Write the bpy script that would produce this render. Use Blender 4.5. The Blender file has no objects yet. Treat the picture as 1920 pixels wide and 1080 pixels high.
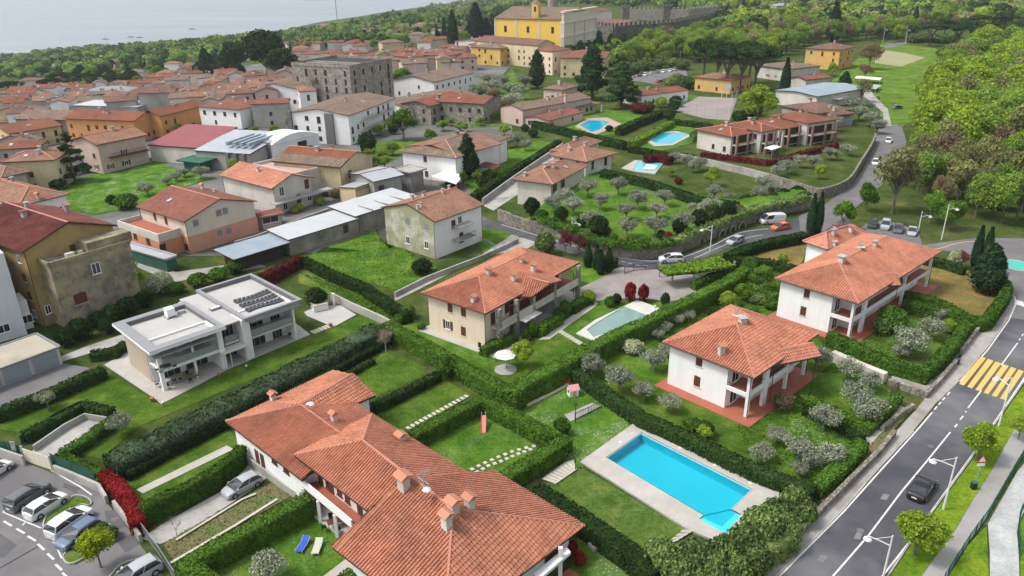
import bpy, math, random
import numpy as np
from mathutils import Vector
R=random.Random(7)
SC=bpy.context.scene
COL=SC.collection
rad=math.radians
# ---------------------------------------------------------------- camera
F=1420.0; NX,NY=1010.0,3850.0; CH=50.0
_dn=np.array([NX-960,NY-540,F]); _dn/=np.linalg.norm(_dn); _up=-_dn
_fy=np.array([0,0,1.])-_up*_up[2]; _fy/=np.linalg.norm(_fy); _rx=np.cross(_fy,_up)
# world axes in image-camera coords (x right, y down, z forward): X=_rx, Y=_fy, Z=_up
cd=bpy.data.cameras.new('camera'); cam=bpy.data.objects.new('camera',cd); COL.objects.link(cam)
SC.camera=cam; cd.sensor_width=36; cd.lens=F/1920*36; cd.clip_end=30000; cd.clip_start=.5
def _w(v): return Vector((float(v@_rx),float(v@_fy),float(v@_up)))
from mathutils import Matrix
cx,cy,cz=_w(np.array([1.,0,0])),_w(np.array([0,-1.,0])),_w(np.array([0,0,-1.]))
m=Matrix((cx,cy,cz)).transposed().to_4x4(); m.translation=Vector((0,0,CH)); cam.matrix_world=m
# ---------------------------------------------------------------- world and sun
SUN_EL,SUN_AZ=56,-98     # light comes from the left
W=bpy.data.worlds.new('World'); SC.world=W; W.use_nodes=True
nt=W.node_tree; nt.nodes.clear()
sky=nt.nodes.new('ShaderNodeTexSky'); sky.sky_type='NISHITA'; sky.sun_disc=False
sky.sun_elevation=rad(SUN_EL); sky.sun_rotation=rad(SUN_AZ); sky.air_density=1.2; sky.dust_density=3.5; sky.ozone_density=1.0
hs=nt.nodes.new('ShaderNodeHueSaturation'); hs.inputs['Saturation'].default_value=.32; hs.inputs['Value'].default_value=1.0
bgn=nt.nodes.new('ShaderNodeBackground'); bgn.inputs['Strength'].default_value=.15
wo=nt.nodes.new('ShaderNodeOutputWorld')
nt.links.new(sky.outputs[0],hs.inputs['Color']); nt.links.new(hs.outputs[0],bgn.inputs[0]); nt.links.new(bgn.outputs[0],wo.inputs[0])
sl=bpy.data.lights.new('sun','SUN'); sl.energy=1.7; sl.angle=rad(11); sl.color=(1,.96,.9)
so=bpy.data.objects.new('sun',sl); COL.objects.link(so)
sd=Vector((math.sin(rad(SUN_AZ))*math.cos(rad(SUN_EL)),math.cos(rad(SUN_AZ))*math.cos(rad(SUN_EL)),math.sin(rad(SUN_EL))))
so.rotation_euler=sd.to_track_quat('Z','Y').to_euler()
SC.view_settings.view_transform='Standard'; SC.view_settings.look='None'; SC.view_settings.gamma=1
SC.view_settings.use_curve_mapping=False; SC.view_settings.exposure=0.62
# ---------------------------------------------------------------- pixel rays -> world points
def ray(px,py):
    v=np.array([px-960.,py-540.,F]); d=_w(v); return d
def terr(x,y):
    u=(x+700)*-.961+(y-1030)*.275
    us=float(np.interp(y,[1352,1447,1475,1520,1659,2021,2309,3000],[265,245,170,115,30,118,150,140]))
    t=(u+800)/(800+us)
    z=-90*max(0,t)
    if u>us: z=-90-min((u-us)*.3,8)
    return z
def P(px,py,h=0.0,flat=False):
    """point whose height above the terrain is h, seen at photo pixel px,py"""
    d=ray(px,py)
    if d.z>-1e-3: d.z=-1e-3
    z=h
    for _ in range(40):
        t=(z-CH)/d.z; q=Vector((0,0,CH))+d*t
        zn=h if flat else terr(q.x,q.y)+h
        if abs(zn-z)<.01: break
        z=z+(zn-z)*.6
    return q
def PZ(px,py,z):
    d=ray(px,py); t=(z-CH)/d.z; return Vector((0,0,CH))+d*t
def V(*a): return Vector(a)
# ---------------------------------------------------------------- materials
MATS={}
def newmat(name):
    m=bpy.data.materials.new(name); m.use_nodes=True; n=m.node_tree; n.nodes.clear()
    o=n.nodes.new('ShaderNodeOutputMaterial'); b=n.nodes.new('ShaderNodeBsdfPrincipled')
    n.links.new(b.outputs[0],o.inputs[0]); b.inputs['Specular IOR Level'].default_value=.25
    return m,n,b,o
def c4(c): return (c[0],c[1],c[2],1)
def noise(n,vec,scale,detail=4,rough=.6):
    x=n.nodes.new('ShaderNodeTexNoise'); x.inputs['Scale'].default_value=scale; x.inputs['Detail'].default_value=detail
    x.inputs['Roughness'].default_value=rough
    if vec is not None: n.links.new(vec,x.inputs['Vector'])
    return x.outputs['Fac']
def ramp(n,fac,stops):
    r=n.nodes.new('ShaderNodeValToRGB'); e=r.color_ramp.elements
    while len(e)<len(stops): e.new(.5)
    for i,(p,c) in enumerate(stops): e[i].position=p; e[i].color=c4(c)
    n.links.new(fac,r.inputs[0]); return r.outputs[0]
def mixc(n,fac,a,b,mode='MIX'):
    x=n.nodes.new('ShaderNodeMix'); x.data_type='RGBA'; x.blend_type=mode
    if hasattr(fac,'is_output'): n.links.new(fac,x.inputs[0])
    else: x.inputs[0].default_value=fac
    for s,k in ((a,6),(b,7)):
        if hasattr(s,'is_output'): n.links.new(s,x.inputs[k])
        else: x.inputs[k].default_value=c4(s)
    return x.outputs[2]
def mth(n,op,a,b=None,c=None):
    x=n.nodes.new('ShaderNodeMath'); x.operation=op
    for i,s in enumerate((a,b,c)):
        if s is None: continue
        if hasattr(s,'is_output'): n.links.new(s,x.inputs[i])
        else: x.inputs[i].default_value=s
    return x.outputs[0]
def bump(n,b,h,strength=.5,dist=.05):
    x=n.nodes.new('ShaderNodeBump'); x.inputs['Strength'].default_value=strength; x.inputs['Distance'].default_value=dist
    n.links.new(h,x.inputs['Height']); n.links.new(x.outputs[0],b.inputs['Normal'])
def pos(n): return n.nodes.new('ShaderNodeNewGeometry').outputs['Position']
def M(name,c1,c2=None,scale=.6,rough=.85,bs=0,bscale=20,c3=None,s3=.12,fine=.15,metal=0,spec=.25,lo=.35,hi=.65):
    """patchy surface: c1-c2 by mid noise, c3 by broad noise, fine value grain"""
    if name in MATS: return MATS[name]
    m,n,b,o=newmat(name); p=pos(n)
    col=c1
    if c2: col=ramp(n,noise(n,p,scale,5),[(lo,c1),(hi,c2)])
    if c3: col=mixc(n,ramp(n,noise(n,p,s3,4,.65),[(.48,(0,0,0)),(.68,(1,1,1))]),col,c3)
    if fine:
        g=ramp(n,noise(n,p,bscale*.6,3,.7),[(.3,(1-fine,)*3),(.7,(1+fine,)*3)])
        col=mixc(n,1,col,g,'MULTIPLY')
    if any(k in name for k in('render','plaster','cladding','concrete')) and 'yard' not in name:
        mp=n.nodes.new('ShaderNodeMapping'); mp.inputs['Scale'].default_value=(1.6,1.6,.16); n.links.new(p,mp.inputs[0])
        col=mixc(n,1,col if hasattr(col,'is_output') else c1,ramp(n,noise(n,mp.outputs[0],1.0,5,.7),[(.32,(.92,.915,.90)),(.55,(1,1,1))]),'MULTIPLY')
    if hasattr(col,'is_output'): n.links.new(col,b.inputs['Base Color'])
    else: b.inputs['Base Color'].default_value=c4(col)
    b.inputs['Roughness'].default_value=rough; b.inputs['Metallic'].default_value=metal; b.inputs['Specular IOR Level'].default_value=spec
    if bs: bump(n,b,noise(n,p,bscale,4,.7),bs,.05)
    MATS[name]=m; return m
def tilemat(name,cols,stain=None,sp=.34,sq=.42,amt=.5,ribs=True):
    if name in MATS: return MATS[name]
    m,n,b,o=newmat(name)
    uv=n.nodes.new('ShaderNodeTexCoord').outputs['UV']
    s=n.nodes.new('ShaderNodeSeparateXYZ'); n.links.new(uv,s.inputs[0])
    u=mth(n,'DIVIDE',s.outputs[0],sp); v=mth(n,'DIVIDE',s.outputs[1],sq)
    cb=n.nodes.new('ShaderNodeCombineXYZ'); n.links.new(mth(n,'FLOOR',u),cb.inputs[0]); n.links.new(mth(n,'FLOOR',v),cb.inputs[1])
    wn=n.nodes.new('ShaderNodeTexWhiteNoise'); wn.noise_dimensions='2D'; n.links.new(cb.outputs[0],wn.inputs['Vector'])
    k=len(cols)
    col=ramp(n,wn.outputs['Value'],[(i/(k-1),c) for i,c in enumerate(cols)])
    p=pos(n)
    big=ramp(n,noise(n,p,.25,5,.7),[(.3,(.68,.70,.74)),(.7,(1.18,1.14,1.10))])
    col=mixc(n,1,col,big,'MULTIPLY')
    if stain: col=mixc(n,ramp(n,noise(n,p,.5,6,.75),[(.5,(0,0,0)),(.62,(amt,)*3)]),col,stain)
    n.links.new(col,b.inputs['Base Color']); b.inputs['Roughness'].default_value=.85
    fu=mth(n,'FRACT',u); fv=mth(n,'FRACT',v)
    rib=mth(n,'ABSOLUTE',mth(n,'SINE',mth(n,'MULTIPLY',u,math.pi)))
    h=mth(n,'ADD',mth(n,'MULTIPLY',rib,.06 if ribs else .0),mth(n,'MULTIPLY',fv,-.035))
    bump(n,b,h,1.0,1.0)
    MATS[name]=m; return m
def leafmat(name,cols,trans=.22,var=.35):
    if name in MATS: return MATS[name]
    m=bpy.data.materials.new(name); m.use_nodes=True; n=m.node_tree; n.nodes.clear()
    o=n.nodes.new('ShaderNodeOutputMaterial'); g=n.nodes.new('ShaderNodeNewGeometry'); oi=n.nodes.new('ShaderNodeObjectInfo')
    k=len(cols)
    col=ramp(n,g.outputs['Random Per Island'],[(i/(k-1),c) for i,c in enumerate(cols)])
    v=ramp(n,oi.outputs['Random'],[(0,(1-var,1-var*.9,1-var)),(1,(1+var*.9,1+var*.8,1+var*.5))])
    col=mixc(n,1,col,v,'MULTIPLY')
    v2=ramp(n,noise(n,g.outputs['Position'],.9,3),[(.3,(.72,)*3),(.7,(1.25,1.22,1.1))])
    col=mixc(n,1,col,v2,'MULTIPLY')
    d=n.nodes.new('ShaderNodeBsdfDiffuse'); t=n.nodes.new('ShaderNodeBsdfTranslucent'); mx=n.nodes.new('ShaderNodeMixShader')
    n.links.new(col,d.inputs[0]); n.links.new(col,t.inputs[0]); mx.inputs[0].default_value=trans
    n.links.new(d.outputs[0],mx.inputs[1]); n.links.new(t.outputs[0],mx.inputs[2]); n.links.new(mx.outputs[0],o.inputs[0])
    MATS[name]=m; return m
def grassmat(name,c1,c2,c3,daisy=0,s1=.35):
    if name in MATS: return MATS[name]
    m,n,b,o=newmat(name); p=pos(n)
    col=ramp(n,noise(n,p,s1,6,.7),[(.3,c1),(.5,c2),(.68,c3)])
    g=ramp(n,noise(n,p,2.6,6,.85),[(.28,(.42,.5,.45)),(.72,(1.6,1.5,1.4))])
    col=mixc(n,1,col,g,'MULTIPLY')
    col=mixc(n,1,col,ramp(n,noise(n,p,.16,5,.75),[(.36,(.66,.72,.7)),(.5,(1,1,1)),(.66,(1.5,1.18,1.1))]),'MULTIPLY')
    if daisy:
        vo=n.nodes.new('ShaderNodeTexVoronoi'); vo.inputs['Scale'].default_value=3.2; n.links.new(p,vo.inputs['Vector'])
        near=mth(n,'LESS_THAN',vo.outputs['Distance'],.2)
        patch=ramp(n,noise(n,p,.28,4,.6),[(.45,(0,0,0)),(.6,(daisy,)*3)])
        col=mixc(n,mth(n,'MULTIPLY',near,patch),col,(.55,.6,.45))
        col=mixc(n,ramp(n,noise(n,p,.28,4,.6),[(.5,(0,0,0)),(.7,(.35*daisy,)*3)]),col,(.3,.36,.2))
    n.links.new(col,b.inputs['Base Color']); b.inputs['Roughness'].default_value=1; b.inputs['Specular IOR Level'].default_value=0
    bump(n,b,noise(n,p,9,5,.8),1,.12)
    MATS[name]=m; return m
def stonemat(name,cols,scale=2.2,mortar=(.16,.15,.13)):
    if name in MATS: return MATS[name]
    m,n,b,o=newmat(name); p=pos(n)
    vo=n.nodes.new('ShaderNodeTexVoronoi'); vo.inputs['Scale'].default_value=scale; n.links.new(p,vo.inputs['Vector'])
    ve=n.nodes.new('ShaderNodeTexVoronoi'); ve.feature='DISTANCE_TO_EDGE'; ve.inputs['Scale'].default_value=scale; n.links.new(p,ve.inputs['Vector'])
    s=n.nodes.new('ShaderNodeSeparateColor'); n.links.new(vo.outputs['Color'],s.inputs[0])
    k=len(cols); col=ramp(n,s.outputs[0],[(i/(k-1),c) for i,c in enumerate(cols)])
    e=ramp(n,ve.outputs['Distance'],[(.02,(0,0,0)),(.09,(1,1,1))])
    col=mixc(n,e,mortar,col)
    col=mixc(n,1,col,ramp(n,noise(n,p,.5,5,.7),[(.3,(.65,.66,.62)),(.7,(1.2,1.18,1.1))]),'MULTIPLY')
    n.links.new(col,b.inputs['Base Color']); b.inputs['Roughness'].default_value=.95
    bump(n,b,e,.8,.1); MATS[name]=m; return m
# --- palette
ASPH=M('asphalt_old',(.13,.125,.13),(.175,.167,.17),.25,.9,.25,30,c3=(.12,.115,.12),s3=.1,fine=.15)
ROADM=M('asphalt_road',(.05,.051,.06),(.08,.08,.09),.18,.75,.2,40,c3=(.14,.14,.15),s3=.06,fine=.12,spec=.4)
PAVE=M('pavement_concrete',(.30,.285,.27),(.38,.36,.34),.5,.9,.2,25,c3=(.22,.2,.18),s3=.2)
DECK=M('travertine_paving',(.37,.35,.315),(.43,.41,.375),.5,.8,.15,10,c3=(.36,.34,.3),s3=.15,fine=.08)
CONC=M('concrete',(.33,.32,.30),(.42,.41,.39),.5,.9,.3,12,c3=(.2,.19,.17),s3=.25)
CONCD=M('concrete_stained',(.20,.19,.17),(.34,.32,.29),.7,.95,.4,12,c3=(.1,.095,.08),s3=.35)
WHITE=M('white_render',(.78,.78,.78),(.72,.72,.72),.25,.8,.1,20,fine=.04)
OFFW=M('offwhite_render',(.60,.57,.52),(.52,.49,.44),.35,.85,.15,18,c3=(.42,.39,.34),s3=.12,fine=.06)
CREAM=M('cream_render',(.70,.58,.45),(.65,.54,.42),.3,.85,.1,18,fine=.05)
PINKW=M('pink_plaster',(.55,.42,.36),(.48,.37,.32),.3,.85,.1,18,fine=.05)
OCHRE=M('ochre_plaster',(.66,.41,.13),(.58,.34,.1),.3,.85,.1,18,c3=(.5,.36,.18),s3=.15,fine=.06)
YELL=M('yellow_plaster',(.62,.42,.12),(.55,.35,.09),.15,.85,.1,18,c3=(.62,.52,.27),s3=.08,fine=.05)
PALEY=M('pale_yellow_plaster',(.62,.52,.33),(.54,.45,.28),.3,.85,.1,18,c3=(.45,.38,.25),s3=.15,fine=.06)
ORANGE=M('orange_plaster',(.62,.27,.15),(.55,.24,.14),.3,.85,.1,18,fine=.04)
SALMON=M('salmon_plaster',(.62,.32,.22),(.58,.29,.2),.3,.85,.1,18,fine=.04)
OLIVEW=M('olive_peeling_plaster',(.27,.27,.17),(.32,.31,.2),.6,.9,.2,14,c3=(.5,.49,.44),s3=.28,fine=.08)
GREYW=M('grey_plaster',(.32,.31,.30),(.40,.39,.37),.4,.9,.2,14,c3=(.24,.23,.21),s3=.2,fine=.08)
DGREY=M('dark_grey_plaster',(.13,.13,.135),(.16,.16,.165),.4,.85,.1,14)
OLDW=M('weathered_plaster',(.30,.26,.19),(.17,.145,.10),.6,.95,.5,10,c3=(.40,.35,.20),s3=.25,fine=.2,lo=.4,hi=.6)
BEIGE=M('beige_cladding',(.47,.38,.30),(.43,.35,.28),.3,.8,.1,18,fine=.05)
RUBBLE=stonemat('rubble_stone',[(.16,.15,.13),(.26,.24,.21),(.34,.31,.27),(.2,.18,.15)],2.0)
RUBG=stonemat('grey_stone_blocks',[(.24,.225,.20),(.32,.30,.27),(.38,.36,.32),(.27,.25,.22)],1.1,(.2,.19,.17))
CASTLE=stonemat('castle_stone',[(.11,.105,.095),(.16,.15,.135),(.21,.19,.17)],.8,(.06,.055,.05))
TILE=tilemat('clay_tiles',[(.425,.172,.105),(.475,.20,.125),(.385,.15,.09),(.51,.23,.15),(.445,.182,.112)],(.35,.19,.13),amt=.25)
TILEP=tilemat('pink_clay_tiles',[(0.258,0.120,0.075),(0.292,0.151,0.097),(0.214,0.097,0.064),(0.310,0.181,0.121),(0.247,0.120,0.080)],(0.168,0.133,0.092),amt=.35)
TILER=tilemat('red_clay_tiles',[(0.215,0.078,0.051),(0.253,0.091,0.059),(0.180,0.066,0.047),(0.238,0.095,0.067)],(0.169,0.099,0.071),amt=.3)
TILEB=tilemat('brown_clay_tiles',[(0.163,0.083,0.062),(0.204,0.105,0.075),(0.131,0.074,0.058),(0.228,0.131,0.100)],(0.106,0.088,0.067),amt=.3)
TILEM=tilemat('mottled_clay_tiles',[(0.177,0.121,0.086),(0.234,0.156,0.111),(0.145,0.099,0.074),(0.282,0.203,0.148),(0.129,0.104,0.082)],(0.093,0.087,0.066),amt=.6)
TILEO=tilemat('orange_clay_tiles',[(0.209,0.067,0.035),(0.240,0.083,0.043),(0.184,0.059,0.033),(0.235,0.096,0.056)],(0.140,0.074,0.051),amt=.4)
RIDGE=M('ridge_tiles',(.48,.22,.16),(.40,.17,.12),1.5,.85,.2,14)
METAL=M('zinc_roof',(.42,.44,.47),(.36,.38,.41),.4,.5,.0,14,metal=.25,fine=.03)
METALB=M('blue_grey_metal_roof',(.25,.31,.36),(.30,.36,.41),.3,.5,0,14,metal=.2,fine=.03)
REDMET=M('red_sheet_roof',(.25,.075,.075),(.22,.065,.07),.2,.6,0,14,fine=.03)
GREYM=M('grey_trim',(.23,.235,.245),(.25,.255,.265),.5,.5,0,14,fine=.02)
GRAV=M('pale_roof_gravel',(.43,.42,.405),(.385,.375,.365),.4,.9,.2,30,fine=.08)
BROWN=M('brown_timber',(.13,.045,.028),(.10,.035,.022),1.5,.6,.1,14,fine=.08)
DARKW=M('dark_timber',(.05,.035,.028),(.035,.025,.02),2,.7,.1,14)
GUTT=M('brown_gutter',(.07,.04,.035),None,rough=.5,fine=0)
TERR=M('terracotta_floor',(.36,.115,.07),(.31,.1,.06),1.2,.6,.05,8,fine=.07)
IRON=M('dark_iron',(.03,.03,.03),None,rough=.5,fine=0)
WMET=M('white_metal',(.6,.6,.6),None,rough=.4,fine=0)
GALV=M('galvanised_steel',(.4,.41,.42),None,rough=.4,metal=.5,fine=0)
WPAINT=M('road_paint_white',(.66,.66,.66),(.5,.5,.5),2,.7,0,20,fine=.1)
YPAINT=M('road_paint_yellow',(.66,.40,.07),(.6,.4,.14),1.5,.7,0,20,fine=.12)
BARK=M('bark',(.10,.08,.06),(.16,.135,.11),2,.95,.4,12)
BARKG=M('grey_bark',(.2,.185,.17),(.28,.26,.24),2,.95,.4,12)
EARTH=M('bare_earth',(.20,.14,.09),(.14,.13,.06),.5,1,.4,8,c3=(.1,.14,.04),s3=.3,fine=.2)
STONEP=M('pale_stepping_stone',(.50,.47,.41),(.42,.39,.33),1,.9,.2,14)
GREENF=M('green_mesh',(.015,.07,.05),(.02,.09,.06),2,.7,0,14)
GREENT=M('green_tarp',(.03,.13,.09),(.025,.10,.07),.6,.7,0,14)
FABW=M('white_canvas',(.66,.64,.6),None,rough=.9,fine=0)
BLUEF=M('blue_fabric',(.03,.10,.5),None,rough=.8,fine=0)
REDP=M('red_plastic',(.6,.04,.04),None,rough=.4,fine=0)
PINKP=M('pink_plastic',(.7,.2,.2),None,rough=.4,fine=0)
BLACKP=M('black_plastic',(.02,.02,.02),None,rough=.4,fine=0)
def glass():
    m,n,b,o=newmat('window_glass'); b.inputs['Base Color'].default_value=(.03,.035,.04,1); b.inputs['Roughness'].default_value=.08
    b.inputs['Specular IOR Level'].default_value=.6; return m
GLASS=glass()
def poolmat(name,c1,c2,dark=None):
    m,n,b,o=newmat(name); p=pos(n)
    n.links.new(ramp(n,noise(n,p,.25,3),[(.3,c1),(.7,c2)]),b.inputs['Base Color'])
    b.inputs['Roughness'].default_value=.06; b.inputs['Specular IOR Level'].default_value=.35
    bump(n,b,noise(n,p,2.5,2),.15,.05); return m
POOL=poolmat('pool_water',(.006,.33,.47),(.009,.37,.53))
POOLS=poolmat('pool_shallow',(.2,.66,.80),(.25,.7,.82))
POOLT=poolmat('teal_pool_water',(.10,.42,.42),(.16,.5,.5))
POOLG=poolmat('still_green_pool_water',(.17,.27,.25),(.21,.31,.28))
def lakemat():
    m,n,b,o=newmat('lake_water'); p=pos(n)
    mp=n.nodes.new('ShaderNodeMapping'); mp.inputs['Scale'].default_value=(.0012,.006,1); mp.inputs['Rotation'].default_value=(0,0,.5); n.links.new(p,mp.inputs[0])
    f=noise(n,mp.outputs[0],1.2,4,.55)
    n.links.new(ramp(n,f,[(.3,(.16,.21,.235)),(.7,(.27,.32,.345))]),b.inputs['Base Color'])
    n.links.new(ramp(n,f,[(.3,(.28,)*3),(.7,(.5,)*3)]),b.inputs['Roughness'])
    b.inputs['Specular IOR Level'].default_value=.32
    bump(n,b,noise(n,p,.15,3),.2,.4); return m
LAKE=lakemat()
# foliage
L_HEDGE=leafmat('hedge_leaves',[(0.036,0.084,0.016),(0.065,0.142,0.022),(0.110,0.199,0.036)],.15)
L_HEDGD=leafmat('dark_hedge_leaves',[(0.014,0.033,0.012),(0.025,0.053,0.017),(0.044,0.078,0.027)],.1)
L_HEDGL=leafmat('bright_hedge_leaves',[(.10,.20,.02),(.15,.27,.025),(.2,.33,.04)],.2,.15)
L_GREYH=leafmat('olive_green_leaves',[(0.062,0.112,0.035),(0.106,0.175,0.053),(0.188,0.263,0.100),(0.037,0.075,0.025)],.15)
L_HEDA=leafmat('blue_green_leaves',[(0.019,0.043,0.022),(0.034,0.064,0.034),(0.072,0.106,0.068),(0.017,0.034,0.017)],.12)
L_RED=leafmat('red_leaves',[(0.125,0.010,0.013),(0.195,0.015,0.020),(0.281,0.039,0.035)],.2,.15)
L_DRED=leafmat('dark_red_leaves',[(.07,.012,.016),(.11,.02,.025),(.15,.04,.035)],.2,.15)
L_TREE=leafmat('green_leaves',[(0.058,0.130,0.016),(0.104,0.215,0.026),(0.169,0.299,0.039)],.25)
L_LIME=leafmat('spring_leaves',[(0.180,0.282,0.030),(0.264,0.384,0.042),(0.360,0.492,0.072)],.42,.1)
L_YEL=leafmat('yellow_green_leaves',[(0.187,0.243,0.011),(0.262,0.337,0.019),(0.355,0.430,0.033)],.3,.1)
L_WOOD=leafmat('woodland_leaves',[(0.124,0.215,0.039),(0.195,0.312,0.058),(0.286,0.416,0.091)],.42,.22)
L_OLIVE=leafmat('olive_leaves',[(0.150,0.180,0.135),(0.240,0.277,0.210),(0.375,0.413,0.330),(0.105,0.128,0.090)],.15,.2)
L_CYP=leafmat('cypress_leaves',[(0.012,0.030,0.014),(0.022,0.050,0.022),(0.036,0.072,0.030)],.08,.2)
L_PINE=leafmat('pine_needles',[(0.018,0.043,0.017),(0.032,0.071,0.022),(0.055,0.101,0.031)],.1)
L_SPARSE=leafmat('budding_leaves',[(.2,.25,.09),(0.216,0.203,0.095),(0.270,0.270,0.121),(0.176,0.230,0.068)],.25,.25)
L_BRONZE=leafmat('bronze_leaves',[(.19,.15,.10),(.24,.18,.12),(.16,.15,.08)],.25,.25)
L_BRONZ0=leafmat('bronze_leaves',[(0.240,0.156,0.108),(0.312,0.204,0.132),(0.180,0.144,0.072)],.25,.25)
L_PURP=leafmat('purple_leaves',[(0.108,0.030,0.048),(0.168,0.048,0.066),(0.216,0.084,0.096)],.2,.15)
L_FLOW=leafmat('blossom',[(.5,.48,.42),(.35,.4,.25),(.2,.28,.1),(.6,.58,.55)],.2,.15)
GR_LUSH=grassmat('lush_grass',(.045,.10,.014),(.07,.135,.02),(.115,.175,.035))
GR_MID=grassmat('garden_grass',(.05,.12,.015),(.075,.165,.02),(.12,.21,.035),daisy=.35)
GR_ROUGH=grassmat('rough_grass',(.05,.105,.02),(.085,.15,.03),(.15,.19,.06),daisy=.25)
GR_DAISY=grassmat('daisy_grass',(.045,.12,.015),(.07,.165,.02),(.11,.2,.03),daisy=1)
GR_DRY=grassmat('dry_moss_lawn',(.15,.135,.05),(.21,.16,.065),(.14,.155,.05))
GR_FIELD=grassmat('field_grass',(.06,.13,.02),(.10,.18,.03),(.16,.22,.05),s1=.11)
GROUND=grassmat('ground_cover',(.035,.06,.016),(.06,.09,.026),(.11,.115,.055),s1=.12)
# ---------------------------------------------------------------- mesh builders
def mesh_np(name,verts,quads,mats,smooth=False):
    me=bpy.data.meshes.new(name); nv,nq=len(verts),len(quads); k=quads.shape[1]
    me.vertices.add(nv); me.vertices.foreach_set('co',np.asarray(verts,np.float32).ravel())
    me.loops.add(nq*k); me.loops.foreach_set('vertex_index',np.asarray(quads,np.int32).ravel())
    me.polygons.add(nq); me.polygons.foreach_set('loop_start',np.arange(0,nq*k,k,dtype=np.int32))
    me.polygons.foreach_set('loop_total',np.full(nq,k,np.int32))
    me.update(calc_edges=True); me.validate()
    for m in (mats if isinstance(mats,(list,tuple)) else [mats]): me.materials.append(m)
    return me
def props(o,label=None,cat=None,group=None,kind=None):
    if label: o['label']=label
    if cat: o['category']=cat
    if group: o['group']=group
    if kind: o['kind']=kind
    return o
def root_loc(p):
    q=p
    while q.parent: q=q.parent
    return Vector(q.location)
class MB:
    def __init__(s): s.v=[]; s.f=[]; s.m=[]; s.uv=[]; s.hasuv=False
    def poly(s,pts,mi=0,uv=None):
        i=len(s.v); s.v.extend([tuple(p) for p in pts]); s.f.append(list(range(i,i+len(pts)))); s.m.append(mi)
        if uv: s.hasuv=True
        s.uv.append(uv or [(0,0)]*len(pts))
    def prism(s,base,h,mi=0,top=True,bot=True,topmi=None):
        """base list of Vectors (ccw or cw), extruded by h (number, upwards) or Vector"""
        n=len(base); b=[Vector(p) for p in base]
        a=sum((b[i].x*b[(i+1)%n].y-b[(i+1)%n].x*b[i].y) for i in range(n))
        if a<0: b.reverse()
        hv=h if isinstance(h,Vector) else Vector((0,0,h))
        t=[p+hv for p in b]; i=len(s.v); s.v.extend(map(tuple,b+t))
        def F(idx,k): s.f.append(idx); s.m.append(k); s.uv.append([(0,0)]*len(idx))
        for k in range(n): F([i+k,i+(k+1)%n,i+n+(k+1)%n,i+n+k],mi)
        if top: F([i+n+k for k in range(n)],mi if topmi is None else topmi)
        if bot: F([i+n-1-k for k in range(n)],mi)
    def box(s,c,dx,dy,dz,ang=0,mi=0):
        """c = centre of the bottom face"""
        ca,sa=math.cos(ang),math.sin(ang); c=Vector(c)
        s.prism([c+Vector((x*ca-y*sa,x*sa+y*ca,0)) for x,y in ((-dx/2,-dy/2),(dx/2,-dy/2),(dx/2,dy/2),(-dx/2,dy/2))],dz,mi)
    def beam(s,p,q,w,h,mi=0):
        """box beam from p to q, w wide, h high (top at p/q height)"""
        p,q=Vector(p),Vector(q); d=(q-p); n=Vector((-d.y,d.x,0))
        if n.length<1e-5: n=Vector((1,0,0))
        n=n.normalized()*w/2; dn=Vector((0,0,-h))
        a=[p-n,p+n,q+n,q-n]; b=[x+dn for x in a]; i=len(s.v); s.v.extend(map(tuple,b+a))
        for f in ([0,1,5,4],[1,2,6,5],[2,3,7,6],[3,0,4,7],[4,5,6,7],[3,2,1,0]):
            s.f.append([i+j for j in f]); s.m.append(mi); s.uv.append([(0,0)]*4)
    def tube(s,pts,rs,n=6,mi=0,cap=True):
        pts=[Vector(p) for p in pts]
        if not isinstance(rs,(list,tuple)): rs=[rs]*len(pts)
        base=len(s.v)
        for k,p in enumerate(pts):
            d=(pts[min(k+1,len(pts)-1)]-pts[max(k-1,0)]).normalized()
            a=d.cross(Vector((0,0,1)));
            if a.length<.05: a=d.cross(Vector((1,0,0)))
            a.normalize(); b=d.cross(a)
            for j in range(n):
                t=2*math.pi*j/n; s.v.append(tuple(p+(a*math.cos(t)+b*math.sin(t))*rs[k]))
        for k in range(len(pts)-1):
            for j in range(n):
                s.f.append([base+k*n+j,base+k*n+(j+1)%n,base+(k+1)*n+(j+1)%n,base+(k+1)*n+j]); s.m.append(mi); s.uv.append([(0,0)]*4)
        if cap:
            s.f.append([base+j for j in range(n)][::-1]); s.m.append(mi); s.uv.append([(0,0)]*n)
            e=base+(len(pts)-1)*n; s.f.append([e+j for j in range(n)]); s.m.append(mi); s.uv.append([(0,0)]*n)
    def ball(s,c,rx,ry,rz,n=8,k=5,mi=0,half=False):
        c=Vector(c); base=len(s.v); lo=0 if half else -math.pi/2
        for i in range(k+1):
            t=lo+(math.pi/2-lo)*i/k
            for j in range(n):
                a=2*math.pi*j/n; s.v.append((c.x+rx*math.cos(t)*math.cos(a),c.y+ry*math.cos(t)*math.sin(a),c.z+rz*math.sin(t)))
        for i in range(k):
            for j in range(n):
                s.f.append([base+i*n+j,base+i*n+(j+1)%n,base+(i+1)*n+(j+1)%n,base+(i+1)*n+j]); s.m.append(mi); s.uv.append([(0,0)]*4)
    def mesh(s,name,mats,off=None,smooth=False):
        me=bpy.data.meshes.new(name); v=s.v
        if off is not None: v=[(a-off[0],b-off[1],c-off[2]) for a,b,c in v]
        me.from_pydata(v,[],s.f)
        for mm in (mats if isinstance(mats,(list,tuple)) else [mats]): me.materials.append(mm)
        if any(s.m): me.polygons.foreach_set('material_index',s.m)
        if s.hasuv:
            ul=me.uv_layers.new(name='UVMap'); ul.data.foreach_set('uv',[c for f in s.uv for p in f for c in p])
        if smooth: me.polygons.foreach_set('use_smooth',[True]*len(s.f))
        me.update(); return me
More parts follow.
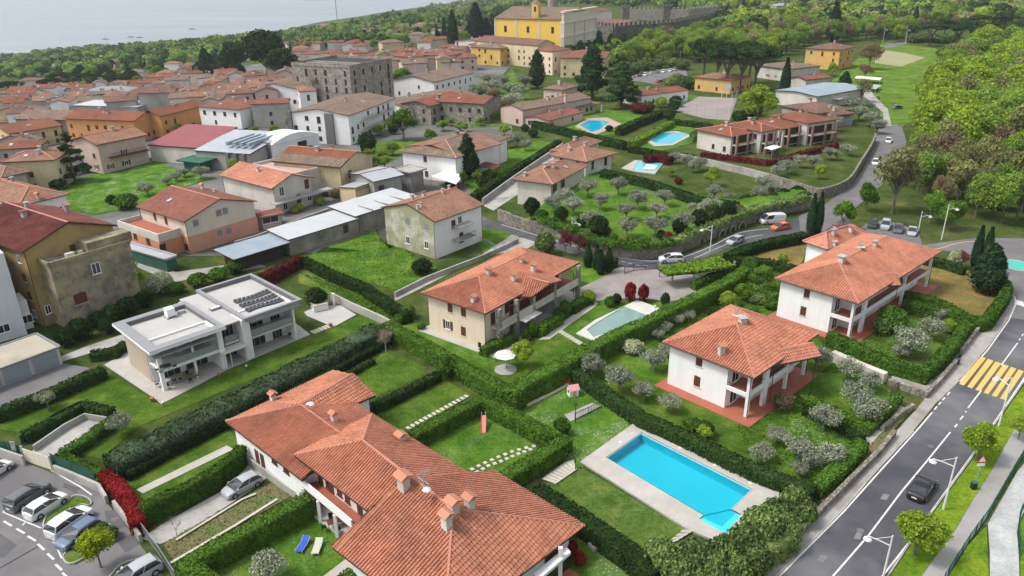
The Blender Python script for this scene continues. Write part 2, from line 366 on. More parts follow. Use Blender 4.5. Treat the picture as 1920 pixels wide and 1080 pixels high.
    def build(s,name,mats,parent=None,smooth=False):
        off=root_loc(parent) if parent else None
        o=bpy.data.objects.new(name,s.mesh(name,mats,off,smooth)); COL.objects.link(o)
        if parent: o.parent=parent
        return o
def link(name,me,parent=None,loc=(0,0,0)):
    o=bpy.data.objects.new(name,me); COL.objects.link(o); o.location=loc
    if parent: o.parent=parent
    return o
def empty(name,loc,label,cat,group=None,rz=0):
    o=bpy.data.objects.new(name,None); COL.objects.link(o); o.location=loc; o.rotation_euler=(0,0,rz); o.empty_display_size=.5
    return props(o,label,cat,group)
_z={}
def area(name,mat,pts,dz=.04,label=None,thick=.0):
    """flat sheet of the setting from photo pixels"""
    w=[P(x,y,dz) for x,y in pts]; mb=MB()
    a=sum(w[i].x*w[(i+1)%len(w)].y-w[(i+1)%len(w)].x*w[i].y for i in range(len(w)))
    if a<0: w.reverse()
    if thick: mb.prism([p-Vector((0,0,thick)) for p in w],thick)
    else: mb.poly(w)
    return props(mb.build(name,mat),label,kind='structure')
def smooth_path(pts,n=6):
    """Catmull-Rom through 2D pixel points"""
    if len(pts)<3: return pts
    out=[]; p=[pts[0]]+list(pts)+[pts[-1]]
    for i in range(1,len(p)-2):
        for k in range(n):
            t=k/n; a,b,c,d=[np.array(p[i+j],float) for j in (-1,0,1,2)]
            out.append(tuple(.5*((2*b)+(-a+c)*t+(2*a-5*b+4*c-d)*t*t+(-a+3*b-3*c+d)*t**3)))
    out.append(tuple(map(float,pts[-1]))); return out
NR=np.random.RandomState(5)
def cards(c,nrm,size,jit=.6,aspect=1.5):
    """leaf-sized rhombi at centres c facing roughly nrm"""
    n=len(c); nn=nrm+NR.normal(0,jit,(n,3)); nn/=np.linalg.norm(nn,axis=1)[:,None]+1e-9
    a=np.cross(nn,NR.normal(0,1,(n,3))); a/=np.linalg.norm(a,axis=1)[:,None]+1e-9
    b=np.cross(nn,a); s=(size*(.6+.8*NR.rand(n)))[:,None] if np.ndim(size) else (size*(.6+.8*NR.rand(n)))[:,None]
    v=np.stack([c-a*s*aspect*.5,c+b*s*.5,c+a*s*aspect*.5,c-b*s*.5],1).reshape(-1,3)
    q=np.arange(4*n).reshape(n,4); return v,q
def ico(c,r,disp=.12,n=10,k=6):
    vs=[];qs=[]
    ph=NR.rand(3)*6
    for i in range(k+1):
        t=-math.pi/2+math.pi*i/k
        for j in range(n):
            a=2*math.pi*j/n; w=1+disp*math.sin(3*a+ph[0])*math.cos(2*t+ph[1])
            vs.append((c[0]+r[0]*w*math.cos(t)*math.cos(a),c[1]+r[1]*w*math.cos(t)*math.sin(a),c[2]+r[2]*w*math.sin(t)))
    for i in range(k):
        for j in range(n): qs.append((i*n+j,i*n+(j+1)%n,(i+1)*n+(j+1)%n,(i+1)*n+j))
    return np.array(vs),np.array(qs)
def join(parts):
    V_,Q_=[],[];o=0
    for v,q in parts: V_.append(v); Q_.append(q+o); o+=len(v)
    return np.concatenate(V_),np.concatenate(Q_)
def crown_blobs(blobs,n,leaf,jit=.6,core=.72,shell=.25,up=.25):
    """blobs: list of (centre, (rx,ry,rz)); leaves on their shells"""
    w=np.array([b[1][0]*b[1][2] for b in blobs]); w=w/w.sum(); parts=[]
    for (c,r),wi in zip(blobs,w):
        k=max(6,int(n*wi)); d=NR.normal(0,1,(k,3)); d[:,2]+=up; d/=np.linalg.norm(d,axis=1)[:,None]
        rr=1+shell*(NR.rand(k,1)-.6); p=np.array(c)+d*np.array(r)*rr
        parts.append(cards(p,d,leaf,jit))
        if core: parts.append(ico(c,[x*core for x in r],.15,8,5))
    return join(parts)
def tree_variant(kind,seed):
    """returns (crown verts, quads, leaf material, trunk MB, bark) for a tree of height 1 scale unit ~ real metres"""
    global NR; NR=np.random.RandomState(seed*13+hash_kind(kind)); r=random.Random(seed*7+hash_kind(kind))
    t=MB(); U=r.uniform
    def trunk(h,rb,limbs=5,spread=1.6,lh=.5,top=None):
        t.tube([(0,0,-.3),(U(-.1,.1),U(-.1,.1),h*.5),(U(-.15,.15),U(-.15,.15),h)],[rb,rb*.75,rb*.45],7)
        for i in range(limbs):
            a=i*2*math.pi/limbs+U(-.4,.4); z=h*U(lh,.95); e=top or h*1.35
            t.tube([(0,0,z),(math.cos(a)*spread*.5,math.sin(a)*spread*.5,(z+e)/2),(math.cos(a)*spread,math.sin(a)*spread,e+U(-.3,.3))],[rb*.4,rb*.28,rb*.1],5)
    if kind in('round','darktree','lime','yellow','wood','bronze','purple','sparse'):
        R0=3.0;cz=4.8 if kind not in('wood','lime','yellow') else 4.3; bl=[]
        nb={'wood':16,'sparse':14,'bronze':16}.get(kind,15)
        for i in range(nb):
            a=U(0,6.28); e=U(-.6,1.3); q=U(.45,.75)*R0; br=U(.9,1.45)
            bl.append(((math.cos(a)*q*math.cos(e),math.sin(a)*q*math.cos(e),cz+math.sin(e)*q*(.95 if kind!='wood' else 1.1)),(br,br,br*.85)))
        core={'sparse':0,'bronze':0,'purple':0,'wood':.55}.get(kind,.6)
        n={'sparse':1300,'bronze':1900,'wood':3000,'purple':1500}.get(kind,3600)
        v,q=crown_blobs(bl,int(n*1.25),.27,.7,core,.55)
        trunk(3.0,.22,6,2.0,.6,5.2)
        if kind in('sparse','bronze'):
            for i in range(26):
                a=U(0,6.28);e=U(.1,1.4);q_=U(2.2,3.1)
                t.tube([(0,0,3),(math.cos(a)*q_*.5*math.cos(e),math.sin(a)*q_*.5*math.cos(e),cz-.6+math.sin(e)*q_*.4),(math.cos(a)*q_*math.cos(e),math.sin(a)*q_*math.cos(e),cz+math.sin(e)*q_)],[.1,.06,.02],4)
        mat={'round':L_TREE,'darktree':L_HEDGD,'lime':L_LIME,'yellow':L_YEL,'wood':L_WOOD,'bronze':L_BRONZE,'purple':L_PURP,'sparse':L_SPARSE}[kind]
        return v,q,mat,t,BARK
    if kind=='olive':
        bl=[]
        for i in range(17):
            a=U(0,6.28); q=U(.5,1.55); br=U(.45,.8); z=2.5+U(-.7,.9)*(1.2-q/2)
            bl.append(((math.cos(a)*q,math.sin(a)*q,z),(br,br,br*.8)))
        v,q=crown_blobs(bl,2300,.155,.9,.35,.8)
        trunk(1.3,.17,6,1.3,.7,2.6)
        for i in range(22):
            a=U(0,6.28);e=U(.1,1.4);q_=U(1.5,2.2)
            t.tube([(0,0,1.3),(math.cos(a)*q_*.5,math.sin(a)*q_*.5,2.1),(math.cos(a)*q_*math.cos(e*.7),math.sin(a)*q_*math.cos(e*.7),2.5+math.sin(e)*1.2)],[.06,.04,.012],4)
        return v,q,L_OLIVE,t,BARKG
    if kind=='cypress':
        h=9.;n=2600; z=NR.rand(n)**.85; prof=np.sin(np.clip(z*1.0+.06,0,1)*math.pi)**.55*(1-z*.55); rr=.85*prof*(1+.18*NR.rand(n)); a=NR.rand(n)*6.28
        c=np.stack([np.cos(a)*rr,np.sin(a)*rr,.3+z*h],1); nn=np.stack([np.cos(a),np.sin(a),np.full(n,.9)],1)
        parts=[cards(c,nn,.26,.4,2.2)]
        vs=[];qs=[]
        for i in range(9):
            zz=i/8; p=math.sin(min(max(zz+.06,0),1)*math.pi)**.55*(1-zz*.55)*.78
            for j in range(7): vs.append((math.cos(j*.8976)*p,math.sin(j*.8976)*p,.3+zz*h*.97))
        for i in range(8):
            for j in range(7): qs.append((i*7+j,i*7+(j+1)%7,(i+1)*7+(j+1)%7,(i+1)*7+j))
        parts.append((np.array(vs),np.array(qs))); v,q=join(parts); t.tube([(0,0,-.2),(0,0,1.5)],[.16,.14],6)
        return v,q,L_CYP,t,BARK
    if kind=='cedar':     # broad dark layered evergreen
        h=11.;bl=[]
        for i in range(34):
            z=U(.12,.97); q=(1-z)**.75*3.6*U(.55,1)+.1; a=U(0,6.28); br=.5+1.0*(1-z)
            bl.append(((math.cos(a)*q,math.sin(a)*q,.8+z*h*.93),(br,br,br*.5)))
        bl.append(((0,0,h*.5),(1.9,1.9,h*.42)))
        v,q=crown_blobs(bl,4200,.30,.5,.8,.5,.5); t.tube([(0,0,-.3),(0,0,h*.9)],[.35,.06],7)
        return v,q,L_PINE,t,BARK
    if kind=='fir':       # open conifer with gaps
        h=9.;bl=[]
        for i in range(26):
            z=U(.15,.98); q=(1-z)*2.7*U(.4,1)+.1; a=U(0,6.28); br=.35+.6*(1-z)
            bl.append(((math.cos(a)*q,math.sin(a)*q,z*h),(br,br,br*.45)))
        v,q=crown_blobs(bl,1900,.28,.6,.6,.6,.3); t.tube([(0,0,-.3),(0,0,h)],[.22,.04],6)
        return v,q,L_PINE,t,BARK
    if kind=='conifer':   # dense rounded cone
        bl=[]; h=7.5
        for i in range(40):
            z=U(.05,.95); p=math.sin(min(z+.25,1)*math.pi*.5)*(1-z)**.55; q=2.0*p+.1; a=U(0,6.28); br=.5+.35*(1-z)
            bl.append(((math.cos(a)*q,math.sin(a)*q,.5+z*(h-.8)),(br,br,br*.9)))
        bl+=[((0,0,2.6),(2.1,2.1,2.6)),((0,0,5.0),(1.25,1.25,1.8)),((0,0,6.4),(.65,.65,1.2))]
        v,q=crown_blobs(bl,5000,.22,.5,.85,.3,.3); t.tube([(0,0,-.3),(0,0,2)],[.25,.2],6)
        return v,q,L_CYP,t,BARK
    if kind=='umbrella':
        bl=[]
        for i in range(22):
            a=U(0,6.28); q=U(0,3.4)**1.0; br=U(.9,1.4); z=8.2-q*q*.09+U(-.2,.25)
            bl.append(((math.cos(a)*q,math.sin(a)*q,z),(br,br,br*.6)))
        v,q=crown_blobs(bl,3600,.30,.5,.75,.35,.35)
        t.tube([(0,0,-.3),(.2,.1,3),(0,0,5)],[.3,.24,.2],7)
        for i in range(8):
            a=i*.785+U(-.2,.2); t.tube([(0,0,4+U(-.8,.6)),(math.cos(a)*1.2,math.sin(a)*1.2,6.2),(math.cos(a)*2.6,math.sin(a)*2.6,7.7)],[.13,.1,.04],5)
        return v,q,L_HEDGD,t,BARK
    if kind in('bush','darkbush','redbush','dredbush','greybush','flowerbush','limebush','bronzebush'):
        bl=[((0,0,.75),(.85,.85,.7))]
        for i in range(14):
            a=U(0,6.28);e=U(0,1.4);q=U(.5,.75)
            bl.append(((math.cos(a)*q*math.cos(e),math.sin(a)*q*math.cos(e),.7+math.sin(e)*q*.8),(.34,.34,.3)))
        v,q=crown_blobs(bl,1900,.115,.7,.8,.35)
        t.tube([(0,0,-.1),(0,0,.6)],[.06,.04],5)
        mat={'bush':L_HEDGE,'darkbush':L_HEDGD,'redbush':L_RED,'dredbush':L_DRED,'greybush':L_GREYH,'flowerbush':L_FLOW,'limebush':L_LIME,'bronzebush':L_BRONZE}[kind]
        return v,q,mat,t,BARK
    if kind=='bare':
        def br(p,d,l,rr,dep):
            e=p+d*l; t.tube([p,e],[rr,rr*.6],4 if dep<3 else 3,cap=False)
            if dep<4:
                for i in range(3):
                    nd=(d+Vector((U(-.7,.7),U(-.7,.7),U(-.25,.5)))).normalized(); br(e,nd,l*U(.6,.8),rr*.6,dep+1)
        br(Vector((0,0,-.2)),Vector((U(-.08,.08),U(-.08,.08),1)),2.0,.14,0)
        n=160; c=NR.normal(0,1,(n,3))*np.array([1.3,1.3,.8])+np.array([0,0,4.6]); v,q=cards(c,NR.normal(0,1,(n,3)),.12,1)
        return v,q,L_BRONZE,t,BARKG
def hash_kind(k): return sum(ord(c)*(i+3) for i,c in enumerate(k))%997
TV={}
NVAR={'olive':6,'wood':6,'round':4,'cypress':3,'lime':3}
KNAME={'round':'green_tree','darktree':'broadleaf_tree','lime':'spring_green_tree','yellow':'yellow_green_tree','wood':'woodland_tree','bronze':'bronze_leaved_tree','purple':'purple_leaved_tree','sparse':'budding_tree',
 'olive':'olive_tree','cypress':'cypress_tree','cedar':'cedar_tree','fir':'fir_tree','conifer':'conical_conifer','umbrella':'umbrella_pine','bush':'bush','darkbush':'dark_bush','redbush':'red_bush',
 'dredbush':'dark_red_bush','greybush':'grey_green_bush','flowerbush':'flowering_bush','limebush':'bright_green_bush','bronzebush':'bronze_bush','bare':'bare_tree'}
KCAT={k:('bush' if 'bush' in k else 'tree') for k in KNAME}
NOMH={'round':8,'darktree':8,'lime':8,'yellow':8,'wood':8.4,'bronze':8,'purple':8,'sparse':8,'olive':3.7,'cypress':9.3,'cedar':11.2,'fir':9,'conifer':7.4,'umbrella':9,'bush':1.5,'darkbush':1.5,'redbush':1.5,
 'dredbush':1.5,'greybush':1.5,'flowerbush':1.5,'limebush':1.5,'bronzebush':1.5,'bare':5.5}
NOMR={'round':3.6,'darktree':3.6,'lime':3.6,'yellow':3.6,'wood':3.6,'bronze':3.6,'purple':3.6,'sparse':3.6,'olive':2.1,'cypress':.8,'cedar':4.0,'fir':2.7,'conifer':2.5,'umbrella':4.2,'bush':1.05,'darkbush':1.05,'redbush':1.05,
 'dredbush':1.05,'greybush':1.05,'flowerbush':1.05,'limebush':1.05,'bronzebush':1.05,'bare':2.6}
TCNT={}
def plant(kind,loc,h,r=None,label=None,group=None,cat=None,simple=False,lean=0):
    """a tree or bush as Empty > trunk, crown; mesh data shared between copies"""
    i=TCNT.get(kind,0); TCNT[kind]=i+1; nv=NVAR.get(kind,2); k=(kind,i%nv)
    if k not in TV:
        v,q,lm,t,bm=tree_variant(kind,i%nv)
        TV[k]=(mesh_np(KNAME[kind]+'_crown',v,q,lm),t.mesh(KNAME[kind]+'_trunk',bm))
    cm,tm=TV[k]; sz=h/NOMH[kind]; sx=(r/NOMR[kind]) if r else sz
    if simple:
        o=link(KNAME[kind],cm,None,loc); props(o,label,cat or KCAT[kind],group)
    else:
        o=empty(KNAME[kind],loc,label,cat or KCAT[kind],group); link('trunk' if 'bush' not in kind else 'stem',tm,o); link('crown' if 'bush' not in kind else 'foliage',cm,o)
    o.scale=(sx,sx*R.uniform(.92,1.08),sz); o.rotation_euler=(lean,0,R.uniform(0,6.28)); return o
def tr(kind,px,py,h,r=None,label=None,group=None,z0=0,mode='c',**k):
    """px,py = middle of the crown in the photo (mode c) or trunk foot (mode b)"""
    zc={'cypress':.5,'umbrella':.88,'cedar':.45,'fir':.5,'conifer':.45}.get(kind,.5 if 'bush' in kind else .62)
    p=P(px,py,z0+(h*zc if mode=='c' else 0)); g=terr(p.x,p.y)+z0
    return plant(kind,(p.x,p.y,g),h,r,label,group,**k)
def hedge(pts,h,w,label,mat=None,group=None,z0=0,wild=.0,leaf=None,curve=False,name='hedge',cat='hedge',dens=1.5):
    """pts = centre line of the hedge's top in the photo"""
    mat=mat or L_HEDGE
    if curve: pts=smooth_path(pts,5)
    W_=[P(x,y,z0+h) for x,y in pts]; g=[p.z-h for p in W_]
    loc=Vector((W_[0].x,W_[0].y,g[0])); dist=min((p-Vector((0,0,CH))).length for p in W_)
    s=leaf or min(.55,max(.15,dist*.0021)); C,N=[],[]
    core=MB(); L=[]
    n=len(W_); nrm=[]
    for i in range(n):
        a=W_[max(i-1,0)];b=W_[min(i+1,n-1)]; d=Vector((b.x-a.x,b.y-a.y,0)).normalized(); nrm.append(Vector((-d.y,d.x,0)))
    hw=w/2
    cw=hw-.1; prof=[(-cw,-.1),(-cw,h-.35),(-cw*.75,h-.1),(cw*.75,h-.1),(cw,h-.35),(cw,-.1)]
    # subdivide the centre line so that the core can wobble
    cl=[]
    for i in range(n-1):
        k=max(1,int((W_[i+1]-W_[i]).length/1.2))
        for j in range(k): t=j/k; cl.append((W_[i].lerp(W_[i+1],t),nrm[i].lerp(nrm[i+1],t),g[i]+(g[i+1]-g[i])*t))
    cl.append((W_[-1],nrm[-1],g[-1]))
    vs=[];qs=[]
    amp=.05+wild*.35
    for p,nn,gz in cl:
        k1=R.uniform(-amp,amp);k2=R.uniform(-amp,amp)
        for x,z in prof:
            xx=x+(k1 if x<0 else k2); zz=gz+z*(1+(k2*.5 if z>.1 else 0)); vs.append((p.x+nn.x*xx-loc.x,p.y+nn.y*xx-loc.y,zz-loc.z))
    m=len(prof)
    for i in range(len(cl)-1):
        for j in range(m-1): qs.append((i*m+j,i*m+j+1,(i+1)*m+j+1,(i+1)*m+j))
    e=(len(cl)-1)*m
    for b in (0,e): qs.append((b,b+1,b+4,b+5)); qs.append((b+1,b+2,b+3,b+4))
    parts=[(np.array(vs,float),np.array(qs))]
    rs=np.random.RandomState(int(abs(loc.x*31+loc.y*17))%99991)
    for i in range(n-1):
        a,b=W_[i],W_[i+1]; Ln=(Vector((b.x-a.x,b.y-a.y,0))).length
        if Ln<.05: continue
        for side in (-1,0,1):
            A=Ln*(w if side==0 else h); k=int(A*dens/s/s)
            if k<1: continue
            t=rs.rand(k)[:,None]; base=np.array([a.x,a.y,g[i]])*(1-t)+np.array([b.x,b.y,g[i+1]])*t
            nn=np.array([nrm[i].x,nrm[i].y,0])*(1-t)+np.array([nrm[i+1].x,nrm[i+1].y,0])*t
            ph=base[:,0]*.8+base[:,1]*.7; wob=(np.sin(ph)*.5+np.sin(ph*2.7+1)*.3+np.sin(ph*.37)*.5)[:,None]*(.05+wild*.3)
            wob+= (rs.rand(k,1)-.5)*(.14+wild*.6)
            if side==0:
                x=(rs.rand(k,1)*2-1)*hw; drop=np.clip(np.abs(x)/hw-.72,0,1)*.8*min(hw,.6)
                p=base+nn*x; p[:,2:]+=h+wob-drop; nr=np.tile([0,0,1.],(k,1))+nn*(x/hw)*.4
            else:
                z=rs.rand(k,1)**.85*h; p=base+nn*side*(hw+wob*.7-.18*np.clip(z/h-.8,0,1)); p[:,2:]+=z; nr=nn*side+np.array([0,0,.25])
            parts.append(None); parts[-1]=cards(p-np.array(loc),nr,s,.55)
    for idx,sg in ((0,-1),(n-1,1)):
        p0=W_[idx]; nn=nrm[idx]; d=Vector((nn.y,-nn.x,0))*sg; k=int(w*h*dens/s/s)
        if k<1: continue
        x=(rs.rand(k,1)*2-1)*hw; z=rs.rand(k,1)*h
        p=np.array([p0.x,p0.y,g[idx]])+np.array(nn)*x+np.array(d)*.05; p[:,2:]+=z
        parts.append(cards(p-np.array(loc),np.tile(np.array(d),(k,1)),s,.55))
    v,q=join(parts); o=link(name,mesh_np(name,v,q,mat),None,loc); return props(o,label,cat,group)
def tile_face(mb,pts,sp=.34,rib=True,lift=.03,mi=0,sq=.42):
    """one roof plane in world space: raised clay rows running up the slope, stepped in courses; uv in metres"""
    pts=[Vector(p) for p in pts]
    n=Vector((0,0,0))
    for i in range(len(pts)):
        a,b=pts[i],pts[(i+1)%len(pts)]; n+=Vector(((a.y-b.y)*(a.z+b.z),(a.z-b.z)*(a.x+b.x),(a.x-b.x)*(a.y+b.y)))
    if n.length<1e-6: return
    n.normalize()
    if n.z<0: n=-n; pts=pts[::-1]
    up=Vector((0,0,1))-n*n.z
    if up.length<.02: up=Vector((0,1,0))
    up.normalize(); ux=up.cross(n); o=pts[0]; OU,OV=sp*400,sq*400
    uv=[((p-o).dot(ux),(p-o).dot(up)) for p in pts]
    if not rib:
        mb.poly([p+n*lift for p in pts],mi,[(u+OU,v+OV) for u,v in uv]); return
    u0=min(u for u,v in uv);u1=max(u for u,v in uv)
    def rng(u):
        u=min(max(u,u0+1e-4),u1-1e-4); vs=[]
        for i in range(len(uv)):
            (a,av),(b,bv)=uv[i],uv[(i+1)%len(uv)]
            if (a-u)*(b-u)<0: vs.append(av+(bv-av)*(u-a)/(b-a))
        return (min(vs),max(vs)) if len(vs)>1 else None
    steps=(sum(pts,Vector((0,0,0)))/len(pts)-Vector((0,0,CH))).length<118
    prof=[(0,0),(.34,.0),(.46,.10),(.64,.13),(.88,.10)]
    prev=None; k=int((u1-u0)/sp)+1; st=.06; cache={}
    def vert(u,v,h):
        p=o+ux*u+up*v+n*(lift+h); return p
    for i in range(math.floor(u0/sp),math.floor(u0/sp)+k+2):
        jit=[R.uniform(-.02,.02) for _ in range(4)] 
        for f,hh in prof:
            u=min(max((i+f)*sp,u0),u1)
            r=rng(u)
            if r is None: continue
            cur=(u,hh,r)
            if prev and u-prev[0]>1e-4:
                a0,a1=prev[2];b0,b1=r
                if not steps:
                    mb.poly([vert(prev[0],a0,prev[1]),vert(u,b0,hh),vert(u,b1,hh),vert(prev[0],a1,prev[1])],mi,[(prev[0]+OU,a0+OV),(u+OU,b0+OV),(u+OU,b1+OV),(prev[0]+OU,a1+OV)])
                else:
                    c0=math.floor(min(a0,b0)/sq); c1=math.ceil(max(a1,b1)/sq)
                    for c in range(c0,c1):
                        v0,v1=c*sq,(c+1)*sq
                        p0,p1=min(max(v0,a0),a1),min(max(v1,a0),a1); q0,q1=min(max(v0,b0),b1),min(max(v1,b0),b1)
                        if p1-p0<1e-4 and q1-q0<1e-4: continue
                        hl=lambda v:st*(1-(v-v0)/sq)
                        A=vert(prev[0],p0,prev[1]+hl(p0));B=vert(u,q0,hh+hl(q0));C_=vert(u,q1,hh+hl(q1));D_=vert(prev[0],p1,prev[1]+hl(p1))
                        e=.004; mb.poly([A,B,C_,D_],mi,[(prev[0]+OU+e,p0+OV+e),(u+OU-e,q0+OV+e),(u+OU-e,q1+OV-e),(prev[0]+OU+e,p1+OV-e)])
                        mb.poly([A-n*st,B-n*st,B,A],mi,[(prev[0]+OU+e,p0+OV+e),(u+OU-e,q0+OV+e),(u+OU-e,q0+OV+e*2),(prev[0]+OU+e,p0+OV+e*2)])
            prev=cur
            if u>=u1: break
        if prev and prev[0]>=u1: break
def inter(d,o,p,q,z0,z1):
    """ray (o,d) with vertical wall p-q"""
    e=Vector((q.x-p.x,q.y-p.y,0)); n=Vector((e.y,-e.x,0))
    den=d.dot(n)
    if abs(den)<1e-9: return None
    t=(Vector((p.x,p.y,0))-Vector((o.x,o.y,0))).dot(n)/den
    if t<=0: return None
    h=o+d*t; s=(h-Vector((p.x,p.y,0))).dot(e)/e.length_squared
    if -.01<=s<=1.01 and z0-.6<=h.z<=z1+1.5: return t,h,s
    return None
WM={}
def winmesh(kind,w,h):
    """shared window meshes, local x along wall, y outward, z up, centred at bottom middle"""
    k=(kind,round(w,1),round(h,1))
    if k in WM: return WM[k]
    w,h=k[1],k[2]; fr=MB(); pa=MB(); sh=MB()
    def bx(mb,x,z,dx,dz,y0,y1,mi=0):
        mb.prism([Vector((x-dx/2,y0,z)),Vector((x+dx/2,y0,z)),Vector((x+dx/2,y1,z)),Vector((x-dx/2,y1,z))],dz,mi)
    if kind in('shut','shutg'):      # closed shutters: two louvred leaves
        for s in(-1,1):
            bx(sh,s*w/4,0,w/2-.03,h,.0,.05)
            for j in range(5): bx(sh,s*w/4,h*(.1+.17*j),w/2-.16,h*.05,.05,.075)
        bx(fr,0,-.08,w+.2,.08,0,.12)
        WM[k]=(fr.mesh('window_sill',OFFW),None,sh.mesh('shutter',BROWN if kind=='shut' else GREYM))
    else:
        t=.09
        bx(fr,-w/2+t/2,0,t,h,0,.06);bx(fr,w/2-t/2,0,t,h,0,.06);bx(fr,0,h-t,w-2*t,t,0,.06);bx(fr,0,0,w-2*t,t,0,.06)
        if w>.8: bx(fr,0,t,.07,h-2*t,0,.055)
        bx(fr,0,-.07,w+.2,.07,0,.12)
        bx(pa,0,t,w-2*t,h-2*t,.004,.02)
        s_=None
        if kind=='open':
            for s in(-1,1):
                bx(sh,s*(w/2+w/4+.02),0,w/2-.02,h,.005,.055)
                for j in range(5): bx(sh,s*(w/2+w/4+.02),h*(.1+.17*j),w/2-.16,h*.05,.055,.075)
            s_=sh.mesh('shutter',BROWN)
        WM[k]=(fr.mesh('window_frame',WHITE if kind!='dark' else BROWN),pa.mesh('pane',GLASS),s_)
    return WM[k]
HOUSES={}
class House:
    def __init__(s,label,cat='house',group=None,name='house',at=None):
        s.label=label;s.cat=cat;s.group=group;s.name=name;s.root=None;s.walls=[];s.roofs=[]; s.rng=random.Random(len(label)*31+sum(map(ord,label)))
        if at: s.root=empty(name,at,label,cat,group)
    def _root(s,p):
        if s.root is None: s.root=empty(s.name,(p.x,p.y,p.z),s.label,s.cat,s.group)
    def block(s,A,B,C,e,r=1.6,type='hip',ridge=None,wall=None,tile=None,over=.6,z0=0,z1=None,wins=True,rib=None,kinds='go',dens=3.0,overg=None,thick=.16,roofname='roof',capm=None,wh=1.3,wallname='wall',storey=3.0,flatmat=None,nowall=False):
        """rectangle from three eave corners in the photo; e = eave height above ground"""
        wall=wall or WHITE; tile=tile or TILE
        if isinstance(B,Vector): a,b,c=A,B,C
        else:
            b=P(B[0],B[1],e); zb=b.z; a=PZ(A[0],A[1],zb); c=PZ(C[0],C[1],zb)
        zb=b.z; g=zb-e
        u=Vector((a.x-b.x,a.y-b.y,0)); v=Vector((c.x-b.x,c.y-b.y,0)); lu,lv=u.length,v.length
        ua,va=math.atan2(u.y,u.x),math.atan2(v.y,v.x); df=(va-ua+math.pi)%(2*math.pi)-math.pi
        cor=(abs(df)-math.pi/2)/2*(1 if df>0 else -1); ua+=cor; va-=cor
        u=Vector((math.cos(ua),math.sin(ua),0)); v=Vector((math.cos(va),math.sin(va),0))
        s._root(Vector((b.x,b.y,g)))
        Z=Vector((0,0,1)); A3=b+u*lu; B3=b.copy(); C3=b+v*lv; D3=b+u*lu+v*lv
        if ridge is None: ridge='AB' if lu>lv else 'BC'
        # make U the ridge direction
        if ridge=='AB': Uv,Vv,LU,LV=u,v,lu,lv
        else: Uv,Vv,LU,LV=v,u,lv,lu
        dist=(b-Vector((0,0,CH))).length
        if rib is None: rib=dist<135
        def pt(x,y,z): return b+Uv*x+Vv*y+Z*z
        cor=[pt(0,0,0),pt(LU,0,0),pt(LU,LV,0),pt(0,LV,0)]
        rf=[]; ridges=[]; gab=[]
        if type=='hip':
            k=min(LV/2,LU/2); r0,r1=pt(k,LV/2,r),pt(LU-k,LV/2,r)
            if LU-2*k<.3: 
                m=pt(LU/2,LV/2,r); rf=[[cor[0],cor[1],m],[cor[1],cor[2],m],[cor[2],cor[3],m],[cor[3],cor[0],m]]; ridges=[(c_,m) for c_ in cor]
            else:
                rf=[[cor[0],cor[1],r1,r0],[cor[1],cor[2],r1],[cor[2],cor[3],r0,r1],[cor[3],cor[0],r0]]
                ridges=[(r0,r1),(cor[0],r0),(cor[3],r0),(cor[1],r1),(cor[2],r1)]
        elif type=='gable':
            r0,r1=pt(0,LV/2,r),pt(LU,LV/2,r); rf=[[cor[0],cor[1],r1,r0],[cor[2],cor[3],r0,r1]]; ridges=[(r0,r1)]
        elif type=='shed':   # rises from the ridge-parallel front edge (y=0) to y=LV
            rf=[[pt(0,0,0),pt(LU,0,0),pt(LU,LV,r),pt(0,LV,r)]]
        elif type=='shedr':
            rf=[[pt(0,0,r),pt(LU,0,r),pt(LU,LV,0),pt(0,LV,0)]]
        s.bu,s.bv,s.lu,s.lv,s.b,s.g=u,v,lu,lv,b,g
        # walls
        o=min(over,LV*.25); og=o if overg is None else overg
        if type in('flat','hip'): ox=o; 
        else: ox=og
        wc=[pt(ox,o,0),pt(LU-ox,o,0),pt(LU-ox,LV-o,0),pt(ox,LV-o,0)]
        zw0=g+z0
        def eh(y,inset=0):
            """height of the roof plane above the eave level at distance y across"""
            if type=='gable': return r*(1-abs(y-LV/2)/(LV/2))
            if type=='shed': return r*y/LV
            if type=='shedr': return r*(1-y/LV)
            if type=='hip': return r*o/(LV/2) if False else 0
            return 0
        wb=MB()
        if type in('gable','shed','shedr'):
            hA,hB=eh(o)-.1,eh(LV-o)-.1
            hh=[hA,hA,hB,hB]
            base=[Vector((p.x,p.y,zw0)) for p in wc]; top=[Vector((p.x,p.y,zb+h_)) for p,h_ in zip(wc,hh)]
            quads=[(0,1),(2,3)]
            for i,j in quads: wb.poly([base[i],base[j],top[j],top[i]])
            for i,j,x in((1,2,LU-ox),(3,0,ox)):
                if type=='gable': mid=pt(x,LV/2,r-.1); wb.poly([base[i],base[j],top[j],mid,top[i]])
                else: wb.poly([base[i],base[j],top[j],top[i]])
            wb.poly(top if type!='gable' else [top[0],top[1],top[2],top[3]])
        else:
            hr=min(.0,0)
            wb.prism([Vector((p.x,p.y,zw0)) for p in wc],zb-zw0+(r*o/(LV/2)-.12 if type=='hip' else 0))
        if not nowall: s.last=wb.build(wallname,wall,s.root)
        ztop=zb
        for i in range(0 if nowall else 4):
            p,q=wc[i],wc[(i+1)%4]; s.walls.append((p,q,zw0,zb,(p+q)/2-(wc[0]+wc[2])/2))
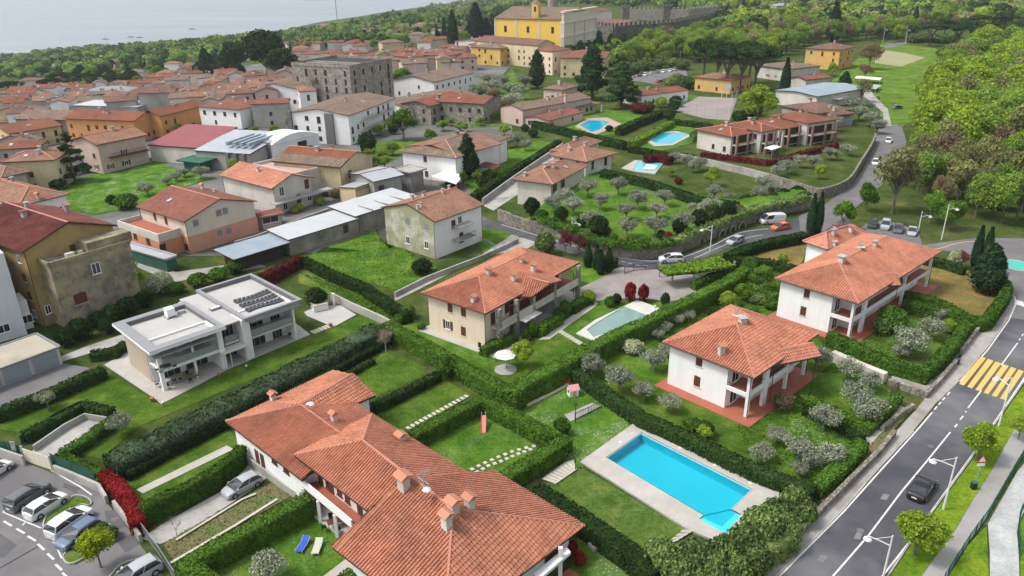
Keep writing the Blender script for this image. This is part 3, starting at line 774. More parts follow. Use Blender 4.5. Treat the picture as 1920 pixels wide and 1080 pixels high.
        if type=='flat':
            mb=MB(); mb.prism([Vector((p.x,p.y,zb-.25)) for p in cor],.25)
            # parapet rim
            if r>0:
                for i in range(4):
                    p,q=cor[i],cor[(i+1)%4]; mb.beam(p+Vector((0,0,r)),q+Vector((0,0,r)),.3,r)
            mb.build(roofname,tile,s.root)
            fl=MB(); ins=[b+Uv*x+Vv*y+Z*.02 for x,y in((.2,.2),(LU-.2,.2),(LU-.2,LV-.2),(.2,LV-.2))]; fl.poly(ins)
            fl.build('roof_surface',flatmat or GRAV,s.root)
            s.roofs.append((cor,zb))
        else:
            mb=MB(); 
            for f in rf: tile_face(mb,f,rib=rib); s.roofs.append(([Vector(x) for x in f],None))
            ro=mb.build(roofname,tile,s.root)
            sb=MB()
            for f in rf:
                sb.poly(f); sb.poly([p-Vector((0,0,thick)) for p in f][::-1])
            # fascia round the outline
            if type=='hip': out=cor
            elif type=='gable': out=[cor[0],cor[1],r1,cor[2],cor[3],r0]
            else: out=rf[0]
            for i in range(len(out)):
                p,q=out[i],out[(i+1)%len(out)]; z=Vector((0,0,thick)); sb.poly([p-z,q-z,q,p])
            sb.build('fascia',GUTT,ro)
            if dist<230 and capm is not False:
                cb=MB()
                for p,q in ridges: cb.tube([p+Z*.05,q+Z*.05],.13 if dist<120 else .16,6)
                if ridges: cb.build('ridge_cap',capm or RIDGE,ro)
            if dist<190:
                gb=MB()
                for i,j in ((0,1),(2,3))+(((1,2),(3,0)) if type=='hip' else ()):
                    if type=='shed' and i==2: continue
                    gb.tube([cor[i]+Z*-.06,cor[j]+Z*-.06],.08,5)
                for c_ in (wc[0],wc[1]): gb.tube([Vector((c_.x,c_.y,zw0))+(c_-(wc[0]+wc[2])/2).normalized()*.1,Vector((c_.x,c_.y,zb-.1))+(c_-(wc[0]+wc[2])/2).normalized()*.1],.05,5)
                gb.build('gutter',GUTT,ro)
        s.ctr=(wc[0]+wc[2])/2; s.rect=(b,Uv,Vv,LU,LV,zb,g)
        if dist>128 and type in('hip','gable') and LU>7 and not nowall and s.cat=='house' and dist<520:
            for k in range(s.rng.choice([1,2,2,3])):
                x=LU*s.rng.uniform(.3,.7); y=LV*s.rng.uniform(.3,.7); z=r*(1-abs(y-LV/2)/(LV/2)); a=math.atan2(Uv.y,Uv.x)
                if s.rng.random()<.72:
                    mb=MB(); w_=s.rng.uniform(.5,.9); mb.box(pt(x,y,z-.4),w_,w_*.8,1.3,a); ch=mb.build('chimney',s.rng.choice([OFFW,GREYW,PINKW]),s.root); mb=MB(); mb.box(pt(x,y,z+.98),w_*1.5,w_*1.3,.14,a); mb.build('chimney_cap',s.rng.choice([TILEO,CONC,GREYM]),ch)
                else:
                    mb=MB(); yy=LV*.25; z=r*.5; dz=r/(LV/2)*.5; q=[pt(x,yy-.5,z-dz+.12),pt(x+.9,yy-.5,z-dz+.12),pt(x+.9,yy+.5,z+dz+.12),pt(x,yy+.5,z+dz+.12)]; mb.prism(q,.08); mb.build('skylight',METAL,s.root)
        if wins and not nowall:
            ns=max(1,int((e-z0+.4)/storey)) if wins is True else wins
            for i in range(4):
                p,q=wc[i],wc[(i+1)%4]; L=(q-p).length; n=int((L-1.0)/(dens if dist<130 else dens*1.2))
                if n<1: continue
                for st in range(ns):
                    for j in range(n):
                        if s.rng.random()<(.14 if dist<130 else .34): continue
                        c=p.lerp(q,(j+.5)/n); w=s.rng.choice([.9,1.0,1.2]); zz=zw0+.95+st*storey
                        hh=wh
                        if st>0 and s.rng.random()<.2: zz-=.7; hh+=.7
                        s.putwin(Vector((c.x,c.y,zz)),(q-p),(c-s.ctr),w,hh,{'g':'glass','o':'open','s':'shut','k':'shutg','d':'dark'}[s.rng.choice(kinds)])
        return s
    def putwin(s,c,e,outw,w,h,kind):
        e=Vector((e.x,e.y,0)).normalized(); n=Vector((e.y,-e.x,0))
        if n.dot(outw)<0: n=-n
        x=n.cross(Vector((0,0,1)))*-1
        # local x such that (x,y=n,z) right-handed: x = n x z * -1 -> y cross z
        xx=n.cross(Vector((0,0,1)))
        M_=Matrix((xx,n,Vector((0,0,1)))).transposed().to_4x4(); M_.translation=c+n*.003-root_loc(s.root)
        f,p,sh=winmesh(kind,w,h)
        o=link('window' if 'shut' not in kind else 'shuttered_window',f,s.root); o.matrix_local=M_
        if p: link('pane',p,o)
        if sh: link('shutter',sh,o)
        return o
    def pt(s,x,y,z):
        """x metres from corner B towards A, y towards C, z above ground"""
        return Vector((s.b.x,s.b.y,s.g))+s.bu*x+s.bv*y+Vector((0,0,z))
    def bx(s,name,mat,*boxes,parent=None):
        mb=MB()
        for x0,x1,y0,y1,z0,z1 in boxes: mb.prism([s.pt(x0,y0,z0),s.pt(x1,y0,z0),s.pt(x1,y1,z0),s.pt(x0,y1,z0)],z1-z0)
        return mb.build(name,mat,parent or s.root)
    def wallbox(s,x0,x1,y0,y1,z0,z1,mat,wins=0,kinds='go',dens=3.0,name='wall',sides=(0,1,2,3)):
        s.bx(name,mat,(x0,x1,y0,y1,z0,z1)); c=[s.pt(x0,y0,z0),s.pt(x1,y0,z0),s.pt(x1,y1,z0),s.pt(x0,y1,z0)]; m=(c[0]+c[2])/2
        for i in sides:
            p,q=c[i],c[(i+1)%4]; s.walls.append((p,q,s.g+z0,s.g+z1,(p+q)/2-m)); L=(q-p).length; n=int((L-.6)/dens)
            for st in range(wins):
                for j in range(n):
                    t=p.lerp(q,(j+.5)/n); k=s.rng.choice(kinds); w,h=(1.8,2.1) if k=='D' else (1.1,1.3)
                    s.putwin(Vector((t.x,t.y,s.g+z0+st*3.0+(.1 if k=='D' else .95))),q-p,t-m,w,h,{'g':'glass','o':'open','s':'shut','D':'glass','k':'shutg'}[k])
    def hit(s,px,py):
        d=ray(px,py); o=Vector((0,0,CH)); best=None
        for p,q,z0,z1,out in s.walls:
            n=Vector((q.y-p.y,p.x-q.x,0)); 
            if n.dot(out)<0: n=-n
            if n.dot(d)>0: continue
            r=inter(d,o,p,q,z0,z1)
            if r and (best is None or r[0]<best[0]): best=(r[0],r[1],q-p,out)
        return best
    def win(s,px,py,w,h,kind='shut'):
        """px,py = middle of the window in the photo"""
        b=s.hit(px,py)
        if not b: print('WIN MISS',s.label,px,py); return
        return s.putwin(b[1]-Vector((0,0,h/2)),b[2],b[3],w,h,kind)
    def onroof(s,px,py):
        d=ray(px,py); o=Vector((0,0,CH)); best=None
        for f,fl in s.roofs:
            a,b,c=f[0],f[1],f[2]; n=(b-a).cross(c-a).normalized(); den=d.dot(n)
            if abs(den)<1e-6: continue
            t=(a-o).dot(n)/den; h=o+d*t
            # inside test in 2D
            ins=True; sg=0
            for i in range(len(f)):
                p,q=f[i],f[(i+1)%len(f)]; cr=(q.x-p.x)*(h.y-p.y)-(q.y-p.y)*(h.x-p.x)
                if abs(cr)<1e-6: continue
                if sg==0: sg=1 if cr>0 else -1
                elif (cr>0)!=(sg>0): ins=False;break
            if ins and (best is None or t<best[0]): best=(t,h)
        return best[1] if best else None
    def chimney(s,px,py,h=1.1,w=.7,cap='tile',mat=None):
        w*=.85; h*=.9
        """px,py = foot of the chimney on the roof"""
        c=s.onroof(px,py)
        if c is None: print('CHIM MISS',s.label,px,py); return
        a=math.atan2(s.rect[1].y,s.rect[1].x); mb=MB(); mb.box(c-Vector((0,0,.4)),w,w*.8,h+.4,a); ch=mb.build('chimney',mat or OFFW,s.root)
        t=c+Vector((0,0,h))
        if cap=='tile':
            cp=MB()
            for x in(-.35,.35):
                for y in(-.3,.3): 
                    v=Vector((x*w*math.cos(a)-y*w*math.sin(a),x*w*math.sin(a)+y*w*math.cos(a),0)); cp.box(t+v,.08,.08,.22,a)
            e=w*.75; u=Vector((math.cos(a),math.sin(a),0)); v=Vector((-math.sin(a),math.cos(a),0)); z=Vector((0,0,1))
            q=[t+u*x*e+v*y*e+z*.22 for x,y in((-1,-1),(1,-1),(1,1),(-1,1))]; r0=t-u*e+z*.52; r1=t+u*e+z*.52
            for f in([q[0],q[1],r1,r0],[q[2],q[3],r0,r1],[q[1],q[2],r1],[q[3],q[0],r0],[q[3],q[2],q[1],q[0]]): cp.poly(f)
            cp.build('chimney_cap',TILE,ch)
        elif cap=='slab':
            cp=MB(); cp.box(t+Vector((0,0,.12)),w*1.4,w*1.2,.1,a); cp.box(t,w*.6,w*.5,.12,a); cp.build('chimney_cap',CONC,ch)
        return ch
    def antenna(s,px,py,h=2.5,dish=True):
        c=s.onroof(px,py)
        if c is None: print('ANT MISS',s.label,px,py); return
        mb=MB(); mb.tube([c-Vector((0,0,.2)),c+Vector((0,0,h))],.04,5)
        for k in range(3):
            z=h-.15-k*.45; a=.6+k*.9; d=Vector((math.cos(a),math.sin(a),0))
            mb.tube([c+Vector((0,0,z))-d*.7,c+Vector((0,0,z))+d*.7],.025,4)
            nn=Vector((-d.y,d.x,0))
            for j in range(-3,4): mb.tube([c+Vector((0,0,z))+d*j*.2-nn*.28,c+Vector((0,0,z))+d*j*.2+nn*.28],.015,3)
        o=mb.build('antenna',GALV,s.root)
        if dish:
            db=MB(); db.ball(c+Vector((.25,-.25,h*.45)),.4,.4,.12,10,3,half=True); db.build('satellite_dish',WMET,o)
    def part(s,name,mb,mat,parent=None): return mb.build(name,mat,parent or s.root)
    def railing(s,pts,z,h=.95,mat=None,name='railing',solid=False,bars=.35,parent=None):
        """pts world points"""
        mb=MB()
        for i in range(len(pts)-1):
            p=Vector((pts[i].x,pts[i].y,z)); q=Vector((pts[i+1].x,pts[i+1].y,z)); L=(q-p).length
            if solid: mb.beam(p+Vector((0,0,h)),q+Vector((0,0,h)),.16,h)
            else:
                mb.beam(p+Vector((0,0,h)),q+Vector((0,0,h)),.06,.06); mb.beam(p+Vector((0,0,.12)),q+Vector((0,0,.12)),.04,.04)
                n=max(1,int(L/bars))
                for k in range(n+1): c=p.lerp(q,k/n); mb.box(c,.035,.035,h,0)
        return mb.build(name,mat or IRON,parent or s.root)
def thing(name,mb,mat,label,cat,group=None,loc=None,**k):
    """single-mesh thing whose origin sits at its own base"""
    xs=[p[0] for p in mb.v];ys=[p[1] for p in mb.v];zs=[p[2] for p in mb.v]
    l=loc or ((min(xs)+max(xs))/2,(min(ys)+max(ys))/2,min(zs)); me=mb.mesh(name,mat,l)
    return props(link(name,me,None,l),label,cat,group)
def wallrun(pts,h,w,mat,label,z0=0,cat='wall',name='garden_wall',group=None,curve=False,cap=None):
    """pts: centre of the wall's top in the photo"""
    if curve: pts=smooth_path(pts,5)
    W_=[P(x,y,z0+h) for x,y in pts]; mb=MB()
    # mitred strip
    n=len(W_); L=[];Rr=[]
    for i in range(n):
        a=W_[max(i-1,0)];b=W_[min(i+1,n-1)]; d=Vector((b.x-a.x,b.y-a.y,0)).normalized(); nn=Vector((-d.y,d.x,0))*w/2; L.append(W_[i]+nn);Rr.append(W_[i]-nn)
    H=Vector((0,0,h+.2))
    for i in range(n-1):
        mb.poly([L[i],L[i+1],Rr[i+1],Rr[i]][::-1]); mb.poly([L[i]-H,L[i],L[i+1],L[i+1]-H][::-1]); mb.poly([Rr[i]-H,Rr[i+1]-H,Rr[i+1],Rr[i]][::-1])
    mb.poly([L[0]-H,Rr[0]-H,Rr[0],L[0]]); mb.poly([L[-1],Rr[-1],Rr[-1]-H,L[-1]-H])
    o=thing(name,mb,mat,label,cat,group)
    if cap:
        cb=MB(); 
        for i in range(n-1): cb.poly([x+Vector((0,0,.05)) for x in (L[i],L[i+1],Rr[i+1],Rr[i])][::-1]); cb.poly([Rr[i],Rr[i+1],Rr[i+1]+Vector((0,0,.05)),Rr[i]+Vector((0,0,.05))]); cb.poly([L[i],L[i]+Vector((0,0,.05)),L[i+1]+Vector((0,0,.05)),L[i+1]])
        cb.build('coping',cap,o)
    return o
def fence(pts,h,label,mat=None,post=2.5,z0=0,mesh=None,name='fence',group=None,bars=0,curve=False,rails=(.12,.95)):
    """pts: foot of the fence in the photo; posts, rails and a mesh panel as parts"""
    if curve: pts=smooth_path(pts,5)
    W_=[P(x,y,z0) for x,y in pts]; root=empty(name,W_[0],label,'fence',group); pm=None; mat=mat or IRON
    rl=MB(); pn=MB(); brs=MB()
    pb=MB(); pb.box((0,0,0),.07,.07,h,0); pme=pb.mesh('post',mat)
    for i in range(len(W_)-1):
        p,q=W_[i],W_[i+1]; L=(q-p).length; n=max(1,round(L/post))
        for k in range(n+(i==len(W_)-2)): c=p.lerp(q,k/n)-W_[0]; link('post',pme,root,c)
        for r in rails: rl.beam(p+Vector((0,0,h*r)),q+Vector((0,0,h*r)),.05,.06)
        if mesh: pn.poly([p+Vector((0,0,.05)),q+Vector((0,0,.05)),q+Vector((0,0,h)),p+Vector((0,0,h))])
        if bars:
            n=int(L/bars)
            for k in range(n): c=p.lerp(q,(k+.5)/n); brs.box(c,.035,.035,h*.98,0)
    rl.build('rail',mat,root)
    if mesh: pn.build('mesh_panel',mesh,root)
    if bars: brs.build('bars',mat,root)
    return root
def car_meshes(kind):
    """shared meshes of a car: x forward, z up. kind: hatch, suv, sedan, van"""
    S={'hatch':(4.1,1.75,1.47),'suv':(4.4,1.85,1.65),'sedan':(4.6,1.8,1.42),'van':(5.0,1.95,2.1)}[kind]
    L,Wd,H=S; 
    hw=Wd/2
    # stations along the car: x/L, plan width, shoulder height /H (bonnet or boot line)
    P_={'hatch':[(-.5,.70,.50),(-.49,.84,.60),(-.46,.93,.64),(-.36,.99,.65),(-.15,1,.64),(.08,1,.63),(.22,.99,.62),(.34,.97,.585),(.43,.92,.53),(.48,.82,.46),(.5,.66,.38)],
        'suv':[(-.5,.74,.50),(-.49,.86,.60),(-.46,.94,.64),(-.36,.99,.65),(-.15,1,.64),(.08,1,.635),(.22,.99,.63),(.34,.97,.60),(.43,.93,.56),(.48,.84,.5),(.5,.7,.42)],
        'sedan':[(-.5,.66,.44),(-.49,.80,.56),(-.45,.92,.64),(-.33,.99,.65),(-.15,1,.63),(.08,1,.62),(.22,.99,.60),(.34,.96,.56),(.43,.90,.50),(.48,.80,.42),(.5,.62,.34)],
        'van':[(-.5,.9,.5),(-.497,.95,.54),(-.48,.98,.55),(-.3,1,.55),(-.1,1,.55),(.1,1,.55),(.25,1,.54),(.36,.98,.50),(.44,.94,.44),(.485,.86,.38),(.5,.72,.32)]}[kind]
    body=MB(); gl=MB(); roof=MB()
    def sec(x,w,z):
        w*=hw; z*=H; return [(x,w*.90,.20),(x,w*.985,.34),(x,w,.2+(z-.2)*.62),(x,w*.97,z*.93),(x,w*.86,z*.995),(x,w*.5,z*1.02),(x,0,z*1.03)]
    S_=[sec(a*L,b_,c) for a,b_,c in P_]
    for i in range(len(S_)-1):
        A_,B_=S_[i],S_[i+1]
        for k in range(6):
            for sg in(1,-1):
                q=[(x,y*sg,z) for x,y,z in (A_[k],B_[k],B_[k+1],A_[k+1])]; body.poly(q if sg<0 else q[::-1])
        body.poly([(A_[0][0],-A_[0][1],.2),(B_[0][0],-B_[0][1],.2),(B_[0][0],B_[0][1],.2),(A_[0][0],A_[0][1],.2)][::-1])
    for v in(S_[0],S_[-1]): body.poly([(x,y,z) for x,y,z in v]+[(x,-y,z) for x,y,z in v[:-1]][::-1])
    # greenhouse: x base, x top, for rear to front; rings of (x, half width, z)
    cb={'hatch':(-.465,-.385,.30,.04),'suv':(-.475,-.41,.30,.05),'sedan':(-.40,-.215,.29,.05),'van':(-.495,-.488,.43,.27)}[kind]
    zb=(.63 if kind!='van' else .54)*H; xb0,xt0,xb1,xt1=cb[0]*L,cb[1]*L,cb[2]*L,cb[3]*L
    def ring(t):
        """t 0..1 from rear window base over the roof to windscreen base"""
        return None
    n_=8; prof_=[]
    for k in range(n_+1):
        t=k/n_; x=xt0+(xt1-xt0)*t; zc=H-.035-.07*(2*t-1)**2*(1.0 if t>.5 else 1.25); prof_.append((x,zc))
    wb=hw*.94; wt=hw*(.74 if kind!='van' else .88)
    low=[(xb0+(xb1-xb0)*k/n_) for k in range(n_+1)]
    for k in range(n_):
        (x0,z0),(x1,z1)=prof_[k],prof_[k+1]; l0,l1=low[k],low[k+1]
        for sg in(1,-1):
            mid=lambda l,x,z:((l*.35+x*.65),sg*(wb*.42+wt*.58+.03),zb+(z-.07-zb)*.62)
            q1=[(l0,sg*wb,zb),(l1,sg*wb,zb),mid(l1,x1,z1),mid(l0,x0,z0)]; q2=[mid(l0,x0,z0),mid(l1,x1,z1),(x1,sg*wt,z1-.06),(x0,sg*wt,z0-.06)]
            tgt=roof if kind=='van' and k<5 else gl
            for q in(q1,q2): tgt.poly(q if sg<0 else q[::-1])
            q3=[(x0,sg*wt,z0-.06),(x1,sg*wt,z1-.06),(x1,sg*wt*.72,z1),(x0,sg*wt*.72,z0)]; roof.poly(q3 if sg<0 else q3[::-1])
        roof.poly([(x0,-wt*.72,z0),(x1,-wt*.72,z1),(x1,wt*.72,z1),(x0,wt*.72,z0)])
    for kk,l in((0,xb0),(n_,xb1)):
        x,z=prof_[kk]; q=[(l,-wb,zb),((l*.35+x*.65),-(wb*.42+wt*.58+.03),zb+(z-.07-zb)*.62),(x,-wt,z-.06),(x,-wt*.72,z),(x,wt*.72,z),(x,wt,z-.06),((l*.35+x*.65),(wb*.42+wt*.58+.03),zb+(z-.07-zb)*.62),(l,wb,zb)]
        (roof if kind=='van' and kk==0 else gl).poly(q if kk==0 else q[::-1])
    for sg in(1,-1):
        for kk,l in((0,xb0),(n_,xb1)): x,z=prof_[kk]; roof.tube([(l,sg*wb,zb-.02),((l*.35+x*.65),sg*(wb*.42+wt*.58+.03),zb+(z-.07-zb)*.62),(x,sg*wt,z-.06)],.045,4)
        k=n_//2; x,z=prof_[k]; l=low[k]; roof.tube([(l,sg*(wb+.005),zb),(x,sg*(wt+.01),z-.06)],.035,4)
        roof.box((xb1-.35,sg*(hw+.05),zb-.03),.2,.14,.13)
    r=.33 if kind!='suv' else .36; rim=MB()
    whl=MB()
    whl.tube([(0,-.12,0),(0,.12,0)],r,14); rim.tube([(0,-.135,0),(0,.135,0)],r*.6,8)
    hl=MB(); tl=MB(); hl.box((0,0,0),.14,.36,.15); tl.box((0,0,0),.14,.26,.2)
    pos_=dict(tyre=[(x,s*(hw-.1),r) for x in(-.31*L,.31*L) for s in(-1,1)],headlight=[(L*.455,s*hw*.66,{'van':.6,'suv':.52}.get(kind,.44)) for s in(-1,1)],taillight=[(-L*.462,s*hw*.72,.62) for s in(-1,1)])
    pl=MB(); pl.box((-L*.5,0,.5),.04,.5,.12)
    return dict(body=body,glasshouse=gl,roof=roof,tyre=whl,rim=rim,headlight=hl,taillight=tl,plate=pl,pos=pos_)
CARM={}
TYRE=M('tyre_rubber',(.02,.02,.02),None,fine=0,rough=.8); RIMM=M('alloy_rim',(.45,.45,.46),None,fine=0,rough=.35,metal=.6)
HLM=M('headlight_lens',(.7,.72,.75),None,fine=0,rough=.15); TLM=M('taillight_lens',(.35,.02,.02),None,fine=0,rough=.2)
PAINT={}
def paint(c):
    if c not in PAINT:
        m,n,b,o=newmat('car_paint'); b.inputs['Base Color'].default_value=c4(c); b.inputs['Roughness'].default_value=.22; b.inputs['Coat Weight'].default_value=.4; b.inputs['Specular IOR Level'].default_value=.5; PAINT[c]=m
    return PAINT[c]
def car(px,py,tx,ty,col,label,kind='hatch',group=None,z0=0):
    """px,py: ground point under the car's middle; tx,ty: ground point it heads for"""
    p=P(px,py,z0);q=P(tx,ty,z0); a=math.atan2(q.y-p.y,q.x-p.x)
    root=empty('car',p,label,'car' if kind!='van' else 'van',group,a)
    if (kind,'src') not in CARM: CARM[(kind,'src')]=car_meshes(kind)
    src=CARM[(kind,'src')]
    for nm in('body','glasshouse','roof','tyre','rim','headlight','taillight','plate'):
        k=(kind,nm,col if nm in('body','roof') else 0)
        if k not in CARM:
            mt={'body':paint(col),'roof':paint(col),'glasshouse':GLASS,'tyre':TYRE,'rim':RIMM,'headlight':HLM,'taillight':TLM,'plate':WHITE}[nm]
            CARM[k]=src[nm].mesh(nm,mt,smooth=False)
        if nm=='rim': continue
        for ps in src['pos'].get(nm,[(0,0,0)]):
            o=link({'tyre':'wheel','plate':'number_plate'}.get(nm,nm),CARM[k],root,ps)
            if nm=='tyre':
                kr=(kind,'rim',0)
                if kr not in CARM: CARM[kr]=src['rim'].mesh('rim',RIMM)
                link('rim',CARM[kr],o)
    return root
def lamp(px,py,h,ax,ay,label,group='white curved street lamps',arm=1.8,z0=0):
    """px,py foot; ax,ay = ground point towards which the arm reaches"""
    p=P(px,py,z0);q=P(ax,ay,z0); d=Vector((q.x-p.x,q.y-p.y,0)).normalized(); r=empty('street_lamp',p,label,'street lamp',group)
    b=MB(); b.tube([p,p+Vector((0,0,h))],[.11,.07],7); b.build('pole',WMET,r)
    b=MB(); z=Vector((0,0,1)); b.tube([p+z*(h-1.1),p+z*(h-.95)+d*arm*.5,p+z*(h-.9)+d*arm],.05,5); b.tube([p+z*(h-.1),p+z*(h-.93)+d*arm*.7],.025,4); b.build('arm',WMET,r)
    b=MB(); c=p+d*arm+z*(h-1.25); b.ball(c,.38,.38,.22,9,3,half=True); b.tube([c+z*.2,c+z*.4],.08,6); hd=b.build('lamp_shade',WMET,r)
    b=MB(); b.ball(c+z*-.05,.22,.22,.12,8,4); b.build('bulb_cover',FABW,hd)
    return r
# ---------------------------------------------------------------- terrain, lake
def build_terrain():
    xs=sorted(set([round(x,1) for x in list(np.arange(-400,420,20))+list(np.arange(-4200,-400,100))+list(np.arange(420,4000,110))]))
    ys=sorted(set([round(y,1) for y in list(np.arange(-60,800,20))+list(np.arange(800,6000,100))]))
    v=[];nx=len(xs)
    for y in ys:
        for x in xs: v.append((x,y,terr(x,y)))
    q=[(j*nx+i,j*nx+i+1,(j+1)*nx+i+1,(j+1)*nx+i) for j in range(len(ys)-1) for i in range(nx-1)]
    props(link('ground',mesh_np('ground',np.array(v),np.array(q),GROUND)),kind='structure')
    mb=MB(); mb.poly([V(-16000,-200,-90),V(9000,-200,-90),V(9000,26000,-90),V(-16000,26000,-90)]); props(mb.build('lake',LAKE),kind='structure')
build_terrain()
def area_grid(name,mat,pts,dz,step=8):
    import bmesh
    w=[P(x,y,dz) for x,y in pts]; bm=bmesh.new(); f=bm.faces.new([bm.verts.new(p) for p in w])
    xs=[p.x for p in w]; ys=[p.y for p in w]
    for ax,lo,hi in((0,min(xs),max(xs)),(1,min(ys),max(ys))):
        k=math.ceil(lo/20)*20
        while k<hi:
            co=(k,0,0) if ax==0 else (0,k,0); no=(1,0,0) if ax==0 else (0,1,0)
            bmesh.ops.bisect_plane(bm,geom=bm.verts[:]+bm.edges[:]+bm.faces[:],plane_co=co,plane_no=no); k+=20
    for v in bm.verts: v.co.z=terr(v.co.x,v.co.y)+dz+.03
    for f in bm.faces:
        f.normal_update()
        if f.normal.z<0: f.normal_flip()
    me=bpy.data.meshes.new(name); bm.to_mesh(me); bm.free(); me.materials.append(mat); return props(link(name,me),kind='structure')
# ---------------------------------------------------------------- roads and paved ground
area('road',ROADM,[(1440,1100),(1462,1080),(1521,1020),(1580,960),(1648,882),(1715,810),(1762,752),(1800,713),(1850,655),(1890,600),(1903,572),(1900,553),(1885,525),(1860,500),(1820,478),(1770,470),(1722,470),(1728,462),(1775,455),(1830,447),(1930,449),(2080,455),(2100,520),(2030,596),(1985,626),(1925,706),(1865,790),(1810,872),(1762,937),(1702,1022),(1645,1100)],.05)
area('roundabout_road',ASPH,[(1728,460),(1775,453),(1830,446),(1930,447),(2080,453),(2105,520),(2030,598),(1925,600),(1896,596),(1903,572),(1900,553),(1885,525),(1860,500),(1820,478),(1770,470),(1722,472)],.06)
area('road',ROADM,[(880,385),(900,405),(960,424),(1010,439),(1065,454),(1100,465),(1147,477),(1190,484),(1235,486),(1282,478),(1335,458),(1385,434),(1440,426),(1500,407),(1540,388),(1570,372),(1600,430),(1545,440),(1490,440),(1435,448),(1365,465),(1302,490),(1230,506),(1160,498),(1080,478),(997,452),(950,440),(895,425),(850,395)],.04)
area('road',ASPH,[(1650,234),(1690,234),(1700,266),(1688,308),(1655,345),(1612,383),(1568,418),(1545,434),(1500,432),(1498,405),(1545,385),(1562,372),(1597,345),(1617,318),(1633,285),(1640,262)],.07)
area('parking_area',ASPH,[(1590,440),(1625,420),(1660,412),(1722,432),(1732,470),(1690,475),(1640,450)],.06)
area('car_park',ASPH,[(-30,835),(0,850),(50,868),(100,888),(180,918),(198,940),(248,1000),(290,1060),(330,1110),(-60,1110)],.04)
area('pavement',PAVE,[(1400,1105),(1440,1052),(1542,952),(1648,850),(1677,812),(1720,765),(1740,740),(1795,680),(1838,615),(1887,568),(1893,545),(1900,556),(1899,576),(1886,600),(1846,655),(1796,713),(1758,752),(1711,810),(1644,882),(1576,960),(1517,1020),(1458,1080),(1436,1104)],.1)
area('footpath',M('grey_footpath',(.27,.26,.255),(.34,.33,.32),.3,.9,.2,20,c3=(.22,.21,.2),s3=.15),[(2110,640),(2010,680),(1925,770),(1897,812),(1860,880),(1825,935),(1790,995),(1727,1080),(1715,1100),(1768,1100),(1777,1080),(1815,1020),(1850,972),(1905,875),(1930,840),(2010,750),(2110,690)],.08)
area('grass_verge',grassmat('verge_grass',(.09,.17,.015),(.13,.23,.02),(.18,.28,.035)),[(2110,600),(2040,606),(1990,634),(1927,712),(1865,800),(1813,876),(1765,941),(1705,1026),(1655,1100),(1716,1100),(1727,1080),(1790,995),(1825,935),(1860,880),(1897,812),(1927,765),(2010,680),(2110,640)],.12)
area('concrete_channel',M('pale_concrete_channel',(.36,.38,.37),(.43,.45,.44),.4,.9,.4,6,c3=(.3,.31,.3),s3=.3),[(2110,760),(2000,790),(1935,850),(1907,885),(1876,940),(1852,982),(1856,1035),(1856,1100),(1912,1100),(1910,1030),(1908,985),(1922,955),(1940,925),(2020,860),(2110,820)],.06)
area('grass_verge',MATS['verge_grass'],[(1850,985),(1815,1022),(1777,1082),(1768,1100),(1855,1100)],.07)
area('lawn',MATS['verge_grass'],[(2110,825),(2020,865),(1925,958),(1912,985),(1914,1100),(2200,1100)],.07)
area('driveway',PAVE,[(1742,742),(1720,765),(1760,752),(1800,713),(1785,700),(1700,700),(1672,700),(1672,712),(1690,727),(1720,742)],.08)
# kerbs
def kerb(pts,label=None,w=.16,h=.12):
    W_=[P(x,y,.0) for x,y in smooth_path(pts,4)]; mb=MB()
    for i in range(len(W_)-1): mb.beam(W_[i]+V(0,0,h+.05),W_[i+1]+V(0,0,h+.05),w,h+.1)
    return props(mb.build('kerb',CONC),kind='structure')
kerb([(1437,1100),(1518,1020),(1577,960),(1645,882),(1712,810)]); kerb([(1798,714),(1848,655),(1888,600),(1901,572),(1897,550)])
kerb([(1652,1100),(1703,1024),(1763,939),(1811,874),(1866,794),(1925,708)])
def stripe(pts,w=.15,mat=None,z=.075,name='road_line'):
    W_=[P(x,y,z) for x,y in pts]; mb=MB(); n=len(W_)
    L=[]
    for i in range(n):
        a=W_[max(i-1,0)];b=W_[min(i+1,n-1)]; d=(b-a).normalized(); nn=Vector((-d.y,d.x,0))*w/2; L.append((W_[i]+nn,W_[i]-nn))
    for i in range(n-1): mb.poly([L[i][1],L[i+1][1],L[i+1][0],L[i][0]])
    return props(mb.build(name,mat or WPAINT),kind='structure')
stripe([(1462,1080),(1521,1020),(1583,958),(1651,882),(1718,808),(1748,773)],.17)
stripe([(1800,715),(1852,656),(1892,600),(1904,572),(1903,556)],.17)
stripe([(1545,1100),(1562,1080),(1630,1002),(1690,922),(1735,868),(1782,810)],.16)
for a,b in (((1790,801),(1795,795)),((1800,787),(1806,780)),((1810,773),(1812,771)),((1815,765),(1840,732)),((1877,685),(1908,643)),((1911,638),(1913,635)),((1916,630),(1919,626)),((1752,768),(1757,762)),((1760,759),(1764,754)),((1767,750),(1772,745)),((1776,741),(1781,735))): stripe([a,b],.16)
stripe([(1640,1100),(1657,1077),(1706,1015),(1765,933),(1813,867),(1868,787),(1925,702)],.16)
for i in range(6):
    a=(1432+61.6*i,719+22*i); b=(1470+61*i,731+21.4*i); c=(1635+57*i,525+20*i); d=(1592+57.6*i,512+19.6*i)
    q=[PZ(1440+x/4,540+y/4,.08) for x,y in(a,b,c,d)]; mb=MB(); mb.poly(q if ((q[1]-q[0]).cross(q[2]-q[1])).z>0 else q[::-1]); props(mb.build('crossing_stripe',YPAINT),kind='structure')
# upper road lines
stripe(smooth_path([(940,421),(1010,442),(1065,458),(1147,480),(1190,487),(1235,489),(1284,481),(1335,461),(1385,437),(1440,429)]),.16,z=.085)
stripe(smooth_path([(1302,484),(1365,457),(1400,446),(1430,440)]),.14,z=.085)
for x,y in((1165,490),(1177,493),(1192,496),(1206,497)): stripe([(x,y),(x+8,y+1.5)],.13,z=.085)
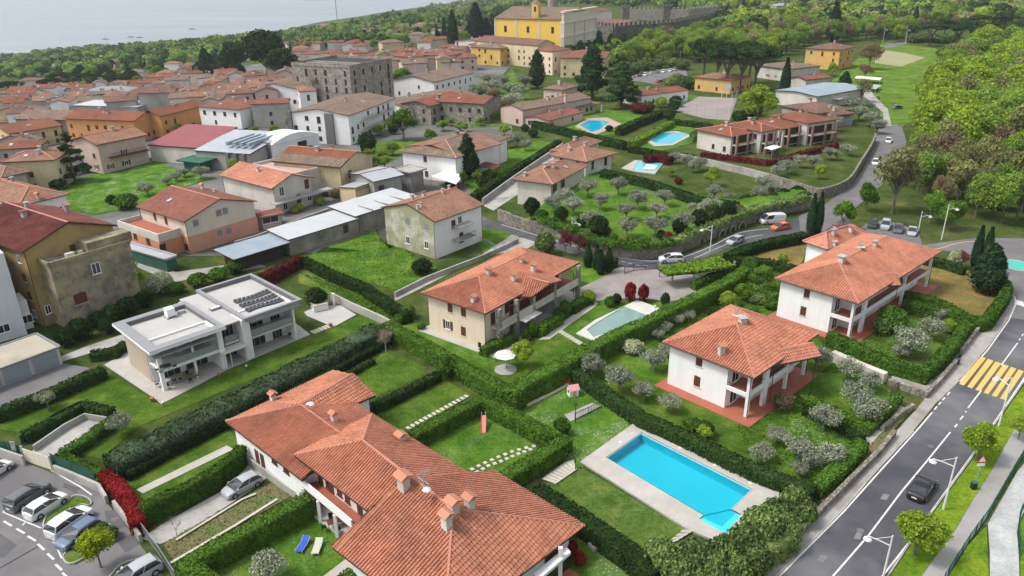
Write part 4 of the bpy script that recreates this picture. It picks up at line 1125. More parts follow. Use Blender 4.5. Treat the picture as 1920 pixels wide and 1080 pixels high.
# roundabout: green disc with pale ring
def disc(cx,cy,r1,r0,mat,z,name,n=40):
    c=P(cx,cy,0); mb=MB(); p=[c+V(math.cos(6.2832*i/n)*r1,math.sin(6.2832*i/n)*r1,z) for i in range(n)]
    if r0: 
        q=[c+V(math.cos(6.2832*i/n)*r0,math.sin(6.2832*i/n)*r0,z) for i in range(n)]
        for i in range(n): mb.poly([p[i],p[(i+1)%n],q[(i+1)%n],q[i]])
    else: mb.poly(p)
    return props(mb.build(name,mat),kind='structure')
disc(1907,498,2.9,2.2,PAVE,.10,'roundabout_rim'); disc(1907,498,2.2,0,M('green_roundabout_paint',(.05,.42,.32),(.07,.46,.36),.5,.7,0),.11,'roundabout_island')
stripe(smooth_path([(1725,468),(1760,466),(1800,455),(1850,451)]),.2,YPAINT,z=.09)
for i in range(4): 
    x=1903+i*6; stripe([(x,561+i*2),(x+7,572+i*2)],.45,z=.1,name='crossing_stripe')
# car park markings
for p in ([(5,960),(22,948)],[(5,960),(77,990)],[(42,985),(50,976)],[(82,990),(98,1008),(116,1047)],[(97,1017),(112,1010)],[(0,886),(17,879)],[(96,882),(150,912)],[(150,912),(172,928)]): stripe(p,.14,z=.06)
for x,y in((8,977),(32,991),(53,1005),(72,1020),(90,1038),(105,1058),(118,1074)): stripe([(x-1,y),(x+14,y+9) if y<1010 else (x+11,y+11)],.2,z=.06)
stripe([(0,1065),(70,1025)],.12,IRON,z=.06,name='drain_channel')
# traffic island beds in car park
for pts in ([(88,966),(128,940),(140,931),(160,933),(172,943),(166,950),(150,948),(110,975),(82,990)],[(118,1046),(130,1030),(150,1018),(185,985),(205,985),(222,1003),(215,1015),(180,1035),(140,1057),(124,1056)],[(205,1085),(228,1060),(262,1050),(270,1056),(240,1085)]):
    area('planted_island',GR_ROUGH,pts,.16)
    W_=[P(x,y,.0) for x,y in smooth_path(pts+[pts[0]],3)]; mb=MB()
    for i in range(len(W_)-1): mb.beam(W_[i]+V(0,0,.2),W_[i+1]+V(0,0,.2),.14,.2)
    props(mb.build('kerb',CONC),kind='structure')
# ---------------------------------------------------------------- garden ground
L=lambda pts,m=GR_LUSH,dz=.05,name='lawn':area(name,m,pts,dz)
L([(-30,770),(0,748),(190,690),(300,757),(432,690),(580,628),(700,583),(730,600),(640,655),(470,712),(260,800),(190,860),(140,850),(60,815),(-30,800)],GR_LUSH)
L([(185,885),(300,830),(425,803),(455,830),(440,850),(265,955),(200,905)],GR_LUSH,.055)
L([(330,1085),(440,1010),(560,950),(640,1000),(660,1050),(620,1100),(330,1100)],GR_MID)
L([(600,700),(640,680),(715,652),(800,688),(790,705),(705,745),(690,740)],GR_LUSH)
L([(690,775),(825,708),(885,740),(770,812),(735,800)],GR_LUSH)
L([(790,830),(905,765),(1035,830),(1010,860),(890,900)],GR_MID)
L([(960,780),(1080,700),(1130,750),(1200,790),(1088,880),(1060,860),(1020,830)],GR_DAISY)
L([(1010,920),(1088,875),(1290,995),(1250,1060),(1100,1000)],GR_ROUGH)
L([(1085,1000),(1180,1040),(1260,1100),(1060,1100)],GR_DAISY)
L([(1080,690),(1180,640),(1260,600),(1400,540),(1470,520),(1460,600),(1540,640),(1560,700),(1640,760),(1620,830),(1500,900),(1200,790)],GR_LUSH,.045)
L([(1430,770),(1500,740),(1620,820),(1560,890),(1470,880)],GR_DAISY,.055)
L([(1150,640),(1260,655),(1265,720),(1180,700)],GR_MID,.058)
L([(1495,690),(1530,650),(1600,690),(1690,745),(1640,800)],GR_MID,.05)
L([(1600,600),(1660,560),(1700,570),(1800,610),(1770,680),(1720,705),(1640,670)],GR_ROUGH,.05)
L([(1690,545),(1735,485),(1800,500),(1880,550),(1870,590),(1830,615),(1760,570)],GR_DRY,.05)
L([(1410,480),(1470,455),(1520,455),(1500,500),(1450,498)],GR_DRY,.06)
L([(560,490),(610,463),(725,425),(770,480),(820,500),(760,548),(660,520)],GR_MID,.05)
L([(560,500),(650,530),(760,580),(720,600),(640,560),(560,530)],GR_ROUGH,.05)
L([(890,440),(900,425),(970,440),(975,450),(910,480)],GR_MID,.05)
L([(960,670),(1040,625),(1090,650),(1010,700),(950,720),(900,690)],GR_LUSH,.06)
L([(760,590),(800,610),(930,670),(920,720),(740,620)],GR_MID,.05)
L([(1060,560),(1110,560),(1210,575),(1250,560),(1300,580),(1180,640),(1080,690),(1000,650)],GR_MID,.045)
L([(1065,495),(1105,490),(1160,505),(1130,540),(1085,525)],GR_MID,.06)
area('driveway',M('red_grey_paving',(.24,.21,.20),(.29,.26,.25),.4,.9,.1,20,c3=(.2,.18,.17),s3=.15),[(1075,545),(1130,520),(1160,500),(1230,505),(1330,520),(1360,530),(1300,560),(1250,565),(1210,560),(1150,560),(1110,565)],.07)
area('driveway',PAVE,[(740,565),(830,520),(900,480),(980,470),(1010,455),(960,440),(900,480),(860,500),(780,530),(740,550)],.07)
area('yard',ASPH,[(-40,720),(110,680),(170,690),(-40,790)],.06)
area('lane',CONC,[(110,680),(240,640),(235,625),(160,650),(115,668)],.07)
area('ramp',CONC,[(265,1010),(300,985),(435,910),(450,840),(520,880),(470,920),(330,1010),(300,1020)],.07)
area('planting_bed',EARTH,[(305,1020),(470,925),(520,900),(545,930),(400,1010),(330,1060)],.08)
stripe([(330,1012),(455,935),(480,925)],.25,STONEP,z=.25,name='edging'); stripe([(320,1055),(440,985),(520,935)],.3,STONEP,z=.2,name='edging')
area('path',DECK,[(255,918),(425,835),(438,842),(268,925)],.11)
area('path',DECK,[(600,1085),(648,1048),(668,1060),(640,1090)],.11)
area('meadow_path',PAVE,[(240,470),(330,510),(470,490),(500,500),(330,528),(290,515),(210,480)],.06)
area_grid('town_paving',M('town_paving',(.11,.108,.105),(.17,.165,.155),.08,.95,.2,14,c3=(.055,.075,.03),s3=.06),[(-60,470),(-60,200),(120,165),(480,120),(900,90),(960,120),(900,190),(960,230),(960,262),(880,330),(900,400),(720,470),(400,480),(230,480),(60,560)],.02)
area('meadow',GR_FIELD,[(1550,160),(1625,95),(1660,80),(1760,90),(1780,130),(1830,135),(1800,200),(1700,232),(1690,240),(1650,236),(1650,180),(1600,190)],.05)
area('lane',PAVE,[(1625,160),(1640,180),(1665,205),(1672,236),(1658,236),(1655,210),(1625,185),(1610,172)],.09)
area('sports_ground',M('sandy_ground',(.32,.27,.17),(.24,.26,.12),.05,1,.1,4),[(1640,92),(1700,100),(1735,108),(1690,125),(1640,118)],.08)
area('road',ASPH,[(1655,90),(1660,84),(1700,78),(1702,82),(1670,90)],.1)
area('court',M('pink_grey_court',(.26,.21,.21),(.31,.26,.26),.2,.9,.1,6,c3=(.2,.2,.17),s3=.1),[(1263,207),(1310,181),(1382,184),(1368,226),(1320,222)],.06)
area('lawn',GR_MID,[(1258,180),(1300,178),(1310,181),(1262,205)],.05)
area('car_park',ASPH,[(1180,150),(1185,142),(1250,128),(1285,130),(1290,145),(1230,158)],.06)
area('lawn',GR_MID,[(1050,230),(1120,205),(1205,212),(1190,235),(1160,250),(1120,255),(1060,245)],.05)
area('lawn',GR_MID,[(1180,262),(1260,230),(1312,240),(1310,265),(1230,285),(1185,275)],.05)
area_grid('meadow',GR_DAISY,[(60,352),(130,340),(205,318),(265,295),(345,322),(400,334),(340,352),(300,372),(250,388),(180,402),(125,394)],.14)
area_grid('lawn',GR_MID,[(860,330),(900,300),(1010,262),(1045,272),(980,310),(890,365)],.1)
area_grid('lawn',GR_ROUGH,[(700,300),(690,270),(740,262),(800,262),(760,290),(720,310)],.1)
area_grid('lawn',GR_ROUGH,[(880,200),(960,130),(1000,190),(960,235),(880,240)],.12)
def slabstones(pts,n,w,l,label,mat=STONEP,name='stepping_stone',group=None,z=.1,z0=0):
    W_=[P(x,y,z0) for x,y in pts]; seg=[(W_[i+1]-W_[i]).length for i in range(len(W_)-1)]; T_=sum(seg); mb=MB(); mb.box((0,0,0),w,l,.09); me=mb.mesh(name,mat)
    root=empty('stepping_stone_path',W_[0],label,'path',group)
    for k in range(n):
        s=T_*(k+.5)/n; i=0
        while i<len(seg)-1 and s>seg[i]: s-=seg[i]; i+=1
        d=(W_[i+1]-W_[i]).normalized(); c=W_[i]+d*s; o=link(name,me,root,c-W_[0]+V(0,0,z-.06)); o.rotation_euler=(0,0,math.atan2(d.y,d.x)+R.uniform(-.08,.08))
    return root
slabstones([(762,806),(795,787),(830,768),(878,742)],15,.4,.65,'row of square stepping stones along the lawn inside the clipped hedge')
slabstones([(879,884),(903,872),(930,860),(960,848),(990,840),(1022,834)],11,.4,.45,'curving double row of round stepping stones crossing the small square lawn'); slabstones([(890,889),(915,875),(940,866),(970,853),(1000,842)],10,.4,.45,'second row of pale round stepping stones on the small square lawn')
slabstones([(585,625),(605,617),(618,612)],5,.5,1.2,'short row of stepping stones between modern house and its paved pool')
slabstones([(1050,622),(1070,634),(1090,646)],8,.5,.8,'pale stone steps in the grass beside the kidney end of the green pool')
# kids pink slide, pink playhouse
# ---------------------------------------------------------------- pools
def pool(deck,water,label,wmat,dmat=DECK,edge=None,z=.12,shallow=None,smat=None,group='swimming pools',lip=.25,wz=None):
    z=.24
    """deck and water outlines from the photo; the deck is a slab with a coping, the water lies a little lower"""
    D=[P(x,y,z) for x,y in deck]; r=empty('swimming_pool',Vector((D[0].x,D[0].y,0)),label,'pool',group)
    Wp=[P(x,y,z) for x,y in water]
    # deck with hole: triangulated ring through bmesh fill
    import bmesh
    bm=bmesh.new(); e=[]
    for ring in (D,Wp):
        vs=[bm.verts.new((p.x-r.location.x,p.y-r.location.y,z)) for p in ring]
        for i in range(len(vs)): e.append(bm.edges.new((vs[i],vs[(i+1)%len(vs)])))
    bmesh.ops.triangle_fill(bm,use_beauty=True,use_dissolve=False,edges=e)
    for f in bm.faces:
        if f.normal.z<0: f.normal_flip()
    me=bpy.data.meshes.new('deck'); bm.to_mesh(me); bm.free(); me.materials.append(dmat); link('deck',me,r)
    mb=MB()
    for i in range(len(D)):
        a,b=D[i],D[(i+1)%len(D)]; mb.poly([a,b,b-V(0,0,z+.1),a-V(0,0,z+.1)])
    mb.build('deck_edge',CONC,r)
    wl=MB()
    for i in range(len(Wp)):
        a,b=Wp[i],Wp[(i+1)%len(Wp)]; wl.poly([a,b,b-V(0,0,lip),a-V(0,0,lip)])
    wl.build('pool_wall',edge or wmat,r)
    wa=MB(); wa.poly([p-V(0,0,.09) for p in Wp]) ; w=wa.build('water',wmat,r)
    if shallow:
        sb=MB(); sb.poly([P(x,y,z)-V(0,0,.085) for x,y in shallow]); sb.build('pool_steps',smat or POOLS,r)
    return r
pl=pool([(1088,865),(1197,787),(1355,852),(1470,905),(1462,935),(1440,975),(1400,1005),(1355,1018),(1320,1005),(1290,992)],
     [(1136,857.5),(1202.5,811),(1411,917.5),(1372.5,955),(1389,964),(1360,1000),(1311,973),(1319,966)],
     'large bright turquoise rectangular pool with roman steps on a pale paved terrace',POOL,
     shallow=[(1389,964),(1360,1000),(1311,973),(1317,969),(1354,986),(1379,961)])
# travertine joints as recessed strips are too fine; skimmer lids are pieces
for x,y in((1163,829),(1275,840),(1340,872),(1407,906)):
    p=P(x,y,.24); mb=MB(); mb.box(p,.35,.35,.02); mb.build('skimmer_lid',WMET,pl)
r=pool([(1080,625),(1115,600),(1195,562),(1240,579),(1215,592),(1165,616),(1140,630),(1112,638)],
     [(1113,632),(1100,618),(1118,605),(1170,574),(1213,591),(1160,617),(1122,629)],
     'still grey green swimming pool with rounded end beside the cream villa',POOLG,M('pale_pool_paving',(.55,.53,.49),(.5,.48,.44),.5,.8,.1,12,fine=.05),edge=POOLT)
pool([(1078,237),(1100,222),(1138,220),(1165,232),(1150,240),(1118,252)],[(1087,235),(1106,225),(1133,226),(1142,229),(1124,243),(1110,247)],'distant turquoise pool below the farmhouse with brick coloured surround',POOL,M('pinkish_pool_paving',(.42,.30,.24),(.38,.27,.22),.5,.8,.1,12))
pool([(1212,265),(1240,247),(1270,246),(1296,254),(1262,272),(1228,274)],[(1220,263),(1243,250),(1262,248),(1290,253),(1258,270),(1232,269)],'distant bright blue pool between clipped hedges and the terrace houses',POOL)
pool([(1165,315),(1190,300),(1246,303),(1228,326),(1195,322)],[(1186,319),(1198,301),(1244,305),(1231,321)],'small turquoise pool with white patterned cover before the red hedge',POOLT,
     shallow=[(1205,316),(1212,307),(1234,309),(1227,317)],smat=M('pool_cover',(.6,.68,.66),(.4,.6,.58),.4,.7,0))
# paved pool of the modern house (covered)
area('terrace',GRAV,[(570,585),(600,572),(640,573),(668,590),(625,613),(575,592)],.12)

# the large pool gets real depth: ground sheets are cut open above its basin
def cut_hole(ob,poly):
    import bmesh
    bm=bmesh.new(); bm.from_mesh(ob.data); n=len(poly); off=Vector(ob.location)
    c=sum(poly,Vector((0,0,0)))/n
    for i in range(n):
        p,q=poly[i]-off,poly[(i+1)%n]-off; d=(q-p); no=Vector((-d.y,d.x,0)).normalized()
        g=[f for f in bm.faces if (f.calc_center_median()+off-c).length<60 or len(bm.faces)<40]
        vs=set(v for f in g for v in f.verts); es=set(e for f in g for e in f.edges)
        bmesh.ops.bisect_plane(bm,geom=list(vs)+list(es)+g,plane_co=(p.x,p.y,0),plane_no=no)
    def inside(v):
        s=0
        for i in range(n):
            p,q=poly[i]-off,poly[(i+1)%n]-off; cr=(q.x-p.x)*(v.y-p.y)-(q.y-p.y)*(v.x-p.x)
            if s==0: s=1 if cr>0 else -1
            elif (cr>0)!=(s>0): return False
        return True
    kill=[f for f in bm.faces if inside(f.calc_center_median())]
    bmesh.ops.delete(bm,geom=kill,context='FACES'); bm.to_mesh(ob.data); bm.free()
a_,b_,c_=P(1136,857.5,.24),P(1202.5,811,.24),P(1411,917.5,.24); d_=P(1345,981,.24); d_=a_+(c_-b_) if False else d_
pc=[P(1137.5,857.5,.24),P(1202.5,812,.24),P(1409.5,917.5,.24),P(1372.5,954,.24),P(1321,965,.24)]
pc=[P(1138,857.6,.24),P(1202.5,812.3,.24),P(1409,917.6,.24),P(1371,954.5,.24),P(1321.5,965.5,.24)]
flatp=[Vector((p.x,p.y,0)) for p in pc]
for ob in list(SC.objects):
    if ob.type=='MESH' and ob.get('kind')=='structure' and ob.name.split('.')[0] in('ground','lawn'):
        bb=[ob.matrix_world@Vector(v) for v in ob.bound_box]
        if min(v.x for v in bb)<max(p.x for p in flatp) and max(v.x for v in bb)>min(p.x for p in flatp) and min(v.y for v in bb)<max(p.y for p in flatp) and max(v.y for v in bb)>min(p.y for p in flatp): cut_hole(ob,flatp)
for ch in list(pl.children):
    if ch.name.startswith('water') or ch.name.startswith('pool_wall'): bpy.data.objects.remove(ch)
LINER=M('turquoise_liner',(.04,.47,.57),(.045,.5,.6),.4,.6,0,fine=.02)
def clearwater():
    m=bpy.data.materials.new('clear_pool_water'); m.use_nodes=True; n=m.node_tree; n.nodes.clear(); o=n.nodes.new('ShaderNodeOutputMaterial')
    t=n.nodes.new('ShaderNodeBsdfTransparent'); t.inputs[0].default_value=(.50,.93,.98,1); g=n.nodes.new('ShaderNodeBsdfGlossy'); g.inputs['Roughness'].default_value=.05; f=n.nodes.new('ShaderNodeFresnel'); f.inputs['IOR'].default_value=1.33
    bp=n.nodes.new('ShaderNodeBump'); bp.inputs['Strength'].default_value=.35; bp.inputs['Distance'].default_value=.05; n.links.new(noise(n,pos(n),3.5,3,.6),bp.inputs['Height']); n.links.new(bp.outputs[0],g.inputs['Normal']); n.links.new(bp.outputs[0],f.inputs['Normal'])
    x=n.nodes.new('ShaderNodeMixShader'); n.links.new(f.outputs[0],x.inputs[0]); n.links.new(t.outputs[0],x.inputs[1]); n.links.new(g.outputs[0],x.inputs[2]); n.links.new(x.outputs[0],o.inputs[0]); return m
N_=len(pc); wl=MB()
for i in range(N_):
    p,q=pc[i],pc[(i+1)%N_]; wl.poly([p,q,q-V(0,0,1.2),p-V(0,0,1.2)])
wl.build('basin_wall',LINER,pl)
fb=MB(); fb.poly([p-V(0,0,1.2) for p in pc][::-1]); fb.build('basin_floor',LINER,pl)
st=[PZ(x,y,.24) for x,y in((1320,965.5),(1312,973),(1360,1000),(1389,964),(1371,954.5))]; sb=MB(); sb.poly([p-V(0,0,.12) for p in st]); sb.build('pool_bench',LINER,pl)
wa=MB(); wa.poly([PZ(x,y,.24)-V(0,0,.08) for x,y in((1136,857.5),(1202.5,811),(1411,917.5),(1372.5,955),(1389,964),(1360,1000),(1311,973),(1319,966))]); wo_=wa.build('water',clearwater(),pl); wo_.data.update()
if wo_.data.polygons[0].normal.z<0: wo_.data.flip_normals()
tr_=MB()
for i in range(3): tr_.beam(pc[i]-V(0,0,.02),pc[(i+1)%N_]-V(0,0,.02),.06,.16)
tr_.build('tile_trim',M('white_pool_trim',(.6,.66,.68),None,fine=0),pl)
# ================================================================ hero houses
def inset(poly,d):
    """poly list of Vectors (any order), shrink by d in plan"""
    n=len(poly); a=sum(poly[i].x*poly[(i+1)%n].y-poly[(i+1)%n].x*poly[i].y for i in range(n)); sg=1 if a>0 else -1; out=[]
    for i in range(n):
        p0,p1,p2=poly[i-1],poly[i],poly[(i+1)%n]
        d1=Vector((p1.x-p0.x,p1.y-p0.y)).normalized(); d2=Vector((p2.x-p1.x,p2.y-p1.y)).normalized()
        n1=Vector((-d1.y,d1.x))*sg; n2=Vector((-d2.y,d2.x))*sg; m=(n1+n2); k=m.length_squared
        if k<.1: m=n1;k=1
        o=m*(2*d/k) if k!=1 else n1*d
        out.append(Vector((p1.x+o.x,p1.y+o.y,p1.z)))
    return out
def PL(*v):
    w=[PZ(*q) if not isinstance(q,Vector) else q for q in v]; n=(w[1]-w[0]).cross(w[2]-w[0]).normalized()
    def f(px,py,up=0):
        d=ray(px,py); t=(w[0]-Vector((0,0,CH))).dot(n)/d.dot(n); return Vector((0,0,CH))+d*t+Vector((0,0,up))
    return f
def flat(pts):
    n=Vector((0,0,0)); c=sum(pts,Vector((0,0,0)))/len(pts)
    for i in range(len(pts)):
        a,b=pts[i],pts[(i+1)%len(pts)]; n+=Vector(((a.y-b.y)*(a.z+b.z),(a.z-b.z)*(a.x+b.x),(a.x-b.x)*(a.y+b.y)))
    return [Vector((p.x,p.y,c.z-((p.x-c.x)*n.x+(p.y-c.y)*n.y)/n.z)) for p in pts]
def roofset(h,faces,ridges,tile=TILE,thick=.2,lift=0):
    mb=MB(); sb=MB()
    for f in faces:
        f=flat(f); f=[p+Vector((0,0,lift)) for p in f]
        tile_face(mb,f); h.roofs.append((f,None)); sb.poly(f); sb.poly([p-Vector((0,0,thick)) for p in f][::-1])
        for i in range(len(f)):
            p,q=f[i],f[(i+1)%len(f)]; z=Vector((0,0,thick)); sb.poly([p-z,q-z,q,p])
    ro=mb.build('roof',tile,h.root); sb.build('roof_deck',GUTT,ro)
    cb=MB()
    for p,q in ridges: cb.tube([p+Vector((0,0,.06+lift)),q+Vector((0,0,.06+lift))],.14,6)
    cb.build('ridge_cap',RIDGE,ro); return ro
# ---- foreground long terracotta house
h=House('long terracotta roofed terrace house with many chimneys in the foreground',name='terrace_house',at=P(700,1000))
e,r_=4.2,6.0
J=PZ(564,760,r_); K=PZ(661,702,r_); A_=PZ(423,790,e); B_=PZ(625,697,e); C_=PZ(704,740,e); D_=PZ(671,757,e); M_=PZ(650,822,r_); N_=PZ(567,903,e); O_=PZ(697,779,e); N2=PZ(584,882,e+.65)
roofset(h,[[A_,B_,K,J],[A_,N_,N2,M_,J],[J,K,C_,D_],[J,D_,O_,M_]],[(J,K),(J,M_),(A_,J)],tile=TILEP if False else TILE)
e2,r2=5.6,7.8
R1=PZ(680,827,r2); R2=PZ(850,957,r2); a2=PZ(552,853,e2); b2=PZ(697,777,e2); c2=PZ(690,960,e2); d2=PZ(890,896,e2)
fp=PL(R1,R2,a2); bp=PL(R1,R2,b2); G1=fp(766,893)
roofset(h,[[a2,b2,R1],[a2,c2,G1,R1],[R1,G1,bp(890,896),b2]],[(R1,G1),(a2,R1),(b2,R1)])
v0=fp(766,893); v1=fp(622,1027); v2=fp(832,1190); v3=bp(1096,988); v4=bp(927,886)
roofset(h,[[v0,v1,v2,R2],[R2,v3,v4,bp(890,896),v0],[R2,v2,v3]],[(v0,R2),(R2,v3),(R2,v2)],lift=.1)
def wallpoly(h,poly,z0,z1,mat,ins=.6,name='wall'):
    w=inset(poly,ins); mb=MB(); mb.prism([Vector((p.x,p.y,z0)) for p in w],z1-z0); mb.build(name,mat,h.root)
    c=sum((Vector((p.x,p.y,0)) for p in w),Vector((0,0,0)))/len(w)
    for i in range(len(w)): p,q=w[i],w[(i+1)%len(w)]; h.walls.append((Vector((p.x,p.y,z0)),Vector((q.x,q.y,z0)),z0,z1,(Vector((p.x+q.x,p.y+q.y,0))/2-c)))
wallpoly(h,[A_,B_,C_,D_,O_,N_],0,4.15,WHITE); wallpoly(h,[a2,b2,PZ(890,896,e2),c2],0,5.6,WHITE,1.0)
wallpoly(h,[Vector((v1.x,v1.y,0)),v2,v3,v4,Vector((d2.x,d2.y,0))],0,min(v1.z,v3.z)+.1,WHITE,1.0)
# balcony, parapet, patio
q=[PZ(566,910,2.9),PZ(594,900,2.9),PZ(690,975,2.9),PZ(661,990,2.9)]
mb=MB(); mb.prism([p-V(0,0,.25) for p in q],.25); mb.build('balcony_floor',TERR,h.root)
h.railing([q[0],q[3]],2.9,.9,WHITE,'parapet',True); h.railing([q[0],q[1]],2.9,.9,WHITE,'parapet',True)
for t in(.02,.33,.66,.98): mb=MB(); c=q[0].lerp(q[3],t); mb.box((c.x,c.y,0),.3,.3,2.65); mb.build('pillar',WHITE,h.root)
q2=[PZ(497,868,.25),PZ(508,862,.25),PZ(568,905,.25),PZ(565,925,.25),PZ(552,918,.25)]; mb=MB(); mb.prism([p-V(0,0,.25) for p in q2],.25); mb.build('terrace_floor',TERR,h.root)
q3=[PZ(572,955,.2),PZ(600,945,.2),PZ(670,995,.2),PZ(640,1008,.2)]; mb=MB(); mb.prism([p-V(0,0,.2) for p in q3],.2); mb.build('patio',DECK,h.root)
for x,y,w,hh,k in((602,903,.9,2.2,'shut'),(615,909,.7,1.0,'dark'),(622,919,.9,2.2,'shut'),(637,924,.8,.7,'dark'),(652,937,.8,.7,'dark'),(676,962,.9,2.2,'shut'),(483,858,.8,2.0,'shut'),(493,866,.8,2.0,'shut'),(515,865,1.0,.6,'dark'),(537,882,1.0,.6,'dark')): h.win(x,y,w,hh,k)
h.rect=(None,(R2-R1).normalized(),None)
for x,y,hh,w in((513,752,.9,.8),(627,791,1.0,.75),(752,826,.6,.9),(758,918,1.5,1.1),(850,958,1.0,1.0),(881,954,1.2,.9),(838,990,1.4,.9)): h.chimney(x,y,hh,w)
c=h.onroof(580,760); mb=MB(); mb.ball(c,.6,.6,.3,10,3,half=True); mb.build('skylight_dome',WMET,h.root)
h.antenna(797,940,3.2); 
# lower right gable end: balcony and openings
g1,g2=PZ(1020,1062,2.9),PZ(1055,1033,2.9)
mb=MB(); mb.prism([PZ(1000,1080,2.6),PZ(1062,1030,2.6),PZ(1070,1040,2.6),PZ(1010,1092,2.6)],.3); mb.build('balcony_floor',WHITE,h.root)
mb=MB(); mb.box(PZ(1050,1092,0),.35,.35,3.9); mb.build('pillar',WHITE,h.root)
for x,y in((1030,1050),(1043,1040)): h.win(x,y,1.3,1.6,'dark')

mb=MB(); mb.prism([PZ(1045,1085,.1),PZ(1066,1066,.1),PZ(1085,1078,.1),PZ(1070,1100,.1)],.08); mb.build('terrace_floor',TERR,h.root)
# ---- modern white house
h=House('modern white flat roofed house with loggias and rooftop solar rows',name='modern_house',at=P(290,745))
zt=6.5
O=PZ(280,661,zt); U=(PZ(568,562,zt)-O); Vv=(PZ(189,611,zt)-O); LU=U.length; U.normalize(); LV=Vv.length
Vn=Vector((-U.y,U.x,0)); Vn=Vn if Vn.dot(Vv)>0 else -Vn
h.b=O; h.g=0; h.bu=U; h.bv=Vn; h.lu=LU; h.lv=LV; h.rect=(O,U,Vn,LU,LV,zt,0)
uv=lambda x,y:((PZ(x,y,zt)-O).dot(U),(PZ(x,y,zt)-O).dot(Vn))
print('modern',LU,LV,uv(189,611),uv(325,564),uv(414,606),uv(473,512),uv(360,550),uv(447,594))
D=LV*.97; X1=uv(414,606)[0]; X2=uv(450,594)[0]; DD=uv(473,512)[1]
Y2a=uv(450,594)[1]
h.bx('roof_frame',GREYM,(0,1.3,0,D,zt-.35,zt),(1.3,X1-.6,0,1.3,zt-.35,zt),(X1-.6,X1,0,D,zt-.35,zt),(1.3,X1-.6,D-1.1,D,zt-.35,zt))
h.bx('roof_surface',GRAV,(1.3,X1-.6,1.3,D-1.1,zt-.8,zt-.62)); h.bx('parapet_lining',DGREY,(1.3,1.36,1.3,D-1.1,zt-.62,zt-.05),(1.36,X1-.6,D-1.16,D-1.1,zt-.62,zt-.05),(X1-.66,X1-.6,1.3,D-1.16,zt-.62,zt-.05))
h.bx('roof_edge',WHITE,(-.06,X1,-.06,-.001,zt-.4,zt-.1),(-.06,-.001,0,D,zt-.4,zt-.1))
h.bx('roof_surface',GRAV,(X1+.01,X2,1.2,DD-.5,zt-.6,zt-.4)); h.bx('roof_frame',GREYM,(X2,X2+.5,.2,DD,zt-.4,zt+.05),(X2+.5,LU,.2,.7,zt-.4,zt+.05),(LU-.5,LU,.7,DD,zt-.4,zt+.05),(X2+.5,LU-.5,DD-.5,DD,zt-.4,zt+.05))
h.bx('roof_surface',GRAV,(X2+.5,LU-.5,.7,DD-.5,zt-.8,zt-.6)); h.bx('parapet_lining',DGREY,(X2+.5,LU-.5,DD-.56,DD-.5,zt-.6,zt),(LU-.56,LU-.5,.7,DD-.56,zt-.6,zt),(X2+.5,X2+.56,.7,DD-.56,zt-.6,zt))
for k in range(3):   # three wavy solar rows
    mb=MB()
    for j in range(9):
        x=X2+2.0+j*.62+k*.15; y=3.0+k*1.9+math.sin(j*.7+k)*.18
        mb.prism([h.pt(x,y,zt-.56),h.pt(x+.55,y,zt-.56),h.pt(x+.55,y+.75,zt-.56),h.pt(x,y+.75,zt-.56)],.16)
    o=mb.build('solar_row',M('dark_solar_glass',(.05,.05,.055),None,rough=.25,fine=0,spec=.5),h.root)
    mb=MB()
    for j in range(9): x=X2+2.0+j*.62+k*.15; y=3.0+k*1.9+math.sin(j*.7+k)*.18; mb.prism([h.pt(x,y+.8,zt-.56),h.pt(x+.5,y+.8,zt-.56),h.pt(x+.5,y+.95,zt-.56),h.pt(x,y+.95,zt-.56)],.4)
    mb.build('solar_frame',GALV,o)
o=h.bx('rooftop_unit',WHITE,(6.2,7.3,D-2.9,D-1.8,zt-.4,zt+.7)); h.bx('unit_leg',GALV,(6.0,6.2,D-3.1,D-1.6,zt-.62,zt-.4),(7.3,7.5,D-3.1,D-1.6,zt-.62,zt-.4),(7.8,8.8,D-2.6,D-2.1,zt-.62,zt-.2),parent=o)
h.bx('skylight',GREYM,(X1+1.2,X1+2.7,D*.55,D*.55+.8,zt-.4,zt-.1)); h.bx('skylight_glass',WMET,(X1+1.3,X1+2.6,D*.55+.1,D*.55+.7,zt-.095,zt-.07))
# volumes
h.wallbox(1.0,X1-.4,4.2,D-.6,0,zt-.82,WHITE,0); h.wallbox(X1-.4,X2+.5,3.6,DD-1,0,zt-.62,WHITE); h.wallbox(X2+.5,LU-1,3.8,DD-1,0,zt-.82,WHITE); h.bx('upper_wall',WHITE,(1.0,X1-.4,4.2,4.5,zt-.9,zt-.36),(X2+.5,LU-1,3.8,4.1,zt-.9,zt-.41),(1.0,1.2,4.5,D-.6,zt-.9,zt-.36))
h.bx('side_wall',BEIGE,(.9,.99,4.4,D-.62,.0,zt-.37))
def bay(x0,x1,y0,yb,first=False):
    fl=[(x0,x1,y0,yb,2.75,3.05)]; h.bx('balcony_floor',OFFW,*fl)
    h.railing([h.pt(x0+.1,y0+.08,0),h.pt(x1-.1,y0+.08,0)],3.05,1.0,GALV,'glass_railing'); gp=MB(); gp.poly([h.pt(x0+.2,y0+.06,3.15),h.pt(x1-.2,y0+.06,3.15),h.pt(x1-.2,y0+.06,3.95),h.pt(x0+.2,y0+.06,3.95)]); gp.build('railing_glass',M('railing_glass',(.25,.28,.28),None,rough=.1,fine=0),h.root)
bay(1.0,X1-.9,1.0,4.2); bay(X1+.3,X2-.3,2.0,3.6); bay(X2+.9,LU-1.2,1.2,3.8)
cols=[(1.0,1.5,1.0,1.5),(X1-1.0,X1-.3,.9,4.2),(X2-.2,X2+.9,.8,3.8),(LU-1.3,LU-1.0,1.2,3.8),(X1*.55,X1*.55+.25,1.1,1.4)]
for i,c in enumerate(cols): h.bx('pillar',WHITE,(c[0],c[1],c[2],c[3],0,zt-.36))
